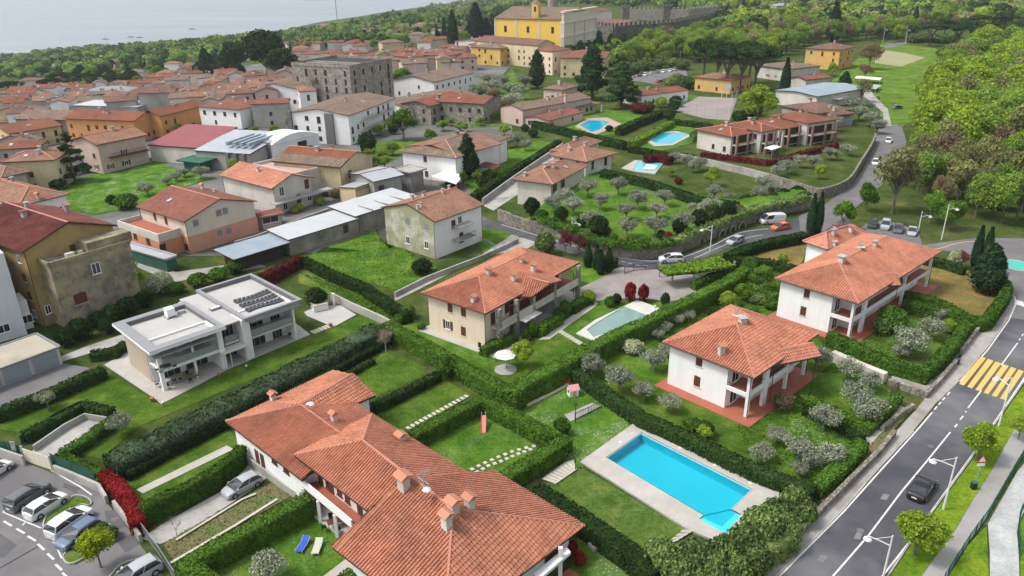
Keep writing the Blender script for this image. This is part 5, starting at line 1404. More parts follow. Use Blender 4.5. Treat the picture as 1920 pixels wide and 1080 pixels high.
h.bx('loggia_beam',WHITE,(1.5,X1-1.0,1.0,1.4,5.6,zt-.36),(1.0,1.3,1.5,4.2,5.6,zt-.36),(1.0,1.25,1.5,4.2,2.7,3.1),(1.5,X1-1.0,.98,1.2,2.7,3.1)); h.bx('canopy',GREYM,(.4,X1-1.6,-.0,1.0,5.3,5.5),(X2+.9,LU-.2,.3,1.2,5.5,5.7))
h.bx('awning',M('cream_canvas',(.62,.6,.53),None,fine=0),(X1-1.0,X1+2.5,.2,2.0,2.45,2.6))
ii=[(2.0,4.6),(5.4,8.4),(X1+.6,X1+2.4),(X2+1.6,X2+4.2),(X2+5.4,LU-2)]
for k,(a,b_) in enumerate(ii):
    yb={0:4.2,1:4.2,2:3.6}.get(k,3.8)
    for z0 in(0.15,3.1):
        gf=h.bx('window_frame',GREYM,(a,b_,yb-.06,yb-.004,z0,z0+2.4)); h.bx('pane',GLASS,*[(a+.1+i*((b_-a)/3),a-.02+(i+1)*((b_-a)/3),yb-.075,yb-.062,z0+.1,z0+2.3) for i in range(3)],parent=gf)
mb=MB(); pp=[P(198,683,.12),P(228,670,.12),P(560,620,.12),P(585,630,.12),P(303,759,.12)]
for nm,ptsx in(('patio',[(196,685),(240,660),(300,690),(470,640),(545,600),(582,628),(430,692),(303,759),(290,748)]),): mb=MB(); mb.prism([PZ(x,y,.02) for x,y in ptsx],.12); mb.build(nm,DECK,h.root)
h.bx('pergola_frame',WMET,(X1+.2,X1+.3,.6,.7,0,2.4),(X1+2.3,X1+2.4,.6,.7,0,2.4),(X1+.2,X1+2.4,.6,.7,2.4,2.45))
# ---- white villas with corner loggia
def villa(label,A,B,C,e,r,lx,ly,wall=WHITE,deck=TERR,**k):
    h=House(label,name='villa'); h.block(A,B,C,e,r,'hip',nowall=True,wall=wall,over=.7,**k); LA,LC=h.lu,h.lv; o=.7
    print(label,'%.1f %.1f'%(LA,LC))
    h.wallbox(o+lx,LA-o,o,LC-o,0,e+.05,wall); h.wallbox(o+1.6,o+lx,o+ly,LC-o,0,e+.04,wall,2,'gog',3.0)
    h.bx('pillar',wall,(o,o+.4,o,o+.4,0,e+.02)); h.bx('pillar',wall,(o,o+.35,o+ly-.1,o+ly+.9,0,e+.02)); 
    for y in(LC*.62,LC-o-.4): h.bx('pillar',wall,(o,o+.35,y,y+.4,0,e+.02))
    h.bx('balcony_floor',wall,(o+.02,o+lx,o+.02,o+ly,2.75,3.0),(o+.02,o+1.6,o+ly,LC-o-.02,2.75,3.0)); h.bx('balcony_tiles',deck,(o+.3,o+lx,o+.3,o+ly,3.0,3.03),(o+.3,o+1.6,o+ly,LC-o-.3,3.0,3.03))
    h.bx('parapet',wall,(o+.4,o+lx,o,o+.15,3.03,3.3),(o,o+.15,o+.4,o+ly-.1,3.03,3.5),(o,o+.15,o+ly+.9,LC*.62,3.03,3.5))
    h.bx('railing',IRON,(o+.4,o+lx,o+.05,o+.1,3.75,3.8),(o+.05,o+.1,o+.4,o+ly-.1,3.95,4.0),(o+.05,o+.1,o+ly+.9,LC*.62,3.95,4.0))
    h.bx('plinth_terrace',deck,(-.6,LA+.2,-.9,LC+.4,0,.14))
    for st in(0,3.0):
        f=h.putwin(h.pt(o+lx-.003,o+ly*.5,st+.1 if st else .2),h.bv,-h.bu,1.6,2.1,'glass')
    return h
h=villa('white villa with terracotta pyramid roof above the big turquoise pool',(1245,641),(1414,710),(1530,625),6.0,2.5,3.0,3.6)
for x,y in((1311,677),(1307,715)): h.win(x,y,.9,1.35,'shut')
h.block((1436,660),(1452,686),(1512,653),5.6,.9,'gable','BC',wall=WHITE,wins=False,over=.5,nowall=True)
h.chimney(1352,665,1.2,.8); h.antenna(1382,600,1.6); h.chimney(1392,605,.6,1.0,'slab')
h=villa('white villa with two joined terracotta roofs beside the roundabout',(1456,521),(1610,570),(1750,469),6.2,2.6,3.2,3.4)
for x,y in((1513,550),(1506,583)): h.win(x,y,.95,1.4,'shut')
h.chimney(1577,492,1.0,1.1,'slab'); h.chimney(1640,462,.8,.8,'slab'); h.chimney(1661,442,.9,.8); h.antenna(1612,470,1.5); h.chimney(1613,468,.8,.5,'slab')
h.block((1500,454),(1552,468),(1650,447),5.6,1.8,'hip',wall=WHITE,over=.6,wins=False)
h.chimney(1565,461,.7,.7,'slab'); h.chimney(1595,434,.8,.8)
h.block((1612,517),(1622,538),(1676,527),5.9,1.0,'gable','BC',nowall=True,wins=False,over=.4)
for x,y in((1681,533),(1690,523),(1711,524),(1700,508)): h.win(x,y,.8,1.4,'dark')
# ---- cream villa in the middle
h=House('cream villa with terracotta hip roof and stone pillared balconies',name='villa'); h.block((792,549),(910,589),(1081,491),6.0,2.1,'hip',nowall=True,over=.7); LA,LC=h.lu,h.lv; o=.7
print('cream %.1f %.1f'%(LA,LC))
h.wallbox(o,LA-o,o,o+5.5,0,6.05,CREAM); h.wallbox(o+2.2,LA-o,o+5.5,LC-o,0,6.05,CREAM,2,'Dg',3.6)
h.bx('balcony_floor',OFFW,(o-1.4,o+2.2,o+5.5,LC-o,2.75,3.0),(o-1.5,o,o+1.5,o+5.5,2.75,3.0)); h.railing([h.pt(o-1.3,o+1.6,0),h.pt(o-1.3,LC-o-.1,0)],3.0,.9,OFFW,'parapet',True)
for y in(o+1.5,o+5.5,o+9.5,LC*.66,LC-o-.6): h.bx('stone_pillar',RUBG,(o-1.4,o-.8,y,y+.6,0,5.9))
h.bx('terrace_floor',DECK,(-2.2,LA+.4,-.6,LC+1,0,.12))
for x,y,k in((844,577,'shut'),(869,585,'shut'),(840,609,'open'),(869,621,'shut')): h.win(x,y,.9,1.4,k)
for x,y in((924,597),(950,575)): h.win(x,y,1.0,1.9,'shut')
w1,w2,w3,w4=PZ(972,554,5.9),PZ(996,560,5.5),PZ(1030,531,6.9),PZ(970,514,7.1); w5=PZ(1053,529,5.9); w6=PZ(1010,505,6.7)
roofset(h,[[w1,w2,w3,w4],[w4,w3,w5,w6]],[(w3,w4)],thick=.18)
h.bx('loggia_shade_panel',DARKW,(o+2.16,o+2.195,o+6.2,LC-o-1,3.15,5.3),(o+2.16,o+2.195,o+6.2,LC-o-1,.3,2.6)); h.bx('balcony_tiles',TERR,(o-1.2,o+2.1,o+5.7,LC-o-.1,3.0,3.03))  # dark panels on the back wall paint in the shade of the balcony recess
for k in range(3): h.bx('timber_beam',BROWN,(o-1.3,o+2.1,o+7+k*4.5,o+7.2+k*4.5,5.55,5.8))
for x,y,a,b in((888,566,.8,.8),(916,515,.9,.8),(963,527,1.0,.8),(1000,510,1.2,.8),(978,493,.7,.7),(1047,481,1.5,1.3)): h.chimney(x,y,a,b)
h.bx('awning',M('white_awning',(.6,.6,.58),None,fine=0),(o-2.6,o-1.4,o+6,o+10,2.6,2.7))
# ---- green and white house
h=House('three storey house with peeling olive green side and white front'); h.block((722,386),(816,416),(901,382),7.4,2.1,'gable','BC',wall=OLIVEW,tile=TILEP,over=.7,overg=.25,wins=False)
print('green %.1f %.1f'%(h.lu,h.lv))
h.wallbox(.62,.7,.26,h.lv-.26,0,7.4,WHITE,name='front_wall')
for x,y,k in((764,415,'shutg'),(799,425,'shutg'),(765,450,'glass'),(800,459,'glass'),(850,420,'shut'),(862,412,'glass')): h.win(x,y,1.1,1.5,k)
h.bx('canopy',CONC,(-1.2,.6,4.8,9.2,5.0,5.15)); h.bx('balcony_floor',CONC,(-1.2,.6,4.8,9.4,2.4,2.6)); h.railing([h.pt(-1.15,4.9,0),h.pt(-1.15,9.3,0)],2.6,.9,IRON); h.win(865,445,1,2.0,'dark'); h.win(855,478,1.6,2.0,'dark'); h.win(876,475,2,2.0,'shutg')
for x,y in((783,392),(790,388),(842,355),(830,362)): h.chimney(x,y,.7,.5,'slab')
# ---- orange and white house
h=House('white and orange two storey house with red brown roof and corner terrace'); h.block((478,376),(345,416),(261,386),6.6,2.4,'gable','BC',wall=M('warm_beige_plaster',(.66,.58,.49),(.62,.54,.45),.3,.85,0,fine=.04),tile=TILER,over=.5,wins=False)
# eave order: A far right, B front, C left; the gable faces the viewer's right
print('orange %.1f %.1f'%(h.lu,h.lv))
h.wallbox(.4,h.lu-.4,.38,h.lv-.45,0,3.4,SALMON,name='orange_base'); h.wallbox(-4.2,.3,2.4,h.lv-.2,0,3.3,ORANGE,name='orange_base'); h.wallbox(-4.2,.3,2.4,h.lv-.2,3.3,4.0,OFFW,name='terrace_base')
L_=h.lv
h.bx('terrace_floor',TERR,(-4.0,.3,2.6,L_-.4,4.0,4.03)); h.bx('parapet',OFFW,(-4.25,-4.0,2.35,L_-.15,4.0,4.9),(-4.0,.35,2.35,2.6,4.0,4.9),(-4.0,.35,L_-.4,L_-.15,4.0,4.9))
for x,y,k in((367,418,'shutg'),(410,399,'shutg'),(422,395,'shutg'),(350,463,'dark'),(412,437,'shutg'),(429,433,'shutg'),(254,443,'dark'),(278,452,'dark'),(305,463,'dark')): h.win(x,y,1.2,1.2,k)
for x,y in((290,404),(311,412)): h.win(x,y,.9,2.0,'shut')
h.chimney(380,355,1.0,.8); h.chimney(402,360,.5,.5,'slab')
# ================================================================ hedges
hedge([(205,862),(300,817),(400,768),(500,717),(600,668),(680,628),(712,610)],2.0,3.4,'broad loose grey green shrub hedge running below the modern house',L_HEDA,wild=.5)
hedge([(235,885),(330,833),(430,783),(520,742),(620,692),(700,650),(728,632)],1.1,1.1,'low dark hedge along the foot of the broad shrub hedge',L_HEDGD)
hedge([(-12,770),(100,728),(192,688)],1.6,1.6,'dark hedge between the garage yard and the modern house lawn',L_HEDGD,wild=.1)
hedge([(235,640),(215,655),(170,660)],1.3,1.4,'short dark hedge at the left corner of the modern house',L_HEDGD,wild=.2)
hedge([(45,812),(110,778),(158,754),(208,768)],1.3,1.3,'hedge wrapped round the sunken ramp with green mesh',L_HEDGD,wild=.15)
hedge([(212,782),(165,815),(122,842),(108,852),(150,870),(195,890)],1.3,1.5,'light green hedge between the sunken ramp and car park wall',L_HEDGE,wild=.2)
hedge([(265,948),(300,930),(350,908),(400,880),(438,852),(452,835)],2.3,1.2,'curved clipped hedge above the stained ramp wall',L_HEDGE)
hedge([(405,1100),(362,1062),(340,1058),(400,1022),(475,983),(530,953),(578,928)],2.3,1.7,'tall clipped hedge enclosing the lawn with the sun loungers',L_HEDGE)
hedge([(628,1095),(662,1070)],1.5,1.4,'short clipped hedge end beside the foreground roof corner',L_HEDGE)
hedge([(700,757),(760,728),(822,697)],1.3,1.2,'dark clipped hedge between the two small upper lawns',L_HEDGD)
hedge([(640,705),(700,672)],.8,.8,'low dark planting on the upper edge of the bright lawn',L_HEDGD,wild=.3)
hedge([(770,812),(830,781),(903,745),(970,777),(1026,808),(1060,820),(1010,853),(948,890)],2.0,1.7,'bright clipped box hedge framing the square lawn with the slide',L_HEDGE)
hedge([(725,603),(790,638),(860,678),(950,728)],2.3,1.8,'tall dark hedge from the shrub border down to the hedge corner',L_HEDGE)
hedge([(955,735),(985,712),(1035,688),(1085,660),(1130,637),(1167,617),(1215,598),(1260,575),(1322,545),(1372,520),(1400,500)],2.7,2.0,'very tall long hedge dividing the grey pool garden from the white villa',L_HEDGE,wild=.1)
hedge([(1080,692),(1135,730),(1205,777),(1272,805),(1320,828),(1380,858),(1440,884),(1528,915)],1.7,1.6,'long hedge between the olive lawn and the turquoise pool terrace',L_HEDGD,wild=.1)
hedge([(1530,908),(1575,870),(1618,825)],1.6,1.5,'hedge by the lower right gate of the white villa garden',L_HEDGE,wild=.1)
hedge([(1003,912),(1060,945),(1120,985),(1190,1035),(1230,1070)],1.9,1.9,'dark hedge under the eaves beside the pool lawn',L_HEDGD,wild=.25)
hedge([(1505,738),(1570,768),(1628,797),(1655,770),(1684,738)],1.3,1.3,'low hedge round the small lawn right of the white villa',L_HEDGE)
hedge([(1510,762),(1570,790),(1618,818)],1.1,1.1,'second low hedge below the small lawn of the white villa',L_HEDGD)
hedge([(1557,622),(1600,640),(1655,668),(1733,693),(1765,665),(1795,632),(1812,607),(1790,590),(1740,572),(1695,562)],2.0,1.5,'hedge enclosing the front garden of the roundabout villa',L_HEDGE,wild=.1)
hedge([(1698,546),(1760,562),(1815,590),(1848,596),(1868,573),(1889,540),(1880,520)],2.0,1.5,'hedge round the dry brown lawn near the roundabout',L_HEDGE,curve=True)
hedge([(1735,480),(1775,488),(1810,500)],1.6,1.2,'dark hedge behind the dry brown lawn',L_HEDGD)
hedge([(1365,478),(1400,462),(1440,450),(1512,437)],1.8,2.0,'hedge along the curved upper road below the two cypresses',L_HEDGD)
hedge([(1375,482),(1440,487),(1492,500)],1.6,1.6,'dark hedge below the fenced dry lawn left of the roundabout villa',L_HEDGD)
hedge([(1380,520),(1420,535),(1455,552)],1.2,1.2,'hedge fragment in the kitchen garden behind the white villa',L_HEDGE,wild=.3)
hedge([(568,482),(620,508),(680,532),(735,568),(765,588)],1.7,1.7,'hedge along the lower side of the olive house lawn',L_HEDGD,wild=.25)
hedge([(250,600),(300,590),(370,560),(440,528),(480,515)],2.2,3.0,'dark shrub border behind the modern house',L_HEDGD,wild=.8)
hedge([(488,515),(520,502),(560,480)],2.0,1.8,'red leaved shrub border above the modern house',L_DRED,wild=.5)
hedge([(1130,318),(1210,336),(1260,352),(1310,370),(1385,380)],2.0,2.0,'dark clipped hedge between the olive garden and the terrace lawn',L_HEDGD,z0=2.0)
hedge([(1000,226),(1100,250),(1172,266)],2.4,1.8,'dark hedge below the farmhouse pool',L_HEDGD)
hedge([(1160,240),(1200,222),(1243,206)],2.4,2.2,'dark clipped hedge climbing between the two distant pools',L_HEDGD)
hedge([(1185,265),(1225,245),(1258,227)],1.8,2.4,'lighter sloping hedge beside the bright blue pool',L_HEDGL)
hedge([(1260,224),(1300,228),(1335,233)],1.8,1.6,'dark hedge between the sports court and the blue pool lawn',L_HEDGD)
hedge([(1180,275),(1240,284),(1300,290)],1.6,1.6,'dark hedge below the blue pool lawn',L_HEDGD)
hedge([(1210,292),(1235,290),(1258,295)],2.0,2.4,'deep red hedge behind the covered turquoise pool',L_DRED)
hedge([(1315,285),(1370,292),(1435,301),(1470,297),(1502,284),(1545,275),(1570,268)],1.4,1.4,'long winding red hedge below the terracotta row of houses',L_DRED)
hedge([(885,366),(950,322),(1010,287),(1048,262)],1.6,1.8,'dark hedge between the long lawn and the driveway wall',L_HEDGD)
hedge([(1012,612),(1030,600),(1050,588)],1.6,1.4,'clipped hedge beside the stone path of the cream villa',L_HEDGE)
hedge([(1072,572),(1090,560),(1108,552)],1.5,1.4,'clipped hedge nearer the round bushes of the cream villa',L_HEDGE)
hedge([(905,652),(925,640),(950,632),(965,622)],1.4,1.3,'curved hedge around the parasol terrace of the cream villa',L_HEDGE,wild=.2)
hedge([(1120,480),(1155,487)],1.5,2.0,'dark hedge block behind the four small cypresses',L_HEDGD)
hedge([(1245,570),(1265,575)],.9,1.2,'low hedge patch beside the driveway turning circle',L_HEDGE,wild=.2)
hedge([(1285,1075),(1330,1048),(1380,1040),(1430,1015),(1480,985)],2.2,2.6,'rough hedge along the low stone wall by the main road',L_GREYH,wild=.7)
hedge([(190,882),(205,895),(222,905)],1.5,1.4,'clipped bright red hedge beside the car park wall',L_RED); hedge([(215,900),(235,925),(250,950),(257,975)],1.6,1.5,'clipped bright red hedge block next to the ramp gate',L_RED)
hedge([(1375,500),(1340,512),(1300,530)],1.3,1.2,'low hedge below the ivy covered carport',L_HEDGE,wild=.2)
# ivy covered carport: flat bright green roof on posts
r=empty('carport',P(1295,525),'carport with a flat roof covered in bright yellow green ivy','carport')
q=[PZ(1232,503,2.6),PZ(1300,492,2.6),PZ(1350,484,2.6),PZ(1382,500,2.6),PZ(1300,512,2.6),PZ(1250,517,2.6)]
mb=MB(); mb.prism([p-V(0,0,.15) for p in q],.15); mb.build('roof',DARKW,r)
n=5200; a=np.array([[p.x,p.y,p.z] for p in q]); w=NR.dirichlet(np.ones(6)*.35,n); c=w@a; c[:,2]+=NR.rand(n)*.35; v,qq=cards(c-np.array(r.location),np.tile([0,0,1.],(n,1)),.3,.5); link('ivy',mesh_np('ivy',v,qq,L_HEDGL),r)
for x,y in((1236,520),(1300,535),(1375,515),(1260,530)):
    mb=MB(); p=P(x,y); mb.box(p,.25,.25,2.5); mb.build('post',CONC,r)

hedge([(1000,404),(1042,414),(1100,440),(1147,451),(1210,455),(1260,449)],1.0,1.7,'tangle of shrubs spilling over the left part of the rubble wall',L_HEDGE,z0=2.2,wild=.9,curve=True)
hedge([(1262,448),(1297,434),(1350,412),(1410,390),(1450,380),(1515,366)],1.0,1.7,'tangle of shrubs spilling over the right part of the rubble wall',L_GREYH,z0=2.2,wild=.9,curve=True)
hedge([(940,391),(970,402),(1000,412),(1050,426),(1100,453)],.9,1.0,'creeper hanging on the rubble wall behind the cream villa',L_GREYH,z0=1.2,wild=.8,curve=True)
# ================================================================ other buildings
def HB(label,A,B,C,e,r=1.6,type='hip',ridge=None,wall=None,tile=None,name='house',cat='house',group=None,**k):
    h=House(label,cat,group,name); h.block(A,B,C,e,r,type,ridge,wall,tile,**k); return h
# left edge, near
h=HB('tall ochre house with big red brown roof and weathered terrace annex at left',(222,424),(41,474),(-80,432),12.3,2.6,'gable','BC',M('worn_ochre_plaster',(.40,.29,.11),(.34,.25,.12),.5,.9,.2,12,c3=(.25,.2,.13),s3=.3,fine=.1),tilemat('dark_red_ribbed_tiles',[(.22,.075,.06),(.27,.095,.075),(.18,.065,.055),(.25,.1,.08)],(.3,.13,.1),amt=.3),over=.5,wins=True,kinds='gs')
h.block((48,482),(92,499),(247,456),10.2,.5,'flat',wall=OLDW,tile=OLDW,over=.05,wins=False,flatmat=M('rubble_terrace',(.28,.25,.2),(.12,.11,.09),1.5,1,.5,6,c3=(.5,.5,.47),s3=.5))
for x,y,w,hh,k in((180,503,1.3,1.8,'glass'),(151,559,1.9,1.7,'shut'),(90,580,.9,1.4,'glass')): h.win(x,y,w,hh,k)
h.chimney(128,400,1.4,.8,mat=GREYW); 
h.bx('parapet_wall',OLDW,(.5,3.4,6,13,10.3,11.8)); h.bx('terrace_clutter',OFFW,(.9,1.6,3,4.2,10.3,10.9),(1.2,1.9,5,5.6,10.3,10.7))
h=House('tall plain white block at the left edge with garages in front',name='apartment_block',at=P(50,624))
p0,p1=P(52,627),P(-90,668); h.b=p0; h.g=0; h.bu=(p1-p0).normalized(); h.bv=Vector((-h.bu.y,h.bu.x,0)); h.bv=h.bv if h.bv.y>0 else -h.bv; h.rect=(p0,h.bu,h.bv)
h.wallbox(0,16,0,12,0,13,M('bluish_white_render',(.62,.64,.68),(.58,.6,.64),.2,.8,0,fine=.03)); h.wallbox(-1.4,0,2.0,6,0,4.6,WHITE)
for x,y,w in((7,616,1.6),(51,598,1.5)): h.win(x,y,w,1.3,'glass')
h.bx('roof',GREYM,(2,16.2,-.2,12.2,13,13.3))
h=House('long flat roofed garage with three grey doors at the left edge','garage',name='garage',at=P(110,690)); h.block((66,626),(112,650),(-60,712),2.7,.12,'flat',wall=OFFW,tile=GREYM,over=.15,wins=False,flatmat=M('beige_flat_roof',(.42,.38,.30),(.35,.32,.26),.3,.9,.2,8,c3=(.28,.25,.2),s3=.2))
for k in range(4):
    d=h.bx('garage_door',M('grey_garage_door',(.25,.28,.32),(.23,.26,.3),.5,.5,0),(-.02,.04,.6+k*3.6,3.7+k*3.6,.05,2.3)); h.bx('door_rail',GREYM,*[(-.04,-.02,.7+k*3.6,3.6+k*3.6,z,z+.04) for z in(.6,1.15,1.7)],parent=d)
HB('white house with pink tiled hip roof and round chimney at the left edge',(-70,362),(35,387),(133,364),7.5,2.0,'hip',None,WHITE,TILEP).chimney(72,372,.9,.8,mat=PINKW)
HB('low roof with bright red tiles at the left edge under the pink hip roof',(-60,410),(28,412),(40,396),5,1.2,'gable','AB',OLDW,TILE,wins=False)
HB('old house with mottled roof at the far left edge',(-40,312),(2,334),(47,321),7,1.5,'hip',None,GREYW,TILEM,wins=False)
HB('narrow mottled roof behind the pink hip roof',(-60,345),(0,352),(30,340),6,1.2,'gable','AB',OFFW,TILEM,wins=False)
h=HB('pink plaster house with timber balcony beside the daisy meadow',(146,260),(180,272),(266,251),8,1.6,'gable','BC',PINKW,TILEP,over=.7,kinds='so')
h.bx('balcony_floor',BROWN,(-1.0,.7,3,h.lv-1,3.9,4.1)); h.railing([h.pt(-.95,3.1,0),h.pt(-.95,h.lv-1.1,0)],4.1,.9,BROWN)
HB('white house with arched passage left of the pink plaster house',(66,284),(100,296),(185,272),5.8,1.2,'gable','BC',WHITE,TILEP,over=.4)
HB('cream house with orange roof at the left side',(0,236),(16,251),(106,233),6.5,1.8,'gable','BC',PALEY,TILEO,kinds='do')
h=HB('old grey house with patchy mottled roof between cream and orange houses',(86,211),(158,226),(176,212),6.5,2.0,'gable','AB',GREYW,TILEM,kinds='d')
h=HB('long orange house with many brown shutters',(163,213),(252,227),(276,214),7.2,1.9,'gable','AB',M('bright_orange_plaster',(.62,.30,.11),(.56,.27,.1),.3,.85,0),TILEO,kinds='s',dens=2.6)
h.block((262,215),(300,218),(381,197),7.2,1.8,'gable','BC',wall=MATS['bright_orange_plaster'],tile=TILEO,kinds='s')
HB('white box house with flat red hip roof',(381,197),(449,206),(502,190),6.5,1.0,'hip',None,WHITE,TILER,kinds='d')
h=HB('large hall with red sheet roof and grey metal roof',(288,268),(376,278),(436,254),4.8,2.6,'shed','AB',OFFW,REDMET,name='hall',cat='hall',over=.3,wins=False,thick=.3)
h.block((376,278),(468,289),(524,262),4.8,2.2,'shed','AB',wall=GREYW,tile=METAL,over=.3,wins=False,thick=.3)
h.bx('pilaster',DGREY,*[(x,x+.9,-.5,.35,0,4.7) for x in(1.5,4,6.5)]); h.bx('roof_light',METALB,*[(2+i*2.2,2.9+i*2.2,3,h.lv-3,5.9,6.9) for i in range(4)])
h=HB('white hall end with arched window right of the grey metal roof',(466,269),(507,273),(607,251),5.4,.1,'flat',None,WHITE,WHITE,over=.05,wins=False,name='hall',cat='hall'); h.win(567,272,3.4,2.4,'dark'); h.bx('corner_pier',DGREY,(-.1,h.lu,-.25,-.02,0,6.2)); 
mb=MB(); 
for k in range(9):
    y0=h.lv*k/9; y1=h.lv*(k+1)/9; z0=5.4+1.8*math.sin(math.pi*k/9); z1=5.4+1.8*math.sin(math.pi*(k+1)/9); mb.poly([h.pt(0,y0,z0),h.pt(0,y1,z1),h.pt(h.lu,y1,z1),h.pt(h.lu,y0,z0)]); mb.poly([h.pt(0,y0,5.4),h.pt(0,y1,5.4),h.pt(0,y1,z1),h.pt(0,y0,z0)])
mb.build('barrel_roof',WHITE,h.root)
h=HB('long white apartment house with curved brown roof and dark pillars',(536,212),(654,217),(746,184),9,1.6,'gable','BC',WHITE,TILEM,over=.4,kinds='d',dens=2.7,name='apartment_house')
h.bx('corner_pier',DGREY,(h.lu-1.5,h.lu,-.3,.6,0,9.6),(5.5,8.3,-.2,.45,0,9.3)); h.bx('balcony_floor',OFFW,(-.7,.5,7,h.lv-4,2.9,3.1),(-.7,.5,7,h.lv-4,5.9,6.1)); h.railing([h.pt(-.6,7.1,0),h.pt(-.6,h.lv-4.1,0)],6.1,.9,IRON); h.railing([h.pt(-.6,7.1,0),h.pt(-.6,h.lv-4.1,0)],3.1,.9,IRON)
HB('white gabled house with brown roof left of the unfinished stone building',(476,163),(560,168),(598,150),9,2.0,'gable','BC',WHITE,TILEM,over=.4,kinds='d')
h=HB('unfinished grey stone building with scaffold and open roof',(566,119),(655,128),(713,112),16,1.0,'flat',None,RUBG,RUBG,over=.02,name='stone_building',cat='building',kinds='d',dens=3.6,wh=2.0,flatmat=DARKW)
h.bx('roof_beam',CONC,*[(1,h.lu-1,y,y+.4,16.1,16.5) for y in(3,7,11)]); mb=MB()
for i in range(5):
    for j in range(5): p=h.pt(h.lu*.55+i*1.1,-1.0,j*3); mb.box(p,.08,.08,3.0); 
for j in range(1,5): mb.prism([h.pt(h.lu*.55,-1.1,j*2.8),h.pt(h.lu*.55+4.6,-1.1,j*2.8),h.pt(h.lu*.55+4.6,-.2,j*2.8),h.pt(h.lu*.55,-.2,j*2.8)],.08)
o=mb.build('scaffold',M('rusty_scaffold',(.2,.08,.06),None,fine=0),h.root)
h=HB('long white house with brown roof and white solar panel',(733,149),(814,154),(893,136),7,2.0,'gable','BC',WHITE,TILEM,over=.5,kinds='ds',dens=3.4)
c=h.onroof(800,131); 
if c: h.bx('roof_panel',WMET,*[(h.lu*.62,h.lu*.82,2,h.lv*.6,8.5,8.7)])
h=HB('low brown roofed wing joining the white house and the apartment house',(740,186),(765,203),(818,172),5.5,1.2,'gable','BC',WHITE,TILEM,over=.3,kinds='d')
h=HB('old stone farmhouse with orange roof above the pine tree',(826,187),(908,195),(926,180),7,1.4,'gable','AB',RUBG,TILEO,over=.5,kinds='d',dens=2.6); h.block((765,191),(808,199),(838,178),6.5,1.3,'gable','BC',wall=RUBG,tile=TILEO,kinds='d')
HB('orange walled house with wide red hip roof behind the stone building',(728,103),(766,107),(793,103),8,1.6,'hip',None,ORANGE,TILER,kinds='d',wins=False)
HB('long low red roof left of the orange walled house',(690,101),(728,104),(742,97),6,1.4,'hip',None,OFFW,TILER,wins=False)
HB('pale house with bright red hip roof right of the orange walled house',(790,101),(838,105),(871,97),8,1.5,'hip',None,OFFW,TILER,kinds='d')
HB('small bright yellow house with brown hip roof left of the church',(892,86),(938,91),(957,86),9,1.6,'hip',None,YELL,TILEM,kinds='d')
HB('cream house with mottled gable roof behind the small yellow house',(877,74),(910,80),(930,72),9,1.4,'gable','BC',OFFW,TILEM,kinds='d')
# church
h=HB('large yellow church with stone facade and small bell turret',(936,33),(1056,37),(1096,27),22,5,'gable','AB',M('church_yellow',(.74,.50,.11),(.70,.46,.09),.15,.85,.1,18,fine=.03),TILEM,name='church',cat='church',over=.5,wins=False)
h.bx('facade',M('cream_facade',(.66,.6,.47),(.6,.54,.42),.2,.85,0),(-.6,.6,-.6,h.lv+.6,0,25)); h.bx('cornice',MATS['cream_facade'],(-1.1,1.1,-1.0,h.lv+1,13,13.8),(-1.1,1.1,-1.0,h.lv+1,20,20.8),(-1.1,1.1,-1,h.lv+1,25.5,26.3)); h.bx('pilaster',OFFW,*[(-1,.9,y,y+.9,0,20) for y in(-.8,h.lv*.3,h.lv*.62,h.lv-.2)]); h.bx('wall_band',OFFW,*[(x,x+1.0,.35,.6,0,22) for x in(.7,h.lu*.33,h.lu*.66,h.lu-1.2)])
for x in(.15,.5,.83): h.putwin(h.pt(h.lu*x,.5,15),h.bu,-h.bv,1.6,3.2,'dark')
c=h.pt(h.lu*.42,4,23); mb=MB(); mb.box(c-V(0,0,1),4,3.4,8,math.atan2(h.bu.y,h.bu.x)); t=mb.build('bell_turret',YELL,h.root); mb=MB(); mb.box(c+V(0,0,2.6),1.2,3.5,2.6,math.atan2(h.bu.y,h.bu.x)); mb.build('belfry_shade_block',DARKW,t); mb=MB(); mb.tube([c+V(0,0,7),c+V(0,0,8.6)],[2.8,.1],4); mb.build('turret_roof',TILEM,t)  # dark block through the turret stands in for the shaded bell opening
h.block((958,72),(1008,86),(1020,81),11,2.5,'gable','AB',wall=PALEY,tile=TILEB,kinds='d',over=.3); h.block((922,80),(958,90),(968,86),8,2,'hip',wall=CREAM,tile=TILER,kinds='d',over=.3)
h.block((1008,93),(1036,97),(1066,92),11,2.2,'hip',wall=CREAM,tile=TILER,kinds='d',over=.3)
h=House('round stone tower behind the church','tower',name='tower'); p=P(1036,62); h._root(p); mb=MB(); mb.tube([p,p+V(0,0,34)],[4,4],10); mb.build('wall',RUBG,h.root); mb=MB(); mb.tube([p+V(0,0,34),p+V(0,0,36)],[4.5,4.2],10); mb.build('parapet',RUBG,h.root)
HB('cream house with red hip roof behind the dark cedars',(1050,112),(1136,109),(1181,98),9,2.2,'hip',None,PALEY,TILER,kinds='d')
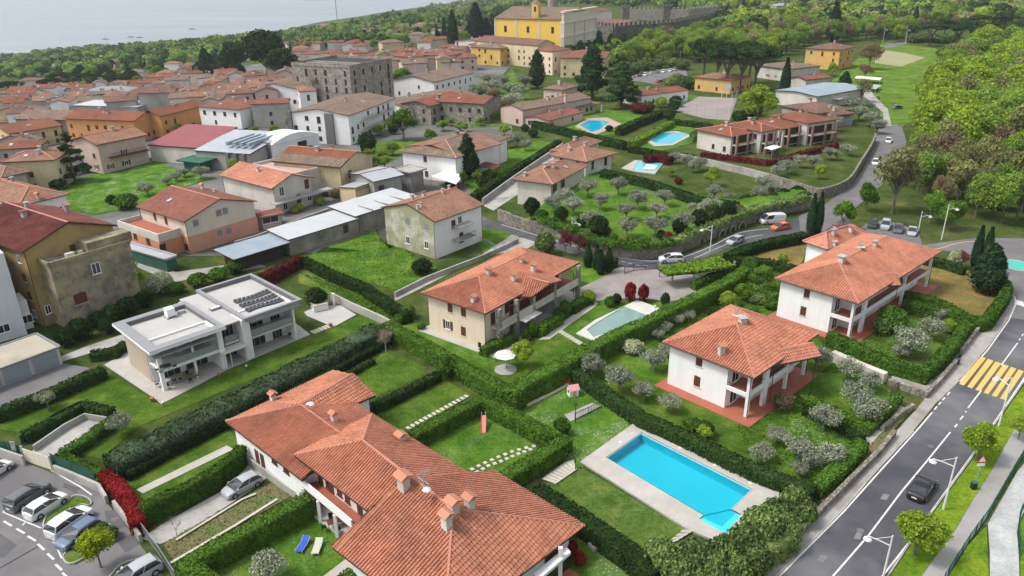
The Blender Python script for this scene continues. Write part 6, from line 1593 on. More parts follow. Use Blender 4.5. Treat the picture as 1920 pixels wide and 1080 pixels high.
# castle
def castle(pts,h,label,w=2,mat=CASTLE,z=0):
    W_=[P(x,y,0) for x,y in pts]; r=empty('castle_wall',W_[0],label,'castle wall','castle walls'); mb=MB(); mer=MB(); mer.box((0,0,0),1.8,w*.5,1.8); mm=mer.mesh('merlon',mat); 
    for i in range(len(W_)-1):
        p,q=W_[i],W_[i+1]; mb.beam(p+V(0,0,h),q+V(0,0,h),w,h+2); L_=(q-p).length; n=int(L_/3.6); d=(q-p).normalized()
        for k in range(n): c=p.lerp(q,(k+.5)/n)+V(0,0,h)-W_[0]; o=link('merlon',mm,r,c); o.rotation_euler=(0,0,math.atan2(d.y,d.x))
    mb.build('wall',mat,r); return r
castle([(1105,86),(1150,92),(1260,82),(1330,62),(1344,52)],13.5,'long dark crenellated castle wall above the wooded slope')
castle([(1170,42),(1290,42),(1345,36)],11,'far crenellated castle wall behind the long wall',mat=RUBG)
for x,y,s_ in((1172,46,'left'),(1248,44,'right')):
    h=House('square crenellated castle tower, the %s one of the pair'%s_,'tower',name='castle_tower'); p=P(x,y); h._root(p); mb=MB(); mb.box(p,6,6,14); mb.build('wall',CASTLE,h.root); mb=MB(); mb.box((0,0,0),1.4,1.4,1.6); mm=mb.mesh('merlon',CASTLE)
    for a in range(3):
        for b in range(3):
            if a!=1 or b!=1: link('merlon',mm,h.root,(-2.8+a*2.8,-2.8+b*2.8,14))
HB('low house with old brown roof inside the castle walls',(1100,40),(1165,46),(1180,38),5,2,'gable','AB',OFFW,TILEB,wins=False)
HB('second brown hip roof inside the castle walls',(1110,49),(1160,52),(1200,47),6,2.5,'hip',None,OFFW,TILEB,wins=False)
# farmhouse by the first distant pool
h=HB('pink farmhouse with long mottled roof and red lean-to by the distant pool',(955,197),(980,207),(1057,178),5.5,1.3,'gable','BC',PINKW,TILEM,over=.3,kinds='d')
h.block((996,217),(1029,227),(1058,207),3,.9,'gable','BC',wall=PINKW,tile=TILER,over=.3,kinds='d'); h.block((1018,165),(1055,169),(1080,160),7.5,1.3,'hip',wall=PINKW,tile=TILEM,kinds='d')
h.block((1038,190),(1082,201),(1124,192),3.3,1.3,'hip',wall=PINKW,tile=TILEM,over=1.8,kinds='d'); h.chimney(1060,192,2.6,1.0,mat=PINKW)
for x in(.2,3.4): h.bx('porch_column',WHITE,(x,x+.5,h.lv-.7,h.lv-.2,0,3.2))
HB('small white building with long orange roof beside the parked cars',(1190,171),(1203,180),(1248,164),4,1.0,'gable','BC',WHITE,TILEO,over=.2,kinds='d')
HB('low yellow house with pinkish roof under the umbrella pines',(1300,144),(1372,151),(1412,142),5.5,1.4,'hip',None,OCHRE,TILEP,kinds='d')
HB('three storey yellow house with brown hip roof beside the meadow',(1509,90),(1577,94),(1605,87),9.5,2.0,'hip',None,OCHRE,TILEB,kinds='d',dens=3.4)
HB('long low shed with blue grey metal roof',(1474,167),(1533,181),(1577,160),5,.8,'gable','BC',OFFW,METALB,name='shed',cat='shed',wins=False)
HB('house with low purple brown hip roof above the terracotta row',(1473,197),(1532,213),(1593,203),4.5,1.8,'hip',None,GREYW,TILEB,wins=False).block((1530,207),(1560,217),(1595,210),4,1.2,'hip',wall=GREYW,tile=TILEB,wins=False)
HB('low house with faded brown roof left of the blue metal shed',(1443,120),(1480,130),(1507,120),5.5,1.5,'hip',None,OFFW,TILEM)
HB('small pink roofed hut between faded roof and blue metal shed',(1490,144),(1512,150),(1544,143),4,1.0,'gable','BC',OFFW,TILER,wins=False)
for i,(a,b,c,lb) in enumerate((((1312,241),(1372,257),(1413,246),'leftmost'),((1377,232),(1428,248),(1455,240),'second from left'),((1424,226),(1470,242),(1498,231),'third from left'),((1464,214),(1515,232),(1549,220),'rightmost'))):
    h=HB('terrace house with bright terracotta roof, %s of the row of four'%lb,a,b,c,[5.4,6.2,5.2,6.4][i],1.3,'hip',None,OFFW,TILEO,group='row of four terracotta terrace houses',kinds='d',over=.6)
    h.bx('balcony_floor',OFFW,(-1.2,.6,1,h.lv-1,2.8,3.0)); h.bx('brick_pillar',M('brown_brick_pillar',(.2,.12,.1),(.25,.16,.13),2,.9,0),*[(-1.2,-.7,y,y+.6,0,5.9) for y in(1,h.lv*.5,h.lv-1.6)]); h.railing([h.pt(-1.1,1.2,0),h.pt(-1.1,h.lv-1.2,0)],3.0,.9,BROWN); h.bx('loggia_shade_panel',DARKW,(.55,.595,1.5,h.lv-1.6,3.1,5.2),(.55,.595,1.5,h.lv-1.6,.3,2.5)); h.chimney((a[0]+c[0])/2,(a[1]+c[1])/2-7,1,.9)  # thin dark panels on the wall face stand in for shaded loggias
# pink villa with garage
h=HB('large pale villa with pink tiled hip roofs above the olive garden',(957,338),(1037,346),(1117,312),5.8,1.7,'hip',None,OFFW,TILEP,over=.8,kinds='d',wins=False)
for x,y in((1040,352),(1055,343)): h.win(x,y,2.0,1.8,'dark')
h.chimney(984,330,.7,.8,'slab'); h.block((1034,289),(1100,304),(1150,286),5.8,1.7,'hip',wall=OFFW,tile=TILEP,over=.8,kinds='d'); h.block((1028,284),(1075,288),(1143,267),6.2,1.5,'hip',wall=OFFW,tile=TILEP,wins=False); h.chimney(1067,283,.7,.9,'slab')
h=HB('white house with faded brown hip roof behind the clipped round trees',(755,282),(856,297),(943,256),6.5,2.0,'hip',None,WHITE,TILEM,over=.6,kinds='s',wins=False); h.block((800,266),(860,292),(905,265),6.6,1.5,'gable','BC',wall=WHITE,tile=TILEP,nowall=True,wins=False)
for x,y in((797,298),(800,326)): h.win(x,y,1.0,1.5,'shut')
# white house with long balcony
h=HB('white two storey house with terracotta gable roof and long balcony',(585,332),(509,354),(418,327),6.2,2.0,'gable','BC',OFFW,TILE,over=.7,overg=.4,wins=False)
print('balc %.1f %.1f'%(h.lu,h.lv))
h.bx('balcony_floor',CONC,(-.4,h.lu+4,-1.6,.6,2.8,3.0)); h.railing([h.pt(-.3,-1.5,0),h.pt(h.lu+3.9,-1.5,0)],3.0,.9,GALV)
for x,y,k in((528,359,'glass'),(575,345,'shut'),(560,372,'shut'),(535,385,'glass'),(580,368,'glass')): h.win(x,y,1.2,2.1,k)
h.block((602,314),(552,330),(492,308),6.0,.7,'flat',wall=OFFW,tile=OFFW,over=.05,wins=False,flatmat=M('pink_terrace',(.42,.3,.27),None,fine=.05)); 
h=HB('small sunroom with red brown roof below the white balcony house',(480,398),(487,410),(528,398),2.8,.5,'gable','BC',PINKW,TILER,name='sunroom',wins=False); h.win(507,410,3.5,1.8,'glass')
h=HB('yellow walled house with half new half mottled roof',(540,294),(638,315),(672,287),7,2.2,'gable','AB',PALEY,TILEO,over=.5,wins=False)
b,Uv,Vv_,LU,LV,zb,g=h.rect
f=[b+Uv*0+Vector((0,0,.16)),b+Uv*LU+Vector((0,0,.16)),b+Uv*LU+Vv_*(LV*.25)+Vector((0,0,1.1+.16)),b+Vv_*(LV*.25)+Vector((0,0,1.1+.16))]; mb=MB(); tile_face(mb,f,rib=False); mb.build('old_tiles',TILEM,h.root)
h.win(656,325,1.4,1.6,'dark')
h=HB('barn with light zinc roof behind the long sheds',(668,322),(700,341),(748,325),5,.8,'gable','BC',GREYW,METAL,name='barn',cat='barn',wins=False); h.block((641,349),(667,357),(698,342),3.4,.6,'shedr','BC',wall=PALEY,tile=METAL,wins=False,over=.2); h.win(715,352,1.4,1.2,'dark')
HB('small grey concrete block building behind the olive house',(745,316),(770,325),(792,315),5,.2,'flat',None,CONCD,CONC,name='outbuilding',cat='outbuilding',wins=False,flatmat=CONC)
FIB=M('fibre_cement_sheets',(.40,.42,.44),(.45,.47,.48),.3,.7,0,fine=.04)
HB('left long shed with pale sheet roof along the lane',(505,434),(540,450),(666,407),3.3,.5,'shed','BC',CONCD,FIB,name='shed',cat='shed',over=.2,wins=False,rib=False).win(648,428,1.2,1.6,'dark')
h=HB('right long shed with pale sheet roof and dark joints',(628,388),(666,406),(763,364),3.8,.5,'shed','BC',CONCD,FIB,name='shed',cat='shed',over=.2,wins=False,rib=False)
h.bx('roof_joint',CONCD,*[(0,h.lu,y,y+.4,4.05,4.1) for y in(h.lv*.25,h.lv*.5,h.lv*.75)])
h=HB('open carport with blue grey metal roof at the end of the long sheds',(404,470),(438,487),(541,453),2.9,.3,'shed','BC',DARKW,METALB,name='carport',cat='carport',over=1.2,wins=False,rib=False)
h=HB('low lean-to with grey roof and green mesh sides below the orange house',(247,454),(310,487),(328,479),2.5,.2,'flat',None,GREENT,METAL,name='lean_to',cat='shed',over=.1,wins=False,flatmat=METAL)
wallrun([(440,452),(480,441),(560,410),(640,382),(670,369)],2.6,.3,CONC,'long plain wall behind the pale sheet roofs')
HB('dark green flat canopy beside the large hall',(342,298),(375,306),(398,296),3,.1,'flat',None,GREENT,GREENT,name='canopy',cat='canopy',over=1.2,wins=False,flatmat=GREENT)
# ---------------------------------------------------------------- far houses
FW=[WHITE,OFFW,PALEY,CREAM,PINKW,OFFW]; FT=[TILEP,TILEB,TILEM,TILER,TILEO,TILEP]; FN={TILEP:'pink',TILEB:'brown',TILEM:'mottled brown',TILER:'dark red',TILEO:'orange'}
WN={WHITE:'white',OFFW:'off-white',PALEY:'pale yellow',CREAM:'cream',PINKW:'pink'}
def small(px,py,w,d,rot,e,tile,wall,label,type='hip',wins=True,group=None):
    c=P(px,py,e); a=rad(rot); u=Vector((math.cos(a),math.sin(a),0)); v=Vector((-math.sin(a),math.cos(a),0))
    cs=[c+u*x*w/2+v*y*d/2 for x,y in((-1,-1),(1,-1),(1,1),(-1,1))]; i=min(range(4),key=lambda k:(cs[k]-Vector((0,0,CH))).length)
    h=House(label,group=group); h.block(cs[(i-1)%4],cs[i],cs[(i+1)%4],e,min(w,d)*.17,type,None,wall,tile,over=.4,wins=wins,rib=False,kinds='d'); return h
named=[(250,134,16,10,8,6,TILEM,OFFW,'white house with beige hip roof in front of the dark pines'),(300,143,18,10,-6,5,TILEO,PALEY,'yellow house with orange roof beside two small cypresses'),
(220,158,22,12,10,4,TILEP,PINKW,'low pinkish roof behind the flat industrial roof'),(300,172,30,14,18,7,TILEB,M('mauve_plaster',(.33,.22,.21),(.3,.2,.2),.3),'long mauve house with dark brown roof, its left wing'),(440,168,26,13,-20,8,TILEB,MATS['mauve_plaster'],'mauve house with dark brown gabled roof, its right wing'),
(60,222,26,12,15,5,TILEM,GREYW,'grey walled house with faded roof at the left edge'),(70,186,22,14,12,6,TILEP,GREYW,'house with smooth pink orange roof beside the industrial roof'),(35,210,24,14,25,6,TILEM,GREYW,'old mottled roof left of the smooth pink orange roof'),
(265,186,20,8,10,4,TILEB,GREYW,'long low brown barrel tiled roof beside the flat grey roof'),(35,222,14,9,10,5,TILEM,GREYW,'small patchy roof at the left edge'),
(255,110,10,8,10,6,TILEO,OFFW,'distant orange roof among lakeside trees left'),(60,115,20,8,10,5,TILEO,PINKW,'distant pink roof by the shore at the left'),(325,118,12,8,0,6,TILEP,WHITE,'distant house behind three cypresses'),
(250,93,14,8,20,6,TILER,OFFW,'distant red roofs on the wooded shore'),(310,90,14,8,-10,6,TILEP,OFFW,'distant pink roof beside twin shore cypresses'),(360,136,12,8,10,6,TILEO,CREAM,'small orange roof left of the tall broadleaf trees'),
(470,75,16,10,0,7,TILEP,OFFW,'distant pale villa above the lake on the headland'),(440,87,14,9,12,6,TILER,OFFW,'distant red roofed house below the headland villa'),
(545,62,18,10,10,7,TILEP,OFFW,'pinkish villa on the wooded headland'),(590,80,15,10,-15,6,TILER,PINKW,'pink house with red roof in the middle of the far village'),(668,78,14,10,30,6,TILEO,ORANGE,'bright orange gabled house in the far village'),
(700,50,16,10,8,6,TILEO,OFFW,'orange roof high in the far village'),(790,45,15,10,0,6,TILEP,WHITE,'white house with pale roof high in the far village'),(735,70,16,10,20,5,TILEB,GREYW,'dark roofed house in the middle of the far village'),(745,66,12,9,0,6,TILEM,PALEY,'cream arched house in the far village'),
(560,95,18,10,10,5,TILER,OFFW,'long red roof before the unfinished stone building'),(590,100,16,10,0,6,TILER,OFFW,'red hip roof beside the unfinished stone building'),(625,98,14,10,0,6,TILER,CREAM,'red roof just behind the unfinished stone building'),
(1470,10,22,12,10,9,METALB,GREYW,'distant grey roofed building at the top right'),(1520,2,24,12,0,9,TILER,PINKW,'distant red building at the top edge'),(1695,18,14,12,0,9,TILEO,OCHRE,'small yellow house with orange roof among far trees'),(1910,8,16,12,0,9,TILEP,PINKW,'pink house at the top right corner'),
(1120,20,26,12,8,8,TILEB,OFFW,'brown roof behind the church facade'),(1355,20,14,9,0,7,TILEP,WHITE,'distant white house above the castle'),(1385,30,14,9,10,7,TILEM,OFFW,'distant house right of the castle wall end')]
for t in named:
    c=P(t[0],t[1]); small(*t[:9],wins=(c.length<520))
h=small(210,175,30,20,14,6,GREYM,GREYW,'wide flat industrial roof with dark solar rows',wins=False)
h=House('flat grey roofed building with rows of dark solar panels',name='industrial_building'); h.block((120,178),(168,186),(222,170),6.5,.4,'flat',wall=GREYW,tile=GREYM,over=.2,wins=False)
for i in range(6): h.bx('solar_row',MATS['dark_solar_glass'],(2,h.lu-2,2+i*4.2,4+i*4.2,6.7,7.1))
h=House('flat pale grey roof with concrete rim behind the long orange house',name='industrial_building'); h.block((172,190),(258,201),(278,190),5,.2,'flat',wall=GREYW,tile=CONC,over=.3,wins=False,flatmat=FIB)
def inpoly(x,y,p):
    r=False
    for i in range(len(p)):
        (a,b),(c,d)=p[i],p[i-1]
        if (b>y)!=(d>y) and x<(c-a)*(y-b)/(d-b)+a: r=not r
    return r
OCC=[]
def taken(q,d): return any((q.x-a)**2+(q.y-b)**2<(d+c)**2 for a,b,c in OCC)
for hs_ in list(SC.objects):
    if hs_.type=='EMPTY' and hs_.get('category') in('house','church','hall','building','shed','tower','apartment house','castle wall','barn'): OCC.append((hs_.location.x,hs_.location.y,7))
def scatter(poly,n,mind,fn,seed=1,tries=4000,pad=0):
    r=random.Random(seed); xs=[p[0] for p in poly];ys=[p[1] for p in poly]; pts=[]; k=0
    while len(pts)<n and k<tries:
        k+=1; x=r.uniform(min(xs),max(xs)); y=r.uniform(min(ys),max(ys))
        if not inpoly(x,y,poly): continue
        q=P(x,y); 
        if any((q.x-a.x)**2+(q.y-a.y)**2<mind**2 for a in pts) or taken(q,pad): continue
        pts.append(q); fn(x,y,q,r)
    return pts
VCNT=[0]
def thouse(x,y,q,r):
    t=r.choice([TILEM,TILEB,TILEM,TILEP,TILER,TILEO]); w=r.choice([OFFW,GREYW,PINKW,PALEY,WHITE,GREYW]); a=r.uniform(8,15)
    wn=WN.get(w,'grey'); g='tightly packed old town houses, %s roofs, %s walls'%(FN[t],wn)
    small(x,y,a,r.uniform(6.5,9.5),r.choice([14,20,8,104,98,-70]),r.choice([5,6.5,8,9.5]),t,w,'old town house with %s roof and %s walls between the larger buildings'%(FN[t],wn),r.choice(['gable','hip','gable']),wins=q.length<420,group=g); OCC.append((q.x,q.y,5))
def vhouse(x,y,q,r):
    t=r.choice(FT); w=r.choice(FW); a=r.uniform(10,17); VCNT[0]+=1
    small(x,y-2,a,r.uniform(8,11),r.choice([0,12,25,90,100,-15]),r.choice([4.5,6,6.5]),t,w,'far village house with %s roof and %s walls'%(FN[t],WN[w]),r.choice(['hip','gable']),wins=q.length<620,group='far village houses with %s roofs and %s walls'%(FN[t],WN[w])); OCC.append((q.x,q.y,8))
scatter([(0,165),(120,150),(300,150),(480,135),(560,105),(700,95),(880,85),(880,115),(740,130),(560,175),(480,200),(400,190),(300,175),(120,205),(0,215)],100,8.2,thouse,21,9000,pad=3.5)
scatter([(0,250),(60,255),(130,270),(60,335),(0,335)],5,9,thouse,22,3000,pad=3.5)
scatter([(430,80),(560,50),(700,30),(860,8),(930,0),(940,40),(880,66),(820,80),(700,88),(640,92),(520,96),(470,100)],75,17,vhouse,3)
scatter([(110,105),(320,95),(470,100),(500,130),(470,150),(400,150),(310,155),(240,160),(120,140)],22,17,vhouse,4)
scatter([(0,100),(120,92),(180,88),(110,104),(0,122)],14,18,vhouse,5)
scatter([(40,150),(140,150),(240,165),(230,182),(120,178),(40,175)],6,18,vhouse,6,pad=4)
scatter([(620,96),(900,66),(880,78),(880,110),(820,130),(730,122),(640,110)],14,15,vhouse,8,pad=3)
scatter([(1380,8),(1920,0),(1920,14),(1500,20)],16,22,vhouse,9)
# ================================================================ walls, terrace, fences
TZ=2.2
tp=[(985,411),(1042,421),(1100,447),(1147,457),(1210,461),(1260,455),(1297,441),(1350,418),(1410,396),(1450,385),(1528,368),(1500,352),(1385,374),(1300,366),(1210,334),(1130,316),(1060,347),(1015,385)]
w=[P(x,y,TZ) for x,y in tp]; mb=MB(); mb.prism([p-V(0,0,TZ+.2) for p in w],TZ+.15); props(mb.build('terrace_bank',RUBBLE),kind='structure')
area('lawn',GR_MID,tp,TZ); area('lawn',GR_ROUGH,[(985,411),(1042,421),(1100,447),(1147,457),(1210,461),(1260,455),(1297,441),(1350,418),(1410,396),(1450,385),(1470,378),(1400,385),(1340,405),(1270,432),(1210,445),(1140,440),(1060,415),(1015,395)],TZ+.02)
wallrun([(935,392),(985,411),(1042,421),(1100,447),(1147,457),(1210,461),(1260,455),(1297,441),(1350,418),(1410,396),(1450,385),(1530,368)],TZ+.25,.7,RUBBLE,'long rubble stone retaining wall below the olive garden',curve=True,name='stone_wall')
def niche(px,py,tx,ty,w_=1.9,h_=1.25):
    p=P(px,py,.05); q=P(tx,ty,.05); d=(q-p).normalized(); n=Vector((d.y,-d.x,0)); n=n if n.dot(Vector((0,0,0))-p)>0 else -n
    p=p+n*.12; mb=MB(); pts=[p+d*math.cos(math.pi*k/8)*w_/2+V(0,0,math.sin(math.pi*k/8)*h_) for k in range(9)]; f=pts; mb.prism(f,0,0) if False else mb.poly([x+n*.02 for x in f]);  # flat dark face in front of the wall paints the niche's shaded hollow
    for k in range(8): mb.tube([pts[k]+n*.1,pts[k+1]+n*.1],.14,4,1)
    return thing('arched_niche',mb,[DARKW,RUBG],'dark arched niche at the foot of the rubble wall by the upper road','niche','arched niches in the rubble wall')
for a in((1175,477,1185,479),(1215,481,1225,482),(1272,474,1280,471),(1292,465,1300,462),(1312,457,1320,454),(1352,442,1360,439),(1372,434,1380,431),(1390,427,1398,425)): niche(*a)
wallrun([(1440,325),(1490,340),(1522,350),(1547,352),(1590,335),(1615,300),(1635,268),(1642,250)],2.4,.5,RUBBLE,'curved stone wall with dark stained face beside the top road',curve=True,name='stone_wall')
wallrun([(1265,286),(1335,300),(1400,315),(1440,325)],1.8,.4,CONC,'pale grey driveway wall between terrace houses and lower lawn')
wallrun([(1452,1042),(1545,945),(1648,843),(1678,806)],.9,.45,RUBBLE,'low rubble wall along the main road pavement, lower stretch',name='stone_wall')
wallrun([(1655,800),(1685,775),(1713,757)],.8,.4,RUBBLE,'short rubble wall of the planting bed by the junction',name='stone_wall')
wallrun([(1666,710),(1700,721),(1738,735),(1765,706),(1795,672)],.9,.45,RUBBLE,'rubble wall wrapping the corner above the junction',name='stone_wall')
wallrun([(1803,655),(1828,622),(1850,597),(1880,560),(1890,535),(1885,520)],.9,.4,RUBBLE,'rubble wall below the clipped hedge near the roundabout',name='stone_wall',curve=True)
wallrun([(1562,658),(1610,679),(1662,700)],1.4,.9,OFFW,'wide white topped wall between the two right hand villa gardens')
area('path',PAVE,[(1740,735),(1690,712),(1765,690),(1800,640),(1815,618),(1822,622),(1805,655),(1770,700)],.12); area('path',DECK,[(1620,815),(1680,755),(1698,765),(1655,812),(1540,925),(1528,912)],.12)
area('planting_bed',EARTH,[(1652,812),(1700,768),(1712,764),(1660,825),(1545,945),(1538,938)],.14)
wallrun([(262,960),(300,944),(350,922),(400,895),(440,868),(458,850)],1.5,.25,CONCD,'stained concrete wall along the garage ramp',curve=True)
wallrun([(458,852),(480,868),(530,905),(560,925)],1.0,.2,CONC,'low white edged wall above the driveway end')
wallrun([(-20,834),(42,855)],1.3,.25,CONC,'concrete street wall left of the cream gate'); wallrun([(100,872),(140,888),(184,907),(198,930)],1.0,.3,CONC,'concrete street wall right of the cream gate')
wallrun([(212,938),(245,980),(262,1003)],.9,.3,CONC,'wall stub below the red hedge block')
r=empty('sliding_gate',P(50,866),'cream sheet metal sliding gate at the car park','gate')
a,b=P(48,866),P(101,884); d=(b-a).normalized()
for k in range(5):
    mb=MB(); q0=a+(b-a)*(k/5)+V(0,0,.1);q1=a+(b-a)*((k+1)/5-.008)+V(0,0,.1); mb.beam(q0+V(0,0,1.75),q1+V(0,0,1.75),.06,1.7); mb.build('panel',M('cream_sheet',(.62,.58,.48),None,fine=.03),r)
mb=MB(); mb.box(a,.2,.2,2.1); mb.build('gate_post',GALV,r); mb=MB(); mb.box(b,.2,.2,2.1); mb.build('gate_post',GALV,r)
mb=MB(); p=P(33,862); mb.box(p+V(0,0,1.2),.5,.12,1.2); mb.tube([p,p+V(0,0,1.2)],.05,5); thing('intercom_panel',mb,GALV,'grey intercom panel on a post left of the cream gate','intercom')
fence([(-10,846),(42,862)],1.9,'dark mesh fence on the street wall left of the gate',GREENF,mesh=GREENF)
fence([(102,880),(140,896),(182,914)],2.1,'dark green screened fence on the wall right of the cream gate',GREENF,mesh=GREENF)
fence([(258,985),(280,1015),(305,1050),(330,1090)],1.3,'grey metal railing beside the car park pavement',GALV,mesh=None,bars=.25)
fence([(42,835),(110,790),(155,768),(195,775)],1.3,'green mesh fence round the sunken ramp',GREENF,mesh=GREENF)
wallrun([(62,835),(120,795),(158,775),(200,782)],.9,.2,CONC,'pale concrete parapet of the sunken ramp'); area('ramp',CONC,[(60,845),(120,803),(158,782),(200,790),(160,815),(110,850),(85,862)],.08)
fence([(1768,1095),(1777,1080),(1815,1020),(1850,972),(1880,920),(1905,877),(1930,838)],1.3,'green wire mesh fence between footpath and concrete channel',GREENF,mesh=None,bars=.45,post=2)
fence([(1911,1050),(1907,1000),(1912,965),(1930,935)],1.2,'green mesh fence at the right side of the concrete channel',GREENF,bars=.45)
fence([(1170,514),(1188,508),(1230,505)],1.3,'dark sliding driveway gate beside the ivy carport',IRON,bars=.2,name='driveway_gate')
fence([(1640,236),(1652,237)],1.2,'short dark barrier left of the meadow track',DARKW,rails=(.3,.6,.9)); fence([(1685,238),(1697,240)],1.2,'short dark barrier right of the meadow track',DARKW,rails=(.3,.6,.9))
fence([(1262,207),(1320,222),(1368,226),(1382,184)],4,'tall wire fence with thin posts round the sports court',GALV,post=5,rails=(.98,))
for x,y,s_ in((1353,184,'far'),):
    p=P(x,y); r=empty('football_goal',p,'white goal frame at the far end of the sports court','goal'); mb=MB(); mb.tube([p,p+V(0,0,2.6)],.1,5); mb.tube([p+V(4,0,0),p+V(4,0,2.6)],.1,5); mb.tube([p+V(0,0,2.6),p+V(4,0,2.6)],.1,5); mb.build('frame',WMET,r)
    mb=MB(); mb.box(p+V(2,-.2,3.6),2.6,.15,1.6); mb.tube([p+V(2,.2,0),p+V(2,.2,3.8)],.1,5); thing('basketball_board',mb,WMET,'white basketball backboard above the goal','backboard')
fence([(1668,745),(1682,730)],1.1,'dark wooden gate at the junction corner',DARKW,rails=(.3,.6,.9),name='garden_gate'); fence([(1615,832),(1632,815)],1.1,'dark wooden gate at the lower end of the villa path',DARKW,rails=(.3,.6,.9),name='garden_gate'); fence([(1768,665),(1792,672)],1.1,'dark wooden gate before the roundabout villa path',DARKW,rails=(.3,.6,.9),name='garden_gate')
fence([(895,450),(930,470),(972,445)],1.1,'grey railing round the small lawn behind the olive house',GALV,bars=.3)
wallrun([(740,548),(800,518),(860,495),(905,478)],.9,.3,CONC,'low wall between olive house lawn and driveway'); wallrun([(905,478),(940,462),(972,447)],.9,.25,CONC,'low wall edging the small lawn behind the olive house')
wallrun([(620,548),(660,568),(715,592),(730,600)],1.3,.35,CONC,'pale garden wall running from the modern house pool to the hedge')
wallrun([(905,372),(960,332),(1040,278),(1055,268)],1.5,.3,CONC,'pale driveway wall along the pink villa'); area('driveway',CONC,[(905,385),(925,395),(1000,345),(1040,300),(1060,275),(1045,275),(960,335)],.06)
area('path',DECK,[(1010,637),(1100,572),(1118,565),(1122,570),(1030,636)],.09)
# street lamps
lamp(1331,473,5.3,1305,470,'white street lamp with a left arm over the curved upper road')
lamp(1765,450,7.2,1800,449,'tall white street lamp on the grass beside the parked cars')
lamp(1768,957,6.3,1730,945,'white street lamp overhanging the main road near the black car')
lamp(1656,1082,4.6,1610,1065,'white street lamp at the bottom end of the main road')
lamp(1872,800,6.5,1840,780,'white street lamp beside the yellow crossing'); lamp(1072,448,4.4,1080,450,'thin pale lamp in front of the purple trees')
lamp(1722,432,4,1735,432,'thin pale lamp post at the corner of the small parking area')
for x,y in((1180,118),(1275,110),(1452,95),(1513,78),(1655,80),(1697,82)): lamp(x,y,9,x+8,y,'distant pale lamp post at the foot of the castle park',group='distant lamp posts of the castle park',arm=1.5)
def simple_lamp(px,py,h,label):
    p=P(px,py); r=empty('garden_lamp',p,label,'garden lamp'); mb=MB(); mb.tube([p,p+V(0,0,h)],.05,6); mb.build('pole',IRON,r); mb=MB(); mb.ball(p+V(0,0,h),.25,.25,.12,8,3,half=True); mb.build('lamp_shade',IRON,r)
simple_lamp(1079,793,2.6,'black garden lamp on the daisy lawn above the pool')
p=P(1079,883); mb=MB(); mb.tube([p,p+V(0,0,1.4),p+V(-.3,.1,1.9),p+V(-.9,.2,2.1),p+V(-1.2,.2,1.9)],.05,6); thing('garden_lamp',mb,IRON,'black curved hook lamp beside the pool path','garden lamp')
for x,y,lb in((308,762,'patio corner of the modern house'),(232,1075,'car park bed'),(235,806,'grass beside the olive tree'),(950,690,'lawn by the parasol'),(1228,580,'pale pool paving'),(463,693,'hedge beside the modern house')):
    p=P(x,y); r=empty('bollard_light',p,'small white globe light at the '+lb,'garden light'); mb=MB(); mb.tube([p,p+V(0,0,.5)],.04,5); mb.build('stem',IRON,r); mb=MB(); mb.ball(p+V(0,0,.6),.16,.16,.16,8,5); mb.build('globe',FABW,r)
# cars
WHT,SIL,GRY,BLK,BLU,ORA,DGR,RDC=(.62,.62,.62),(.36,.37,.39),(.10,.105,.11),(.012,.012,.015),(.10,.14,.22),(.55,.13,.03),(.03,.04,.045),(.4,.03,.03)
car(55,938,100,908,GRY,'dark grey estate car in the first bay of the car park','suv'); car(89,955,132,927,WHT,'white hatchback with dark rear window in the second bay','hatch'); car(133,987,175,957,WHT,'white car parked right beside the blue grey one','suv'); car(150,1009,112,1035,BLU,'blue grey car facing down beside the yellow green tree','hatch')
car(256,1088,215,1112,SIL,'silver car cut by the bottom edge of the photo','suv'); car(-12,892,20,872,WHT,'white car at the left edge of the car park','hatch'); car(455,918,418,938,SIL,'silver grey car parked at the end of the concrete ramp','hatch')
car(1727,922,1764,872,BLK,'black coupe driving up the main road','sedan'); car(1258,491,1225,492,WHT,'white car rounding the bend before the ivy carport','suv'); car(1378,456,1340,470,SIL,'silver car driving down the curved upper road','hatch')
car(1463,430,1430,436,ORA,'orange car at the upper road junction','hatch'); car(1447,418,1420,420,WHT,'white box van behind the orange car','van'); car(1641,308,1632,335,WHT,'white car coming down the top road','hatch'); car(1665,267,1666,290,WHT,'smaller white car near the top of the road','hatch')
for x,y,c,k,lb in((1636,425,DGR,'hatch','first from left, almost black'),(1660,427,SIL,'suv','second from left, silver grey'),(1684,434,GRY,'hatch','third from left, dark grey'),(1710,438,SIL,'sedan','rightmost, silver')): car(x,y,x-7,y+22,c,'parked car in the small parking area, '+lb,k,'cars in the small parking area')
car(1682,204,1690,203,GRY,'dark grey car standing in the meadow','hatch')
for x,y,c in((1186,145,SIL),(1199,143,BLK),(1209,142,WHT),(1220,139,SIL),(1232,137,GRY),(1243,136,WHT),(1256,134,WHT),(1264,132,SIL)): car(x,y,x-3,y+8,c,'parked car in the distant row below the castle, %s'%{SIL:'silver',BLK:'black',WHT:'white',GRY:'grey'}[c],'hatch','row of cars in the distant car park')
car(1235,155,1220,157,RDC,'red car beside the small white building','hatch'); car(1246,153,1235,157,BLK,'black car next to the distant red one','hatch')
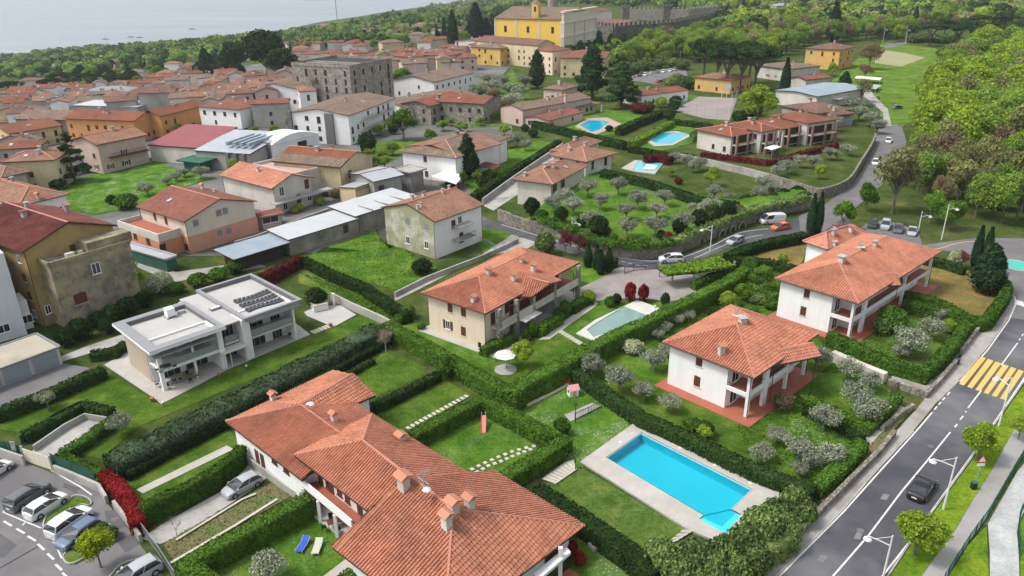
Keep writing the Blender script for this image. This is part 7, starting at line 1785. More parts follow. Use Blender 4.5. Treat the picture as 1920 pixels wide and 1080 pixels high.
# road sign at the right verge
p=P(1829,905); r=empty('road_sign',p,'triangular red bordered warning sign with plate beside the road','road sign'); mb=MB(); mb.tube([p,p+V(0,0,3.2)],.05,6); mb.build('pole',GALV,r)
c=p+V(0,-.08,2.6); mb=MB(); mb.prism([c+V(-.5,0,0),c+V(.5,0,0),c+V(0,0,.87)],V(0,-.03,0)); 
def tri(s,y,mi,mb): mb.poly([c+V(-s,y,.3-s*.58),c+V(s,y,.3-s*.58),c+V(0,y,.3+s*1.16)],mi)
mb=MB(); tri(.55,-.02,0,mb); tri(.55,.02,2,mb); o=mb.build('sign_border',[REDP,WHITE,GALV],r); mb=MB(); tri(.36,-.025,0,mb); mb.build('sign_face',WHITE,o); mb=MB(); mb.box(c+V(0,0,-.45),.8,.03,.3); mb.build('plate',WHITE,r); 
p=P(1838,843); mb=MB()
for k in range(7): mb.tube([p+V(0,0,k*.35),p+V(0,0,k*.35+.34)],.06,6,k%2)
thing('marker_post',mb,[BLACKP,WMET],'black and white banded post behind the warning sign','post')
for x,y,lb in((1824,918,'on the verge below the warning sign'),(1793,684,'beside the garden gate pillar')):
    p=P(x,y); r=empty('litter_bin',p,'dark litter bin '+lb,'bin'); mb=MB(); mb.box(p,.45,.45,.8); mb.build('body',BLACKP,r); mb=MB(); mb.box(p+V(0,0,.82),.5,.5,.12); mb.build('lid',M('bin_lid',(.03,.1,.12),None,fine=0),r)
p=P(1886,530); mb=MB(); mb.tube([p,p+V(0,0,1.6)],.05,5); mb.box(p+V(0,0,1.2),.6,.08,.8,.4); thing('road_sign',mb,[GALV],'small dark blue direction sign beside the roundabout','road sign')
# garden furniture and toys
def slide(px,py,label):
    p=P(px,py); r=empty('toy_slide',p,label,'slide'); mb=MB(); a,b=p+V(0,.9,1.2),p+V(0,-1.1,.15); mb.beam(a,b,.5,.06); mb.build('chute',PINKP,r)
    for s in(-.27,.27): mb=MB(); mb.beam(a+V(s,0,.12),b+V(s,0,.12),.05,.18); mb.build('side_rail',REDP,r)
    for s in(-.22,.22): mb=MB(); mb.tube([p+V(s,1.2,0),a+V(s,.05,.4)],.04,5); mb.build('ladder_post',WMET,r)
    for k in range(4): mb=MB(); mb.tube([p+V(-.22,1.15-.05*k,.25+.27*k),p+V(.22,1.15-.05*k,.25+.27*k)],.03,4); mb.build('rung',WMET,r)
slide(907,803,'small pink and red childrens slide on the hedged square lawn')
p=P(1074,741); r=empty('playhouse',p,'small white plastic playhouse with pink gabled roof','playhouse')
mb=MB(); mb.box(p,1.2,1.0,1.1,.3); mb.build('wall',WHITE,r)
cx_,sx_=math.cos(.3),math.sin(.3); u=V(cx_,sx_,0);v=V(-sx_,cx_,0); z=V(0,0,1)
for s in(1,-1): mb=MB(); mb.poly([p+u*-.7+v*s*.65+z*1.0,p+u*.7+v*s*.65+z*1.0,p+u*.7+z*1.55,p+u*-.7+z*1.55]); mb.build('roof_panel',M('pink_roof_plastic',(.65,.28,.3),None,fine=0),r)
mb=MB(); mb.prism([p+u*-.2-v*.52,p+u*.2-v*.52,p+u*.2-v*.505,p+u*-.2-v*.505],.8); mb.build('door',M('lime_plastic',(.45,.5,.05),None,fine=0),r)
mb=MB(); mb.prism([p-u*.62-v*.2+z*.5,p-u*.605-v*.2+z*.5,p-u*.605+v*.2+z*.5,p-u*.62+v*.2+z*.5],.4); mb.build('window',BLACKP,r)
def lounger(px,py,tx,ty,mat,label):
    p=P(px,py);q=P(tx,ty); a=math.atan2(q.y-p.y,q.x-p.x); r=empty('sun_lounger',p,label,'sun lounger','pair of sun loungers on the lawn',a)
    def L_(nm,m,f):
        mb=MB(); f(mb); link(nm,mb.mesh(nm,m),r)
    L_('seat',mat,lambda mb:mb.beam((-.95,0,.38),(.25,0,.38),.62,.04)); L_('backrest',mat,lambda mb:mb.beam((.27,0,.38),(.85,0,.68),.62,.04))
    for s in(-.34,.34): L_('frame',WMET,lambda mb:mb.tube([(-1,s,.36),(.27,s,.36),(.88,s,.68)],.025,4))
    for x in(-.8,.2):
        for s in(-.32,.32): L_('leg',WMET,lambda mb:mb.tube([(x,s,.36),(x-.05,s,0)],.022,4))
lounger(569,1026,577,1014,BLUEF,'sun lounger with bright blue fabric on the lawn'); lounger(596,1030,602,1014,M('beige_fabric',(.5,.48,.4),None,fine=0),'sun lounger with beige fabric on the lawn')
# parasol and table
p=P(948,692); r=empty('parasol',p,'open cream parasol on the small round terrace','parasol'); mb=MB(); mb.tube([p,p+V(0,0,2.5)],.04,6); mb.build('pole',WMET,r); 
for k in range(8):
    mb=MB(); a0,a1=k*math.pi/4,(k+1)*math.pi/4-.02; mb.poly([p+V(0,0,2.75),p+V(math.cos(a0)*1.5,math.sin(a0)*1.5,2.15),p+V(math.cos(a1)*1.5,math.sin(a1)*1.5,2.15)]); mb.build('canopy_panel',FABW,r)
disc(948,694,1.5,0,PAVE,.1,'terrace')
def tableset(px,py,label,z=0,chair=BLACKP,top=WMET,n=4):
    p=P(px,py,z); r=empty('garden_table',p,label,'table'); mb=MB(); mb.box(p+V(0,0,.7),1.3,.8,.04,.4); mb.build('table_top',top,r)
    for sx in(-.5,.5):
        for sy in(-.3,.3): mb=MB(); mb.tube([p+V(sx,sy,0),p+V(sx,sy,.7)],.025,4); mb.build('leg',IRON,r)
    for k in range(n):
        a=k*6.283/n+.5; c=p+V(math.cos(a)*1.05,math.sin(a)*.95,0); ch=empty('garden_chair',c,'dark chair at the '+label[:40],'chair','chairs round the '+label[:30],a)
        m1=MB(); m1.box((0,0,.42),.42,.42,.05); link('seat',m1.mesh('seat',chair),ch); m1=MB(); m1.box((.2,0,.47),.04,.42,.42); link('backrest',m1.mesh('backrest',chair),ch)
        for sx in(-.18,.18):
            for sy in(-.18,.18): m1=MB(); m1.box((sx,sy,0),.035,.035,.42); link('leg',m1.mesh('leg',chair),ch)
tableset(628,988,'table on the stone patio below the balcony',.2,top=BROWN); tableset(312,722,'white table on the modern house patio',.15); tableset(355,712,'wooden table under the modern house balcony',.15,top=EARTH,n=4); tableset(540,628,'table under the right loggia of the modern house',.15,n=4)
tableset(312,695,'table on the upper left balcony of the modern house',3.1,n=2,top=IRON)
p=P(599,578,.15); mb=MB(); mb.box(p,2.3,2.3,.9,.5); r=empty('hot_tub',p,'square hot tub with beige cover beside the modern house','hot tub'); mb.build('body',WHITE,r); mb=MB(); mb.box(p+V(0,0,.93),2.4,2.4,.14,.5); mb.build('cover',M('beige_cover',(.5,.45,.36),None,fine=0),r)
p=P(627,572,.1); mb=MB(); mb.box(p,.3,.3,2.0); thing('shower_post',mb,WHITE,'white post at the edge of the modern pool terrace','post')
p=P(1117,1027); r=empty('barbecue',p,'grey barbecue with a small tiled base beside the red bushes','barbecue'); mb=MB(); mb.box(p,1.2,.9,.5,.5); mb.build('base',CONC,r); mb=MB(); mb.ball(p+V(0,0,.5),.45,.35,.45,9,4,half=True); mb.build('lid',GRY and IRON,r)
p=P(642,642,0)
mb=MB(); p=P(893,643,.12); mb.box(p,1.5,.15,1.0,-.4); thing('drying_rack',mb,M('pale_blue_cloth',(.35,.45,.6),None,fine=.1),'rack of pale blue laundry against the cream villa wall','laundry rack')
for x,y,lb in((880,640,'left of the laundry rack'),(900,650,'right of the laundry rack')): 
    p=P(x,y,.12); mb=MB(); mb.box(p,.5,.5,.7,.3); thing('garden_box',mb,BLACKP,'dark garden box '+lb,'box')
p=P(1328,746,.14); r=empty('scooter',p,'dark scooter parked against the white villa wall','scooter'); mb=MB(); mb.box(p+V(0,0,.3),1.3,.35,.45,-.7); mb.build('body',M('dark_teal',(.02,.06,.08),None,fine=0),r); mb=MB(); mb.tube([p+V(.4,-.35,.7),p+V(.5,-.42,1.05)],.04,5); mb.build('handlebar',IRON,r)
for s in(-1,1): mb=MB(); c=p+V(s*.5,-s*.42,.25); mb.tube([c+V(-.04,-.05,0),c+V(.04,.05,0)],.25,9); mb.build('wheel',TYRE,r)
for x,y,lb in((286,752,'corner of the modern house patio'),(412,707,'edge of the modern house lawn'),(620,612,'covered pool terrace')): 
    p=P(x,y,.1); r=empty('plant_pot',p,'terracotta pot at the '+lb,'plant pot'); mb=MB(); mb.tube([p,p+V(0,0,.5)],[.2,.32],8); mb.build('pot',TERR,r); 
for k,(x,y) in enumerate(((1063,716),(1058,716))):
    p=P(x,y); mb=MB(); mb.box(p,.8,.5,.5,.3+k); thing('toy_car',mb,REDP,'red plastic toy beside the tall hedge foot, %s one'%('right' if k==0 else 'left'),'toy')
area('path',STONEP,[(985,757),(1035,735),(1065,718),(1068,722),(1030,742),(990,762)],.1); area('paving',CONC,[(1058,778),(1110,755),(1125,762),(1070,790)],.12)
fence([(1078,788),(1128,764)],1.0,'dark railing beside the sunken garden stairs',IRON,bars=.25); 
area('pool_path',DECK,[(1015,898),(1060,866),(1075,862),(1082,880),(1042,908)],.14)
for k in range(8):
    q=[P(1017+k*6.5,899-k*4.2,.16),P(1021+k*6.5,896.5-k*4.2,.16),P(1047+k*5,904-k*3.4,.16),P(1043+k*5,907-k*3.4,.16)]; mb=MB(); mb.prism(q,.07); props(mb.build('stone_step',STONEP),kind='structure')
for k in range(4): q=[P(1250+k*8,1020-k*7,.16),P(1256+k*8,1015-k*7,.16),P(1276+k*8,1010-k*5,.16),P(1270+k*8,1015-k*5,.16)]; mb=MB(); mb.prism(q,.07); props(mb.build('stone_step',DECK),kind='structure')
# crane, boats
p=P(635,65); r=empty('tower_crane',p,'thin tower crane above the wooded far shore','crane'); mb=MB(); mb.tube([p,p+V(0,0,42)],.5,4); mb.build('mast',GALV,r); mb=MB(); mb.tube([p+V(10,0,39),p+V(-36,0,39)],.4,4); mb.build('jib',GALV,r)
for x,y,lb in((198,74,'leftmost boat on the lake'),(245,70,'second boat, left of the close pair'),(262,71,'third boat, right of the close pair'),(360,55,'rightmost boat, furthest from the shore')):
    p=PZ(x,y,-90); r=empty('motor_boat',p,'small dark motor boat, '+lb,'boat'); mb=MB(); pts=[(-7,-2),(4,-2),(8,0),(4,2),(-7,2)]; mb.prism([p+V(a,b,0) for a,b in pts],1.3); mb.build('hull',DGREY,r); mb=MB(); mb.box(p+V(-1,0,1.3),4,2,1.4); mb.build('cabin',GREYW,r)

def sheet_roof(pts,z,label,mat,name='canopy',posts=True):
    q=[PZ(x,y,z) for x,y in pts]; r=empty(name,Vector((q[0].x,q[0].y,0)),label,'canopy'); mb=MB(); mb.prism([p-V(0,0,.12) for p in q],.12); mb.build('roof',mat,r)
    for p in q: mb=MB(); mb.box((p.x,p.y,0),.12,.12,z-.13); mb.build('post',GALV,r)
sheet_roof([(1532,186),(1575,186),(1602,177),(1560,175)],3,'long white sheeted canopy beside the blue grey shed',WMET)
sheet_roof([(1602,146),(1650,150),(1654,146),(1608,142)],2,'low white sheet cover at the meadow edge',FABW); sheet_roof([(1628,164),(1642,167),(1653,160),(1640,158)],1.6,'small pale covered trailer on the meadow',METAL)
sheet_roof([(1432,277),(1448,281),(1466,275),(1450,271)],2.6,'white pergola in front of the terracotta row',WMET,'pergola')
sheet_roof([(808,330),(855,345),(870,328),(835,320)],2.5,'white sheet canopy beside the brown roofed white house',FABW); sheet_roof([(885,308),(925,318),(940,310),(900,300)],2.4,'wooden garden pergola at the long lawn',BROWN,'pergola')
AP=M('fresh_asphalt_patch',(.085,.085,.09),(.11,.11,.115),.6,.9,.3,30)
for pts in ([(0,1000),(32,1022),(5,1046),(-20,1040)],[(196,958),(220,955),(238,985),(205,1000)],[(215,1010),(250,1000),(262,1020),(235,1036)],[(0,845),(38,866),(30,880),(-10,870)],[(120,905),(150,915),(142,925),(118,914)]): area('asphalt_patch',AP,pts,.055)
for pts in ([(1600,1010),(1612,1012),(1618,1000),(1607,997)],[(1650,935),(1662,938),(1668,928),(1657,925)],[(1530,1050),(1540,1040),(1552,1043),(1543,1055)]): area('asphalt_patch',M('worn_asphalt',(.16,.16,.165),(.2,.2,.2),1,.9,.2,20),pts,.062)
for x,y in((1613,996),(1745,838),(1660,770),(120,962),(215,975),(1190,498),(1345,462)): disc(x,y,.35,0,DGREY,.09,'manhole_cover',14)
# ================================================================ trees and bushes
def many(kind,lst,h,r,label,group,z0=0,vary=.12,mode='c'):
    ordn=['first','second','third','fourth','fifth','sixth','seventh','eighth','ninth','tenth','eleventh','twelfth','thirteenth','fourteenth','fifteenth','sixteenth','seventeenth']
    rank=sorted(range(len(lst)),key=lambda k:lst[k][0])
    base=label
    for i,t in enumerate(lst):
        if len(lst)>1 and len(lst)<=17 and isinstance(base,str):
            w_=base.split(); label=' '.join(w_[:13])+', '+ordn[rank.index(i)]+' from left'
        x,y=t[:2]; s=t[2] if len(t)>2 else 1; s*=R.uniform(1-vary,1+vary); tr(kind,x,y,h*s,r*s,label(i) if callable(label) else label,group,z0=z0,mode=mode)
ol='grey green olive tree '
many('olive',[(1102,347),(1159,345),(1125,375),(1196,370),(1247,367),(1175,392),(1232,390),(1110,410),(1176,422),(1230,420),(1278,412),(1305,390),(1335,383),(1075,383),(1038,380),(1060,365)],3.9,2.35,ol+'in the walled lawn above the upper road','olive trees of the walled olive garden',2.2)
many('darkbush',[(997,388,1.3),(1052,403),(1122,425,1.2),(1275,425,1.1),(1312,410,1.2),(1337,400),(1364,393),(1090,415,.7),(1240,440,.6)],3.2,1.7,'dark round evergreen bush along the top of the rubble wall','round dark bushes above the rubble wall',2.2)
many('bush',[(1150,445),(1180,450),(1210,452),(1250,447),(1075,430),(1290,435),(1040,412),(1015,402),(1135,432)],1.6,1.3,'low green bush trailing over the rubble wall','low bushes over the rubble wall',2.2,.3)
tr('redbush',1253,443,1.8,1.0,'small red bush on the rubble wall beside the dark evergreens',z0=2.2); tr('bronzebush',1385,392,1.8,1.4,'orange and red bush near the right end of the olive garden',z0=2.2)
many('olive',[(1267,293),(1288,298),(1312,304),(1341,357),(1422,362),(1432,340),(1300,310,.8),(1450,352),(1368,368,.8)],3.6,2.1,ol+'on the terrace lawn below the long grey driveway wall','olive trees below the grey driveway wall')
many('olive',[(1477,310),(1500,300),(1460,318),(1525,300),(1557,285),(1590,278),(1570,290,.8)],3.4,2.2,ol+'on the sloping lawn inside the curved stone wall','olive trees inside the curved stone wall')
many('olive',[(1627,198),(1635,220,1.1),(1600,192),(1580,217),(1612,208),(1560,228),(1645,235,.8)],5,3.4,ol+'in the cluster left of the meadow track','olive trees left of the meadow track')
many('olive',[(1110,682,1.05),(1163,706,1.15),(1207,731,.85),(1257,752,.95),(1225,672),(1250,652,.8)],2.9,1.75,ol+'on the lawn left of the white pyramid roofed villa','olive trees left of the white villa')
many('olive',[(1247,612,.8),(1270,597,.8),(1292,590,.7),(1235,625,.7)],2.6,1.6,'thin pale olive shrub along the tall hedge','pale olive shrubs along the tall hedge')
many('olive',[(1535,668,1.1),(1592,688),(1632,712),(1610,737,1.2),(1628,765,1.1),(1547,780,1.25)],3.0,1.8,ol+'in the garden between the white villa and the junction','olive trees by the junction garden')
many('olive',[(1710,637,1.3),(1745,612),(1770,590,.7),(1690,655,.7)],3.2,2.0,ol+'in front of the roundabout villa','olive trees before the roundabout villa')
many('olive',[(1498,838,1.1),(1455,812,.8),(1430,848,.75),(1525,862,.8),(1560,850,.9),(1500,878,.6)],3.0,1.8,ol+'in the lower corner of the white villa garden','olive trees in the lower villa corner')
tr('olive',85,747,2.6,1.3,ol+'beside the dark hedge at the left edge'); tr('olive',223,790,2.9,1.6,ol+'between sunken ramp and shrub hedge'); tr('olive',503,1062,3.2,1.8,'large silvery olive tree on the lawn with the sun loungers')
tr('olive',275,352,3.4,2.6,'grey olive tree beside the green bush on the daisy meadow'); many('olive',[(330,330),(345,322),(312,338,.8)],2.4,1.8,'low grey shrub at the right end of the daisy meadow','grey shrubs of the daisy meadow')
tr('bush',235,378,3.4,3.0,'large bright green bush in front of the daisy meadow'); tr('darkbush',210,375,2.2,1.6,'dark bush left of the bright green one'); many('olive',[(375,320),(970,258),(930,285),(955,262),(985,270,.8)],4.2,2.6,ol+'near the end of the long lawn','olive trees near the long lawn')
tr('lime',1729,985,5.6,2.5,'round yellow green street tree nearest the bottom, on the verge'); tr('lime',1846,815,5.4,2.3,'round yellow green street tree beside the crossing'); tr('lime',1918,790,4,1.6,'young tree at the right edge beyond the footpath')
tr('round',1585,397,6.2,2.4,'dense green tree left of the small parking area'); tr('round',1628,362,6.6,2.6,'dense round green tree on the grass below the top road'); tr('round',1750,380,7,3.0,'green tree behind the tall white lamp, left of the pair'); tr('round',1788,397,6.2,2.8,'green tree behind the tall white lamp, right of the pair')
tr('sparse',1688,320,15,6.0,'tall old tree with thin spring foliage beside the top road')
tr('cypress',1518,440,8.4,.85,'slim dark cypress by the upper junction, left of two',mode='b'); tr('cypress',1531,440,8.6,.85,'slim dark cypress by the upper junction, right of two',mode='b')
tr('cypress',1826,500,7.5,.8,'slim leaning cypress behind the cone shaped conifer, left one',mode='b'); tr('cypress',1846,492,6.6,.8,'slim leaning cypress behind the cone shaped conifer, right one',mode='b'); tr('conifer',1845,548,8.2,3.0,'large dense cone shaped conifer beside the roundabout',mode='b')
for x,y,lb in((1102,501,'first from left'),(1119,506,'second from left'),(1126,515,'third from left'),(1141,511,'fourth from left')): tr('cypress',x,y,4.6,.75,'small pointed cypress, %s of four before the driveway'%lb,'four small cypresses',mode='b')
tr('purple',1060,447,5.2,2.0,'dark purple leaved tree by the rubble wall, left of two'); tr('purple',1086,454,4.6,1.9,'dark purple leaved tree by the rubble wall, right of two'); tr('greybush',1022,458,4.2,2.3,'large round grey green bush behind the cream villa'); tr('flowerbush',1793,486,3.2,1.6,'pink and white blossoming shrub beside the slim cypresses'); tr('purple',1805,482,3.4,1.4,'purple leaved shrub behind the blossoming shrub')
tr('redbush',1182,547,3.3,1.15,'bright red clipped bush at the pool gate, left of two'); tr('redbush',1207,549,2.9,1.0,'bright red clipped bush at the pool gate, right of two'); tr('redbush',1071,1028,1.5,.7,'round dark red bush by the foreground gable, upper of two'); tr('redbush',1087,1048,1.5,.72,'round dark red bush by the foreground gable, lower of two'); tr('dredbush',1272,339,1.6,1.3,'dark red round bush on the terrace lawn')
tr('cedar',1110,188,21,8.5,'huge dark cedar left of the distant orange roof',mode='b'); tr('cedar',1165,202,17,7.5,'second dark cedar beside the small white building',mode='b'); tr('conifer',1007,166,16,4.2,'dark pointed conifer in front of the church',mode='b')
for x,y,lb in((1318,152,'leftmost'),(1344,160,'second'),(1362,174,'third, in front'),(1388,172,'fourth'),(1405,160,'fifth'),(1416,172,'rightmost')): tr('umbrella',x,y,18,9.6,'broad umbrella pine over the low yellow house, '+lb,'umbrella pines over the yellow house',mode='b')
tr('lime',1424,182,14,6.6,'large light green tree left of the terracotta row'); tr('cypress',1469,183,15,2.0,'tall dark cypress beside the blue grey shed',mode='b'); tr('bronze',1634,98,13,6.2,'large brownish pink budding tree beside the yellow house'); tr('bronze',1624,130,7,4.2,'smaller brownish tree below the large budding tree'); tr('lime',1562,125,7,3.0,'small light green tree before the three storey yellow house'); tr('sparse',1618,163,9,4.4,'light tree with forked trunk at the meadow track')
tr('cypress',1560,78,24,4.2,'very tall dark cypress standing above the park trees',mode='b'); tr('conifer',1585,152,7,3.2,'dark shrub beside the blue grey shed'); tr('cypress',1712,58,17,2.4,'tall leaning dark cypress beside the far yellow house',mode='b')
for x,y,hh,rr,lb in((850,90,24,3.6,'widest'),(834,86,19,2.0,'second'),(820,88,15,1.6,'smallest'),(893,76,26,6,'large dark one near the church'),(912,74,15,4,'dark one between church and row'),(930,66,15,4,'dark one touching the church'),(878,80,12,3,'low dark one')): tr('cypress',x,y,hh,rr,'dark cypress left of the church, '+lb,'cypresses left of the church',mode='b')
tr('conifer',390,150,19,5,'tall conifer left of the two big broadleaf trees',mode='b'); 
for x,y,hh,rr,lb in((448,146,21,12,'left'),(505,154,27,17,'right, largest'),(425,150,14,8,'lowest, at far left'),(535,158,18,10,'behind the white gabled house')): tr('darktree',x,y,hh,rr,'large dark green broadleaf tree above the town, '+lb,'large broadleaf trees above the town',mode='b')
tr('umbrella',32,196,13,8.4,'umbrella pine with visible branches at the left edge',mode='b')
many('umbrella',[(110,140),(135,150),(160,140),(190,150),(205,145),(95,150),(60,145,.9),(75,130,.8)],11,7.5,'dark pine in the dense group above the industrial roof','dark pines above the industrial roof')
tr('round',757,263,9.5,5.6,'rounded green pine in front of the apartment house',mode='b'); tr('darkbush',688,268,6,3,'dark ivy mass at the corner of the apartment house')
tr('fir',142,343,13,5.0,'dark open fir beside the white arched house, taller',mode='b'); tr('fir',119,341,8.5,3,'dark open fir beside the white arched house, shorter',mode='b'); tr('lime',12,288,7,4,'bright light green tree at the left edge'); tr('darkbush',110,345,2.5,2.2,'dark bush at the foot of the shorter fir')
tr('conifer',877,334,11,3.4,'dark dense conifer beside the white brown roofed house',mode='b'); tr('lime',905,285,6,2.6,'light green tree right of the dark conifer'); 
for x,y,lb in((868,332,'left'),(895,330,'right')): tr('round',x,y,4.4,1.3,'clipped round topped small tree, %s of two'%lb,'two clipped round topped trees')
tr('lime',243,505,8.4,2.4,'tall ivy green tree against the weathered annex',); tr('lime',217,535,4.5,1.2,'narrow green shrub left of the ivy green tree')
many('darkbush',[(122,632),(150,618),(182,600),(212,590),(240,575),(270,562),(200,612,.8)],2.9,1.75,'dark rounded shrub between weathered annex and modern house','dark shrubs behind the modern house'); tr('flowerbush',300,530,3.4,2.6,'pale yellow flowering shrub behind the modern house'); many('bush',[(330,540),(370,525),(410,515),(440,500)],2.2,1.8,'green shrub on the bank behind the modern house','shrubs on the bank'); tr('darkbush',592,558,3.2,2.1,'dark rounded tree behind the hot tub')
tr('yellow',176,1018,4.6,1.7,'bright yellow green young tree in the car park bed'); many('greybush',[(190,990),(205,1000),(170,1000,.8),(150,1025,.7)],1.2,.9,'low olive brown shrub in the car park bed','low shrubs of the car park bed')
tr('bare',724,660,3.6,1.9,'small bare reddish tree at the top of the shrub hedge',mode='b'); tr('bronze',722,632,2.6,1.5,'brown budding crown beside the bare tree'); tr('bare',590,712,2.6,1.3,'bare pale shrub at the edge of the low hedge',mode='b'); tr('bare',345,838,2.4,1.3,'bare blossoming shrub by the long shrub hedge',mode='b'); tr('bare',332,1005,2.2,.9,'thin bare shrub beside the ramp',mode='b')
tr('lime',980,655,4.6,1.8,'slender light green birch beside the parasol'); tr('bush',838,688,3.0,1.5,'yellow green bushy tree by the hedge corner'); tr('limebush',880,690,.01,.01,None) if False else None
many('bush',[(1046,592),(1060,578),(998,617),(985,628,.8)],2.4,.95,'clipped ball bush beside the balconies of the cream villa','clipped bushes of the cream villa'); tr('limebush',1103,557,2.2,1.4,'bright green rounded bush at the end of the stone path'); tr('bush',1143,566,1.8,1.0,'green bush left of the pool corner'); tr('darkbush',1157,561,1.8,.9,'dark small bush between pool and red bushes'); tr('darkbush',1247,562,2.2,.9,'dark cloud pruned shrub on the driveway island')
many('bush',[(765,585),(750,598,.8),(790,612,.6)],1.9,1.3,'loose bush beside the cream villa lawn','loose bushes by the cream villa')
for x,y,k,hh,rr,lb in((1365,562,'limebush',2.6,1.7,'lime green bush in the kitchen garden'),(1430,515,'round',4.6,2.2,'green tree in the kitchen garden'),(1405,498,'bush',3,1.6,'bush beside the kitchen garden tree'),(1392,545,'round',3.2,1.5,'small tree behind the white villa roof'),(1420,560,'greybush',1.6,1.7,'grey green low planting in the kitchen garden'),(1445,570,'bush',1.6,1.3,'low bush at the right of the kitchen garden'),(1340,585,'darkbush',1.4,1.5,'dark low bush along the tall hedge'),(1468,483,'limebush',1.3,1.1,'small yellow green bush on the dry lawn')): tr(k,x,y,hh,rr,lb)
many('bush',[(1350,550),(1380,572),(1330,560),(1410,580),(1435,548)],1.3,1.1,'small green clump in the kitchen garden','kitchen garden clumps',0,.3)
tr('bush',1672,598,3.6,2.4,'large round green bush in front of the roundabout villa'); tr('greybush',1655,612,2.4,1.6,'grey green bush against the large round one'); tr('bronzebush',1470,754,2.2,1.5,'brown spiky bush at the white villa terrace'); tr('limebush',1778,612,2.2,1.2,'lime green shrub inside the roundabout villa hedge')
many('bush',[(1055,800,1.1),(1300,797,.8),(1322,803,.9),(1287,790,.6)],2.0,1.2,'rounded bush at the edge of the pool terrace garden','bushes near the pool terrace'); tr('flowerbush',1187,650,1.8,1.7,'white flowering shrub on the olive lawn'); tr('flowerbush',1170,645,1.2,1.0,'smaller white flowering shrub by the tall hedge')
many('greybush',[(1242,1045),(1305,1050,1.15),(1360,1042,1.15),(1397,1024,1.1),(1432,990,1.1),(1335,1068),(1270,1070),(1412,1050,.9),(1455,965),(1490,945,1.1),(1472,985,.9),(1380,1075),(1505,962,.8)],3.4,1.9,'large rounded grey green shrub between the pool terrace and main road','large shrubs by the main road')
many('bronzebush',[(612,360),(628,362),(645,366),(660,368)],2.0,1.5,'brownish yellow bush behind the balcony house','brownish bushes behind the balcony house'); many('limebush',[(560,390),(600,378),(552,395,.8)],1.6,1.3,'yellow bush in the courtyard of the balcony house','yellow bushes of the courtyard')
tr('darkbush',792,500,2.6,2.2,'grey green rounded bush at the corner of the olive house lawn'); tr('round',752,140,8,6,'bright green spreading tree left of the long white house'); tr('lime',775,138,6.5,4.5,'light green tree just left of the solar panel roof')
many('lime',[(1335,325,1.1),(1257,318,.6),(1537,317,.8)],5,2.3,'fresh green small tree on the terrace lawns','fresh green small trees of the terraces'); many('darkbush',[(1470,365),(1448,372),(1495,360),(1400,375),(1425,372),(1510,372)],2.6,2.1,'dark shrub in the corner below the grey driveway wall','dark shrubs below the driveway wall'); tr('bronzebush',1437,378,2.2,1.6,'brown shrub between the dark corner shrubs')
many('darkbush',[(1255,215),(1262,200),(1268,190),(1400,215),(1420,208),(1385,220)],4,2.6,'dark shrub around the sports court','dark shrubs around the sports court'); tr('dredbush',1200,203,3.4,4.5,'dark red shrub below the small white building'); tr('limebush',1240,192,4,2.6,'yellow green shrub right of the small white building'); tr('bush',1218,200,3.6,2.2,'pinkish green shrub below the small white building'); tr('darkbush',1142,241,2,1.4,'dark ball bush at the distant turquoise pool'); tr('greybush',1305,255,3.4,2.2,'grey green shrub right of the bright blue pool')
many('greybush',[(1170,125),(1190,128),(1210,122),(1235,120),(1262,118),(1280,122),(1270,148),(1285,155),(1260,155)],4.5,4.5,'grey olive hedge tree along the distant car park','grey trees along the distant car park')
many('darkbush',[(985,240),(1000,250),(905,340),(925,330),(845,345)],2.4,1.8,'dark shrub by the farmhouse hedges','dark shrubs by the farmhouse'); many('olive',[(940,150),(955,165),(925,160),(900,170),(975,170),(960,185),(985,150),(915,145)],6,4.4,'grey green tree on the slope below the church','grey green trees below the church'); many('lime',[(905,158),(945,240),(712,240),(940,205)],4.2,2.6,'bright spring green shrub on the slope below the church','bright green shrubs below the church'); many('bronze',[(925,175),(948,195),(905,190)],6,3.6,'reddish brown budding tree below the church','budding trees below the church')
many('wood',[(860,215),(845,225),(870,235),(900,225),(930,215),(830,232)],3.6,2.4,'mixed garden shrub behind the stone farmhouse','garden shrubs behind the stone farmhouse')
many('lime',[(1322,805,.5)],4,2,'light shrub in the olive lawn hedge line',None)
many('wood',[(700,300),(715,285),(735,275),(690,285),(720,300)],4,2.6,'green shrub on the bank beside the barn','shrubs on the bank beside the barn')
# the wood on the right
woodn={'wood':0,'lime':0}
def wood(kinds,h,r,label,group,simple=True,lean=0):
    def f(x,y,q,rr):
        k=rr.choice(kinds); s=rr.uniform(.72,1.38) if h>13 else rr.uniform(.8,1.25); sz='small ' if s<.93 else 'tall ' if s>1.13 else ''; kn={'lime':'light green ','wood':'mid green ','yellow':'yellow green ','sparse':'thinly leaved ','bronze':'brownish ','round':'dense green ','cedar':'dark evergreen ','olive':'grey green ','cypress':'pointed dark '}.get(k,'')
        L1=label.replace('@',sz+kn); plant(k,(q.x,q.y,terr(q.x,q.y)),h*s,r*s,L1,(sz+kn+group).strip(),simple=False)
    return f
scatter([(1728,245),(1745,190),(1775,140),(1830,110),(1900,85),(1990,85),(2050,240),(1960,400),(1850,300),(1790,330),(1720,300)],170,5.4,wood(['lime','wood','lime','lime','wood','sparse','lime'],13.5,6.2,'@tree in the dense wood on the right','trees of the dense wood on the right'),11,6000)
scatter([(1720,300),(1790,330),(1850,300),(1960,380),(1960,425),(1850,418),(1740,400),(1715,350)],60,4.6,wood(['sparse','wood','sparse','wood','bronze','sparse'],10,3.8,'@tree at the lower edge of the right wood','budding trees at the lower edge of the wood'),12)
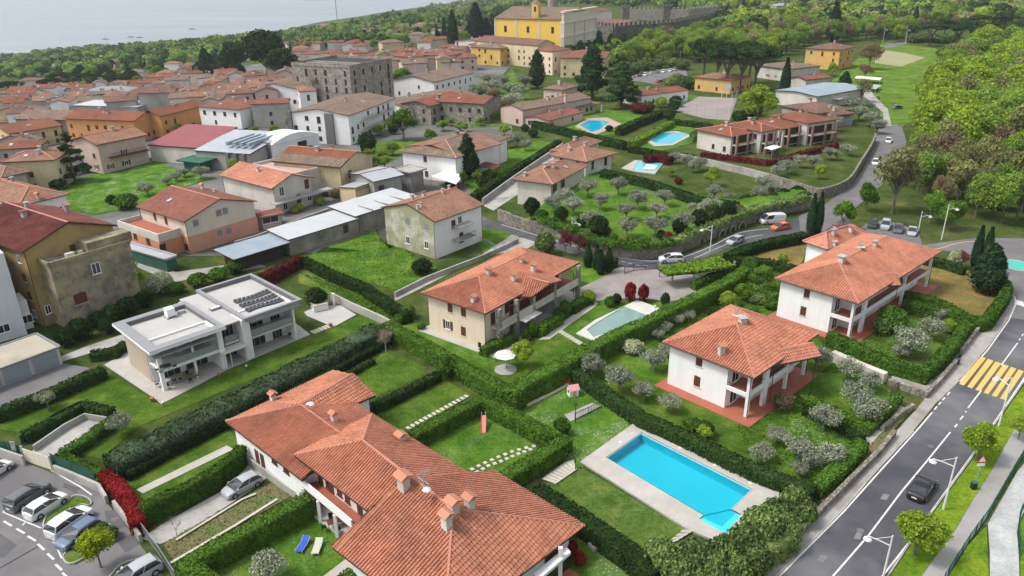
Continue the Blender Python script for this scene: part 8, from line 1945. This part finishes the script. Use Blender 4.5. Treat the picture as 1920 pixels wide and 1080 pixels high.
many('round',[(1800,100),(1780,115),(1815,118),(1770,100),(1790,125)],10,5.5,'dark evergreen in the clump at the corner of the meadow','dark evergreens at the meadow corner'); many('umbrella',[(1750,48),(1775,42),(1800,50),(1825,44),(1850,52),(1875,46),(1900,50),(1920,42),(1840,32),(1890,30)],13,9,'dark umbrella pine in the long row on the far right','dark umbrella pines of the far right row'); many('greybush',[(1730,70),(1750,72),(1770,74),(1785,70),(1715,72)],5,6,'pale grey olive tree beside the far sports ground','grey olives beside the far sports ground')
scatter([(1180,128),(1290,118),(1430,122),(1500,92),(1600,78),(1740,78),(1700,58),(1560,62),(1440,70),(1350,82),(1270,98),(1150,112)],150,5.6,wood(['lime','wood','bronze','wood','sparse','lime','wood'],13,5.6,'@park tree on the slope below the castle','park trees on the slope below the castle'),13,5000,pad=0)
scatter([(1500,78),(1600,72),(1700,56),(1930,66),(1930,30),(1700,34),(1560,42),(1450,56)],40,9,wood(['wood','round','lime','bronze'],12,6,'@tree at the far right behind the park row','mixed trees behind the park row'),14)
scatter([(560,92),(700,75),(860,50),(900,30),(930,30),(930,60),(860,90),(720,95)],60,9,wood(['wood','round','cedar','wood','olive'],9,5,'@garden tree between the far village houses','garden trees of the far village'),15,3000,pad=0)
scatter([(60,128),(230,110),(420,118),(470,135),(440,150),(300,160),(250,165),(40,165)],60,9,wood(['wood','round','cedar','cypress','wood'],8,4.6,'@garden tree between the houses near the lake','garden trees near the lake'),16,3000,pad=0)
scatter([(-10,240),(120,190),(260,205),(400,240),(560,230),(700,190),(900,200),(880,330),(700,300),(560,330),(400,330),(200,250),(60,330),(-10,330)],46,8,wood(['wood','round','darkbush','olive','lime'],4.2,2.2,'@garden plant between the town houses','small garden trees between the town houses'),17,3000,pad=4)
# a distant wood that reads as one mass: many small crowns in one object
def farwood(poly,n,h,mats,label,name='woodland',seed=1,mind=7,cardn=46):
    rs=random.Random(seed); pts=[]; xs=[p[0] for p in poly];ys=[p[1] for p in poly]; k=0
    while len(pts)<n and k<n*6:
        k+=1; x=rs.uniform(min(xs),max(xs)); y=rs.uniform(min(ys),max(ys))
        if not inpoly(x,y,poly): continue
        q=P(x,y)
        if terr(q.x,q.y)<-88 or taken(q,2): continue
        pts.append(q)
    gm=[[] for _ in mats]
    for q in pts:
        s=rs.uniform(.6,1.3); hh=h*s; rr=hh*rs.uniform(.42,.62); i=rs.randrange(len(mats)); z=terr(q.x,q.y)
        c=(q.x,q.y,z+hh*.55); gm[i].append(ico(c,(rr*.85,rr*.85,hh*.42),.2,7,4))
        d=NR.normal(0,1,(cardn,3)); d[:,2]=np.abs(d[:,2])*.9; d/=np.linalg.norm(d,axis=1)[:,None]; p=np.array(c)+d*np.array([rr,rr,hh*.47])*(.85+.35*NR.rand(cardn,1)); gm[i].append(cards(p,d,max(.7,rr*.38),.5,1.2))
    for i,g in enumerate(gm):
        if not g: continue
        v,qd=join(g); o=link(name,mesh_np(name,v,qd,mats[i]),None); props(o,label+' (%s)'%['dark','light','grey','brown'][i],None,None,'stuff')
farwood([(190,112),(330,92),(480,84),(640,60),(860,2),(960,-8),(960,20),(900,40),(700,62),(560,84),(430,95),(260,125)],650,11,[L_PINE,L_WOOD,L_GREYH],'far wooded lakeside slope behind the town',seed=2)
farwood([(60,128),(110,100),(200,92),(330,92),(480,84),(430,118),(240,135),(120,150)],420,9,[L_PINE,L_WOOD,L_GREYH],'green belt near the lake shore at the left',seed=3)
farwood([(0,108),(90,100),(60,128),(0,132)],90,7,[L_PINE,L_WOOD],'trees by the harbour at the left edge',seed=5)
farwood([(430,92),(560,70),(700,52),(860,22),(940,30),(900,60),(740,86),(600,96),(500,96)],330,8.5,[L_PINE,L_WOOD,L_GREYH,L_SPARSE],'gardens between the far village houses',seed=6)
farwood([(930,-8),(1400,-10),(1940,-12),(1940,20),(1700,24),(1500,34),(1400,20),(1345,28),(1180,15),(1090,10),(960,14)],800,12,[L_PINE,L_WOOD,L_GREYH,L_LIME],'far wooded hills behind church and castle',seed=7)
farwood([(1345,45),(1500,40),(1700,30),(1930,24),(1930,45),(1740,52),(1560,66),(1440,75),(1360,80)],260,12,[L_PINE,L_WOOD,L_LIME,L_SPARSE],'far woods right of the castle',seed=8)
farwood([(950,60),(1060,125),(1180,125),(1150,110),(1100,100)],40,8,[L_PINE,L_WOOD],'trees in the gap behind the church',seed=9)
farwood([(0,112),(100,100),(200,97),(330,88),(480,76),(480,92),(330,98),(200,108),(60,122),(0,128)],260,9,[L_PINE,L_WOOD,L_GREYH],'trees right along the lake shore',seed=12)
for x,y,hh,rr in((1103,92,15,5),(1122,98,13,5),(1145,102,12,5),(1112,84,17,5),(1168,100,12,5),(1190,98,11,5)): tr('cedar',x,y,hh,rr,'dark evergreen between the church and the castle wall','dark evergreens by the castle wall',mode='b')
many('wood',[(1210,95),(1235,94),(1258,92),(1282,88),(1305,80),(1325,74),(1340,68),(1222,100),(1270,95)],14,6,'green tree close against the long castle wall','green trees against the castle wall',mode='b')
farwood([(-10,122),(90,118),(110,135),(60,150),(-10,150)],70,7,[L_PINE,L_WOOD,L_GREYH],'trees filling the gaps by the harbour',seed=14)
# rough grass tufts
def tufts(poly,n,size,mat,label,name='grass_tufts',seed=1,z=.05):
    rs=np.random.RandomState(seed); xs=[p[0] for p in poly];ys=[p[1] for p in poly]; c=[]
    while len(c)<n:
        x=rs.uniform(min(xs),max(xs)); y=rs.uniform(min(ys),max(ys))
        if inpoly(x,y,poly): q=P(x,y); c.append((q.x,q.y,q.z+z))
    c=np.array(c); d=rs.normal(0,.4,(n,3)); d[:,2]+=.3; v,q=cards(c,d,size,.8,1.4); props(link(name,mesh_np(name,v,q,mat)),label,None,None,'stuff')
L_GRT=leafmat('grass_blades',[(.06,.14,.015),(.09,.19,.02),(.15,.25,.04)],.2,.1)
tufts([(1500,740),(1620,820),(1540,900),(1400,850),(1380,800)],5000,.2,L_GRT,'rough grass of the lower villa garden',seed=1)
tufts([(580,490),(720,430),(810,505),(745,545),(660,520)],4000,.22,L_GRT,'rough grass of the olive house lawn',seed=2)
tufts([(305,1020),(470,925),(520,900),(545,930),(400,1010),(330,1060)],2500,.18,L_GRT,'weeds on the bare planting bed',seed=3)
tufts([(1300,560),(1460,505),(1470,560),(1380,600),(1300,600)],3000,.3,L_GRT,'kitchen garden greenery',seed=4)
tufts([(560,510),(650,540),(760,585),(720,600),(640,560)],2500,.3,L_GRT,'rough bank beside the pale garden wall',seed=5)
tufts([(1652,812),(1712,764),(1660,825),(1545,945),(1538,938)],2500,.22,L_GRT,'planting strip along the low road wall',seed=6)
tufts([(1540,700),(1640,700),(1760,640),(1700,600),(1620,620)],3000,.25,L_GRT,'rough flowery grass before the roundabout villa',seed=7)
# ---------------------------------------------------------------- thin air
hz=bpy.data.materials.new('haze_air'); hz.use_nodes=True; n=hz.node_tree; n.nodes.clear(); o=n.nodes.new('ShaderNodeOutputMaterial'); v=n.nodes.new('ShaderNodeVolumePrincipled')
v.inputs['Color'].default_value=(.86,.92,1,1); v.inputs['Density'].default_value=.00009; v.inputs['Anisotropy'].default_value=.2; n.links.new(v.outputs[0],o.inputs['Volume'])
mb=MB(); mb.prism([V(-5000,-150,-100),V(4500,-150,-100),V(4500,7000,-100),V(-5000,7000,-100)],158); o=mb.build('haze',hz); props(o,'thin pale air over town and lake',None,None,'stuff')
SC.cycles.volume_bounces=0;
